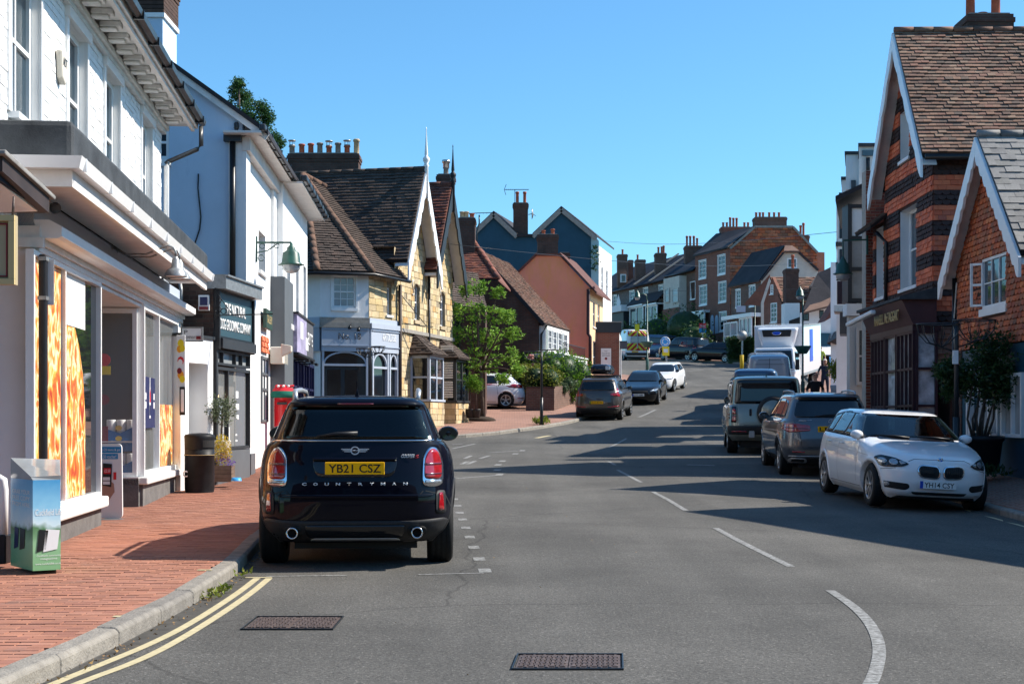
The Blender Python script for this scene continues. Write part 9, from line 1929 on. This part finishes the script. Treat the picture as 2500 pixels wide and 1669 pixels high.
def AR(x0,y0,x1,y1):p,q = at(x0,y1,Y),at(x1,y0,Y);return (p.x-a.x,p.z,q.x-a.x,q.z)
for r,mt,d_ in ((AR(236,1090,296,1105),'sign_blue',.002),(AR(236,1107,288,1120),'sign_blue',.002)):m = MB();pbox(m,AP,r[0],r[1],.001,r[2],r[3],d_+.001);m.build('blue_band',mt,t)
text('on 25 items & get',t,AP,AR(246,1094,294,1102),'sign_white',d=.006,extrude=0);text('£2.50 voucher!',t,AP,AR(244,1110,284,1118),'sign_white',d=.006,extrude=0)
m = MB();m.prism([AP.pt(*q,.004) for q in [(at(x,y,Y).x-a.x,at(x,y,Y).z) for x,y in ((246,1180),(243,1215),(262,1226),(280,1200),(278,1180),(268,1172))]],V3((0,-.002,0)));m.build('printed_hand','skin',t)
m = MB();r = AR(250,1130,274,1188);m.prism([AP.pt(r[0],r[1]+.02,.008),AP.pt(r[2]-.01,r[1],.008),AP.pt(r[2],r[3]-.01,.008),AP.pt(r[0]+.01,r[3],.008)],V3((0,-.003,0)));ph = m.build('printed_phone','black',t);r = AR(254,1142,271,1156);m = MB();pbox(m,AP,r[0],r[1],.0115,r[2],r[3],.013);m.build('phone_banner','sign_red',t);text('£2.50',t,AP,AR(256,1145,270,1152),'sign_white',d=.015,extrude=0)
for y in (1164,1174):r = AR(252,y,269,y+8);m = MB();pbox(m,AP,r[0],r[1],.0115,r[2],r[3],.013);m.build('phone_card','sign_white',t)
r = AR(277,1152,284,1170);m = MB();pbox(m,AP,r[0],r[1],.001,r[2],r[3],.004);m.build('red_tab','sign_red',t)
t = thing('waste_pipe','white plastic pipe and black base standing at the left edge','pipe',at(5,1350,11.8));pipe(t,'pipe',[at(-6,1165,11.8),at(8,1172,11.8),at(10,1195,11.8),at(9,1305,11.8)],.035,'white_gloss',12);m = MB();p_ = at(4,1375,11.8);m.box(p_.x-.08,11.75,p_.z,p_.x+.05,11.9,p_.z+.24);m.build('base','black_plastic',t,bevel=.01)
t = thing('garden_seat','pale yellow slatted chair beside the black tub','chair',at(2395,1090,24.9)); 
for k in range(3):m = MB();a,b = at(2388,1040+k*7,24.9),at(2418,1046+k*7,24.9);m.box(a.x,24.9,b.z,min(b.x,8.35),24.94,a.z);m.build('back_slat','petal_yellow' if 0 else 'cream',t)
a,b = at(2388,1056,24.6),at(2420,1052,24.6);m = MB();m.box(a.x,24.5,a.z,min(b.x,8.3),24.9,a.z+.03);m.build('seat','cream',t)
for dx in (.02,.2):m = MB();m.bar((a.x+dx,24.55,a.z),(a.x+dx,24.5,pz),.02);m.build('leg','cream',t)
# roundabout sign, lamp posts, road signs
t = thing('roundabout_sign','round blue roundabout sign with a yellow plate on a grey post','road sign',at(1629,920,79));Y = 79.0;c = at(1624,834,Y);r_ = 12/3500*Y*1.02
m = MB();m.bar(at(1630,925,Y+.05),at(1624,822,Y+.05),.09);m.build('post','galv',t);m = MB();m.lathe((c.x,Y,c.z),[(.001,0),(r_,0),(r_,.03)],28,'y',caps=False);m.build('disc','sign_white',t);m = MB();m.lathe((c.x,Y-.01,c.z),[(.001,0),(r_*.93,0)],28,'y',caps=False);m.build('blue_face','bowl_blue',t)
for k in range(3):
    m = MB();a0 = k*2.094;q = lambda r,a:(c.x+r*math.cos(a),Y-.015,c.z+r*math.sin(a))
    for j in range(6):b0,b1_ = a0+j*.24,a0+(j+1)*.24;m.add([q(r_*.48,b0),q(r_*.68,b0),q(r_*.68,b1_),q(r_*.48,b1_)],[(0,1,2,3)])
    m.add([q(r_*.36,a0+1.44),q(r_*.80,a0+1.44),q(r_*.58,a0+1.85)],[(0,1,2)]);m.build('white_arrow','sign_white',t)
a,b = at(1617,868,Y),at(1634,846,Y);m = MB();m.box(a.x,Y-.02,a.z,b.x,Y+.01,b.z);m.build('plate','sign_yellow',t);m = MB();p_,q_ = at(1620,860,Y),at(1631,851,Y);m.box(p_.x,Y-.03,p_.z,q_.x,Y-.022,q_.z);m.build('plate_print','sign_white',t)
def lamppost(px,base,top,Y,headpx,heady,label,basket_y=None,g='green street lamps'):
    b = at(px,base,Y);tz = at(px,top,Y).z;hx = at(headpx,heady,Y);t = thing('street_lamp',label,'street lamp',b,g);m = MB();m.tube([b,b+V3((0,0,1.2)),b+V3((0,0,1.25)),(b.x,b.y,tz-.4)],[.09,.09,.045,.035],8);dx = (hx.x-b.x);m.tube([(b.x,b.y,tz-.4),(b.x+dx*.1,Y,tz-.1),(b.x+dx*.5,Y,tz),(b.x+dx*.95,Y,tz-.1),(hx.x,Y,hx.z+.35)],.035,6);m.build('post','green_iron',t);street_lamp_head(t,hx,.18)
    if basket_y:q = at(px,basket_y,Y);m = MB();m.lathe((q.x,Y,q.z-.15),[(.18,0),(.36,.3),(.36,.34)],10);m.build('planter_basket','green_iron',t)
lamppost(1580,925,716,84,1556,725,'green swan-neck lamp post by the maintenance van',842);lamppost(1960,1000,707,62,1953,722,'green swan-neck lamp post in front of the lorry',855);lamppost(1843,880,722,104,1834,735,'green swan-neck lamp post among the far cottages')
m = thing('round_sign_back','grey back of a round road sign on a pole by the hedge','road sign',at(1812,900,95));q = MB();q.bar(at(1811,905,95),at(1813,800,95),.1);q.build('post','galv',m);q = MB();c = at(1812,819,94.9);q.lathe(c,[(.001,0),(.33,0),(.33,.03)],24,'y',caps=False);q.build('disc','galv',m)
m = thing('yellow_bollard','cream yellow bollard at the kerb behind the silver van','bollard',at(1811,900,88));q = MB();q.tube([at(1811,905,88),at(1811,866,88)],.12,10);q.build('post','petal_yellow',m)
t = thing('notice_board','small yellow notice on a post by the flint cottages','sign',at(1556,830,110));a,b = at(1550,808,110),at(1561,791,110);m = MB();m.box(a.x,110,a.z,b.x,110.05,b.z);m.build('board','sign_yellow',t);m = MB();m.bar(at(1556,850,110.1),at(1556,792,110.1),.07);m.build('post','galv',t)
for k,(lb,p0,p1,sag) in enumerate((('overhead wire crossing the sky from the navy house to the right',at(1470,588,90),at(2045,566,47),.3),('overhead wire running low across the terrace roofs',at(1100,596,50),at(1995,640,100),.5),('overhead wire from the alley corner across the far cottages',at(1460,698,88),at(1995,702,92),.3))):
    t = thing('overhead_wire',lb,'wire',p0,'overhead wires');m = MB();m.tube([p0.lerp(p1,i/12)+V3((0,0,-sag*math.sin(math.pi*i/12))) for i in range(13)],.009,4);m.build('wire','iron',t)
# ------------------------------------------------------------ people
def person(label,pos,rz,h,J,cloth,legs,hair='hair',cap=None,bag=None):
    t = thing('person',label,'person',pos,'people on the right pavement',rz);s = h/1.75;t.scale = (s,s,s)
    pts = {'pel':((0,0,.95),.15),'wai':((0,0,1.12),.135),'che':((0,.01,1.32),.16),'nec':((0,0,1.48),.06),'hd0':((0,.01,1.57),.075),'hd1':((0,.015,1.66),.09),
           'shL':((-.19,0,1.42),.065),'shR':((.19,0,1.42),.065),'hipL':((-.10,0,.90),.10),'hipR':((.10,0,.90),.10)}
    for k,v in J.items():pts[k] = v
    E = [('pel','wai'),('wai','che'),('che','nec'),('nec','hd0'),('hd0','hd1'),('che','shL'),('che','shR'),('shL','elL'),('elL','haL'),('shR','elR'),('elR','haR'),('pel','hipL'),('pel','hipR'),('hipL','knL'),('knL','anL'),('anL','toL'),('hipR','knR'),('knR','anR'),('anR','toR')]
    nm = list(pts);me = bpy.data.meshes.new('body');me.from_pydata([pts[k][0] for k in nm],[(nm.index(a),nm.index(b)) for a,b in E],[]);o = bpy.data.objects.new('body',me);COL.objects.link(o)
    md = o.modifiers.new('s','SKIN');sv = me.skin_vertices[0].data
    for i,k in enumerate(nm):r = pts[k][1];sv[i].radius = (r*(1.15 if k in ('che','pel','wai') else 1),r*(.75 if k in ('che','pel','wai') else 1));sv[i].use_root = (k == 'pel')
    o.modifiers.new('u','SUBSURF').levels = 2;dg = bpy.context.evaluated_depsgraph_get();m2 = bpy.data.meshes.new_from_object(o.evaluated_get(dg));bpy.data.objects.remove(o)
    for mt in (cloth,legs,'skin','black'):m2.materials.append(MATS[mt])
    for p in m2.polygons:
        x,y,z = p.center;p.use_smooth = True;arm = abs(x) > .235;p.material_index = 2 if z > 1.46 or (arm and z < 1.17) else 3 if z < .10 else 1 if z < .93 and not arm else 0
    o = bpy.data.objects.new('body',m2);COL.objects.link(o);o.parent = t
    f = MB();f.sphere((0,.01,1.66),.098,14,10,.86,1.02,1.12);hd_ = f.build('head','skin',t,world=False);f = MB();f.bar((0,.10,1.67),(0,.125,1.635),.022);f.build('nose','skin',hd_,world=False)
    for sx in (-1,1):f = MB();f.sphere((sx*.033,.098,1.675),.011,8,6);f.build('eye','black',hd_,world=False);f = MB();f.sphere((sx*.085,.0,1.65),.022,8,6,.5,.8,1.2);f.build('ear','skin',hd_,world=False);f = MB();[f.tube([(J['ha'+('L' if sx < 0 else 'R')][0][0]+.012*(k-1.5),J['ha'+('L' if sx < 0 else 'R')][0][1],J['ha'+('L' if sx < 0 else 'R')][0][2]),(J['ha'+('L' if sx < 0 else 'R')][0][0]+.014*(k-1.5),J['ha'+('L' if sx < 0 else 'R')][0][1]+.02,J['ha'+('L' if sx < 0 else 'R')][0][2]-.08)],[.010,.007],6) for k in range(4)];f.build('fingers','skin',t,world=False)
    f = MB();f.bar((-.025,.108,1.605),(.025,.108,1.605),.008);f.build('mouth','sign_maroon',hd_,world=False)
    f = MB();f.sphere((0,-.012,1.70),.100,14,8,.9,1.0,.85);f.build('cap' if cap else 'hair',cap or hair,t,world=False)
    if cap:f = MB();f.hexa([(-.07,.06,1.715),(.07,.06,1.715),(.05,.17,1.70),(-.05,.17,1.70),(-.07,.06,1.73),(.07,.06,1.73),(.05,.17,1.71),(-.05,.17,1.71)]);f.build('cap_peak',cap,t,world=False)
    else:f = MB();f.box(-.075,.095,1.66,.075,.112,1.69);f.build('sunglasses','black',t,world=False)
    return t
pj = {'elL':((-.33,.02,1.20),.045),'haL':((-.42,.10,1.0),.035),'elR':((.30,.02,1.18),.045),'haR':((.33,.16,.98),.035),'knL':((-.12,.04,.50),.065),'anL':((-.13,0,.09),.045),'toL':((-.13,.15,.04),.04),'knR':((.12,.05,.50),.065),'anR':((.11,.02,.09),.045),'toR':((.11,.17,.04),.04)}
p = at(2014,876,66);zg_ = p.z-1.78;person('standing man in a pale cap, navy T-shirt and jeans, arms held out',(p.x,66,zg_),R(170),1.76,pj,'navy_cloth','navy_cloth',cap='cap')
pj2 = dict(pj);pj2['elL'] = ((-.28,.0,1.17),.05);pj2['haL'] = ((-.27,.12,.95),.035);pj2['elR'] = ((.28,0,1.17),.05);pj2['haR'] = ((.26,.12,.95),.035)
p = at(1990,909,50);person('man in black with sunglasses walking in the shade behind the parked cars',(p.x,50,p.z-1.80),R(180),1.78,pj2,'black_cloth','black_cloth')
p = at(2003,845,84);person('seated-height figure in a yellow-green top outside the dark cafe',(p.x,84,p.z-1.7),R(180),1.68,pj2,'hiviz','black_cloth')
t = thing('a_board','blue chalk board leaning outside the far cafe','sign',at(2035,900,70));a,b = at(2025,898,72),at(2043,870,72);m = MB();m.hexa([(a.x,71.7,a.z),(b.x,71.7,a.z),(b.x,71.75,a.z),(a.x,71.75,a.z),(a.x,72,b.z),(b.x,72,b.z),(b.x,72.05,b.z),(a.x,72.05,b.z)]);m.build('panel','sign_blue',t)
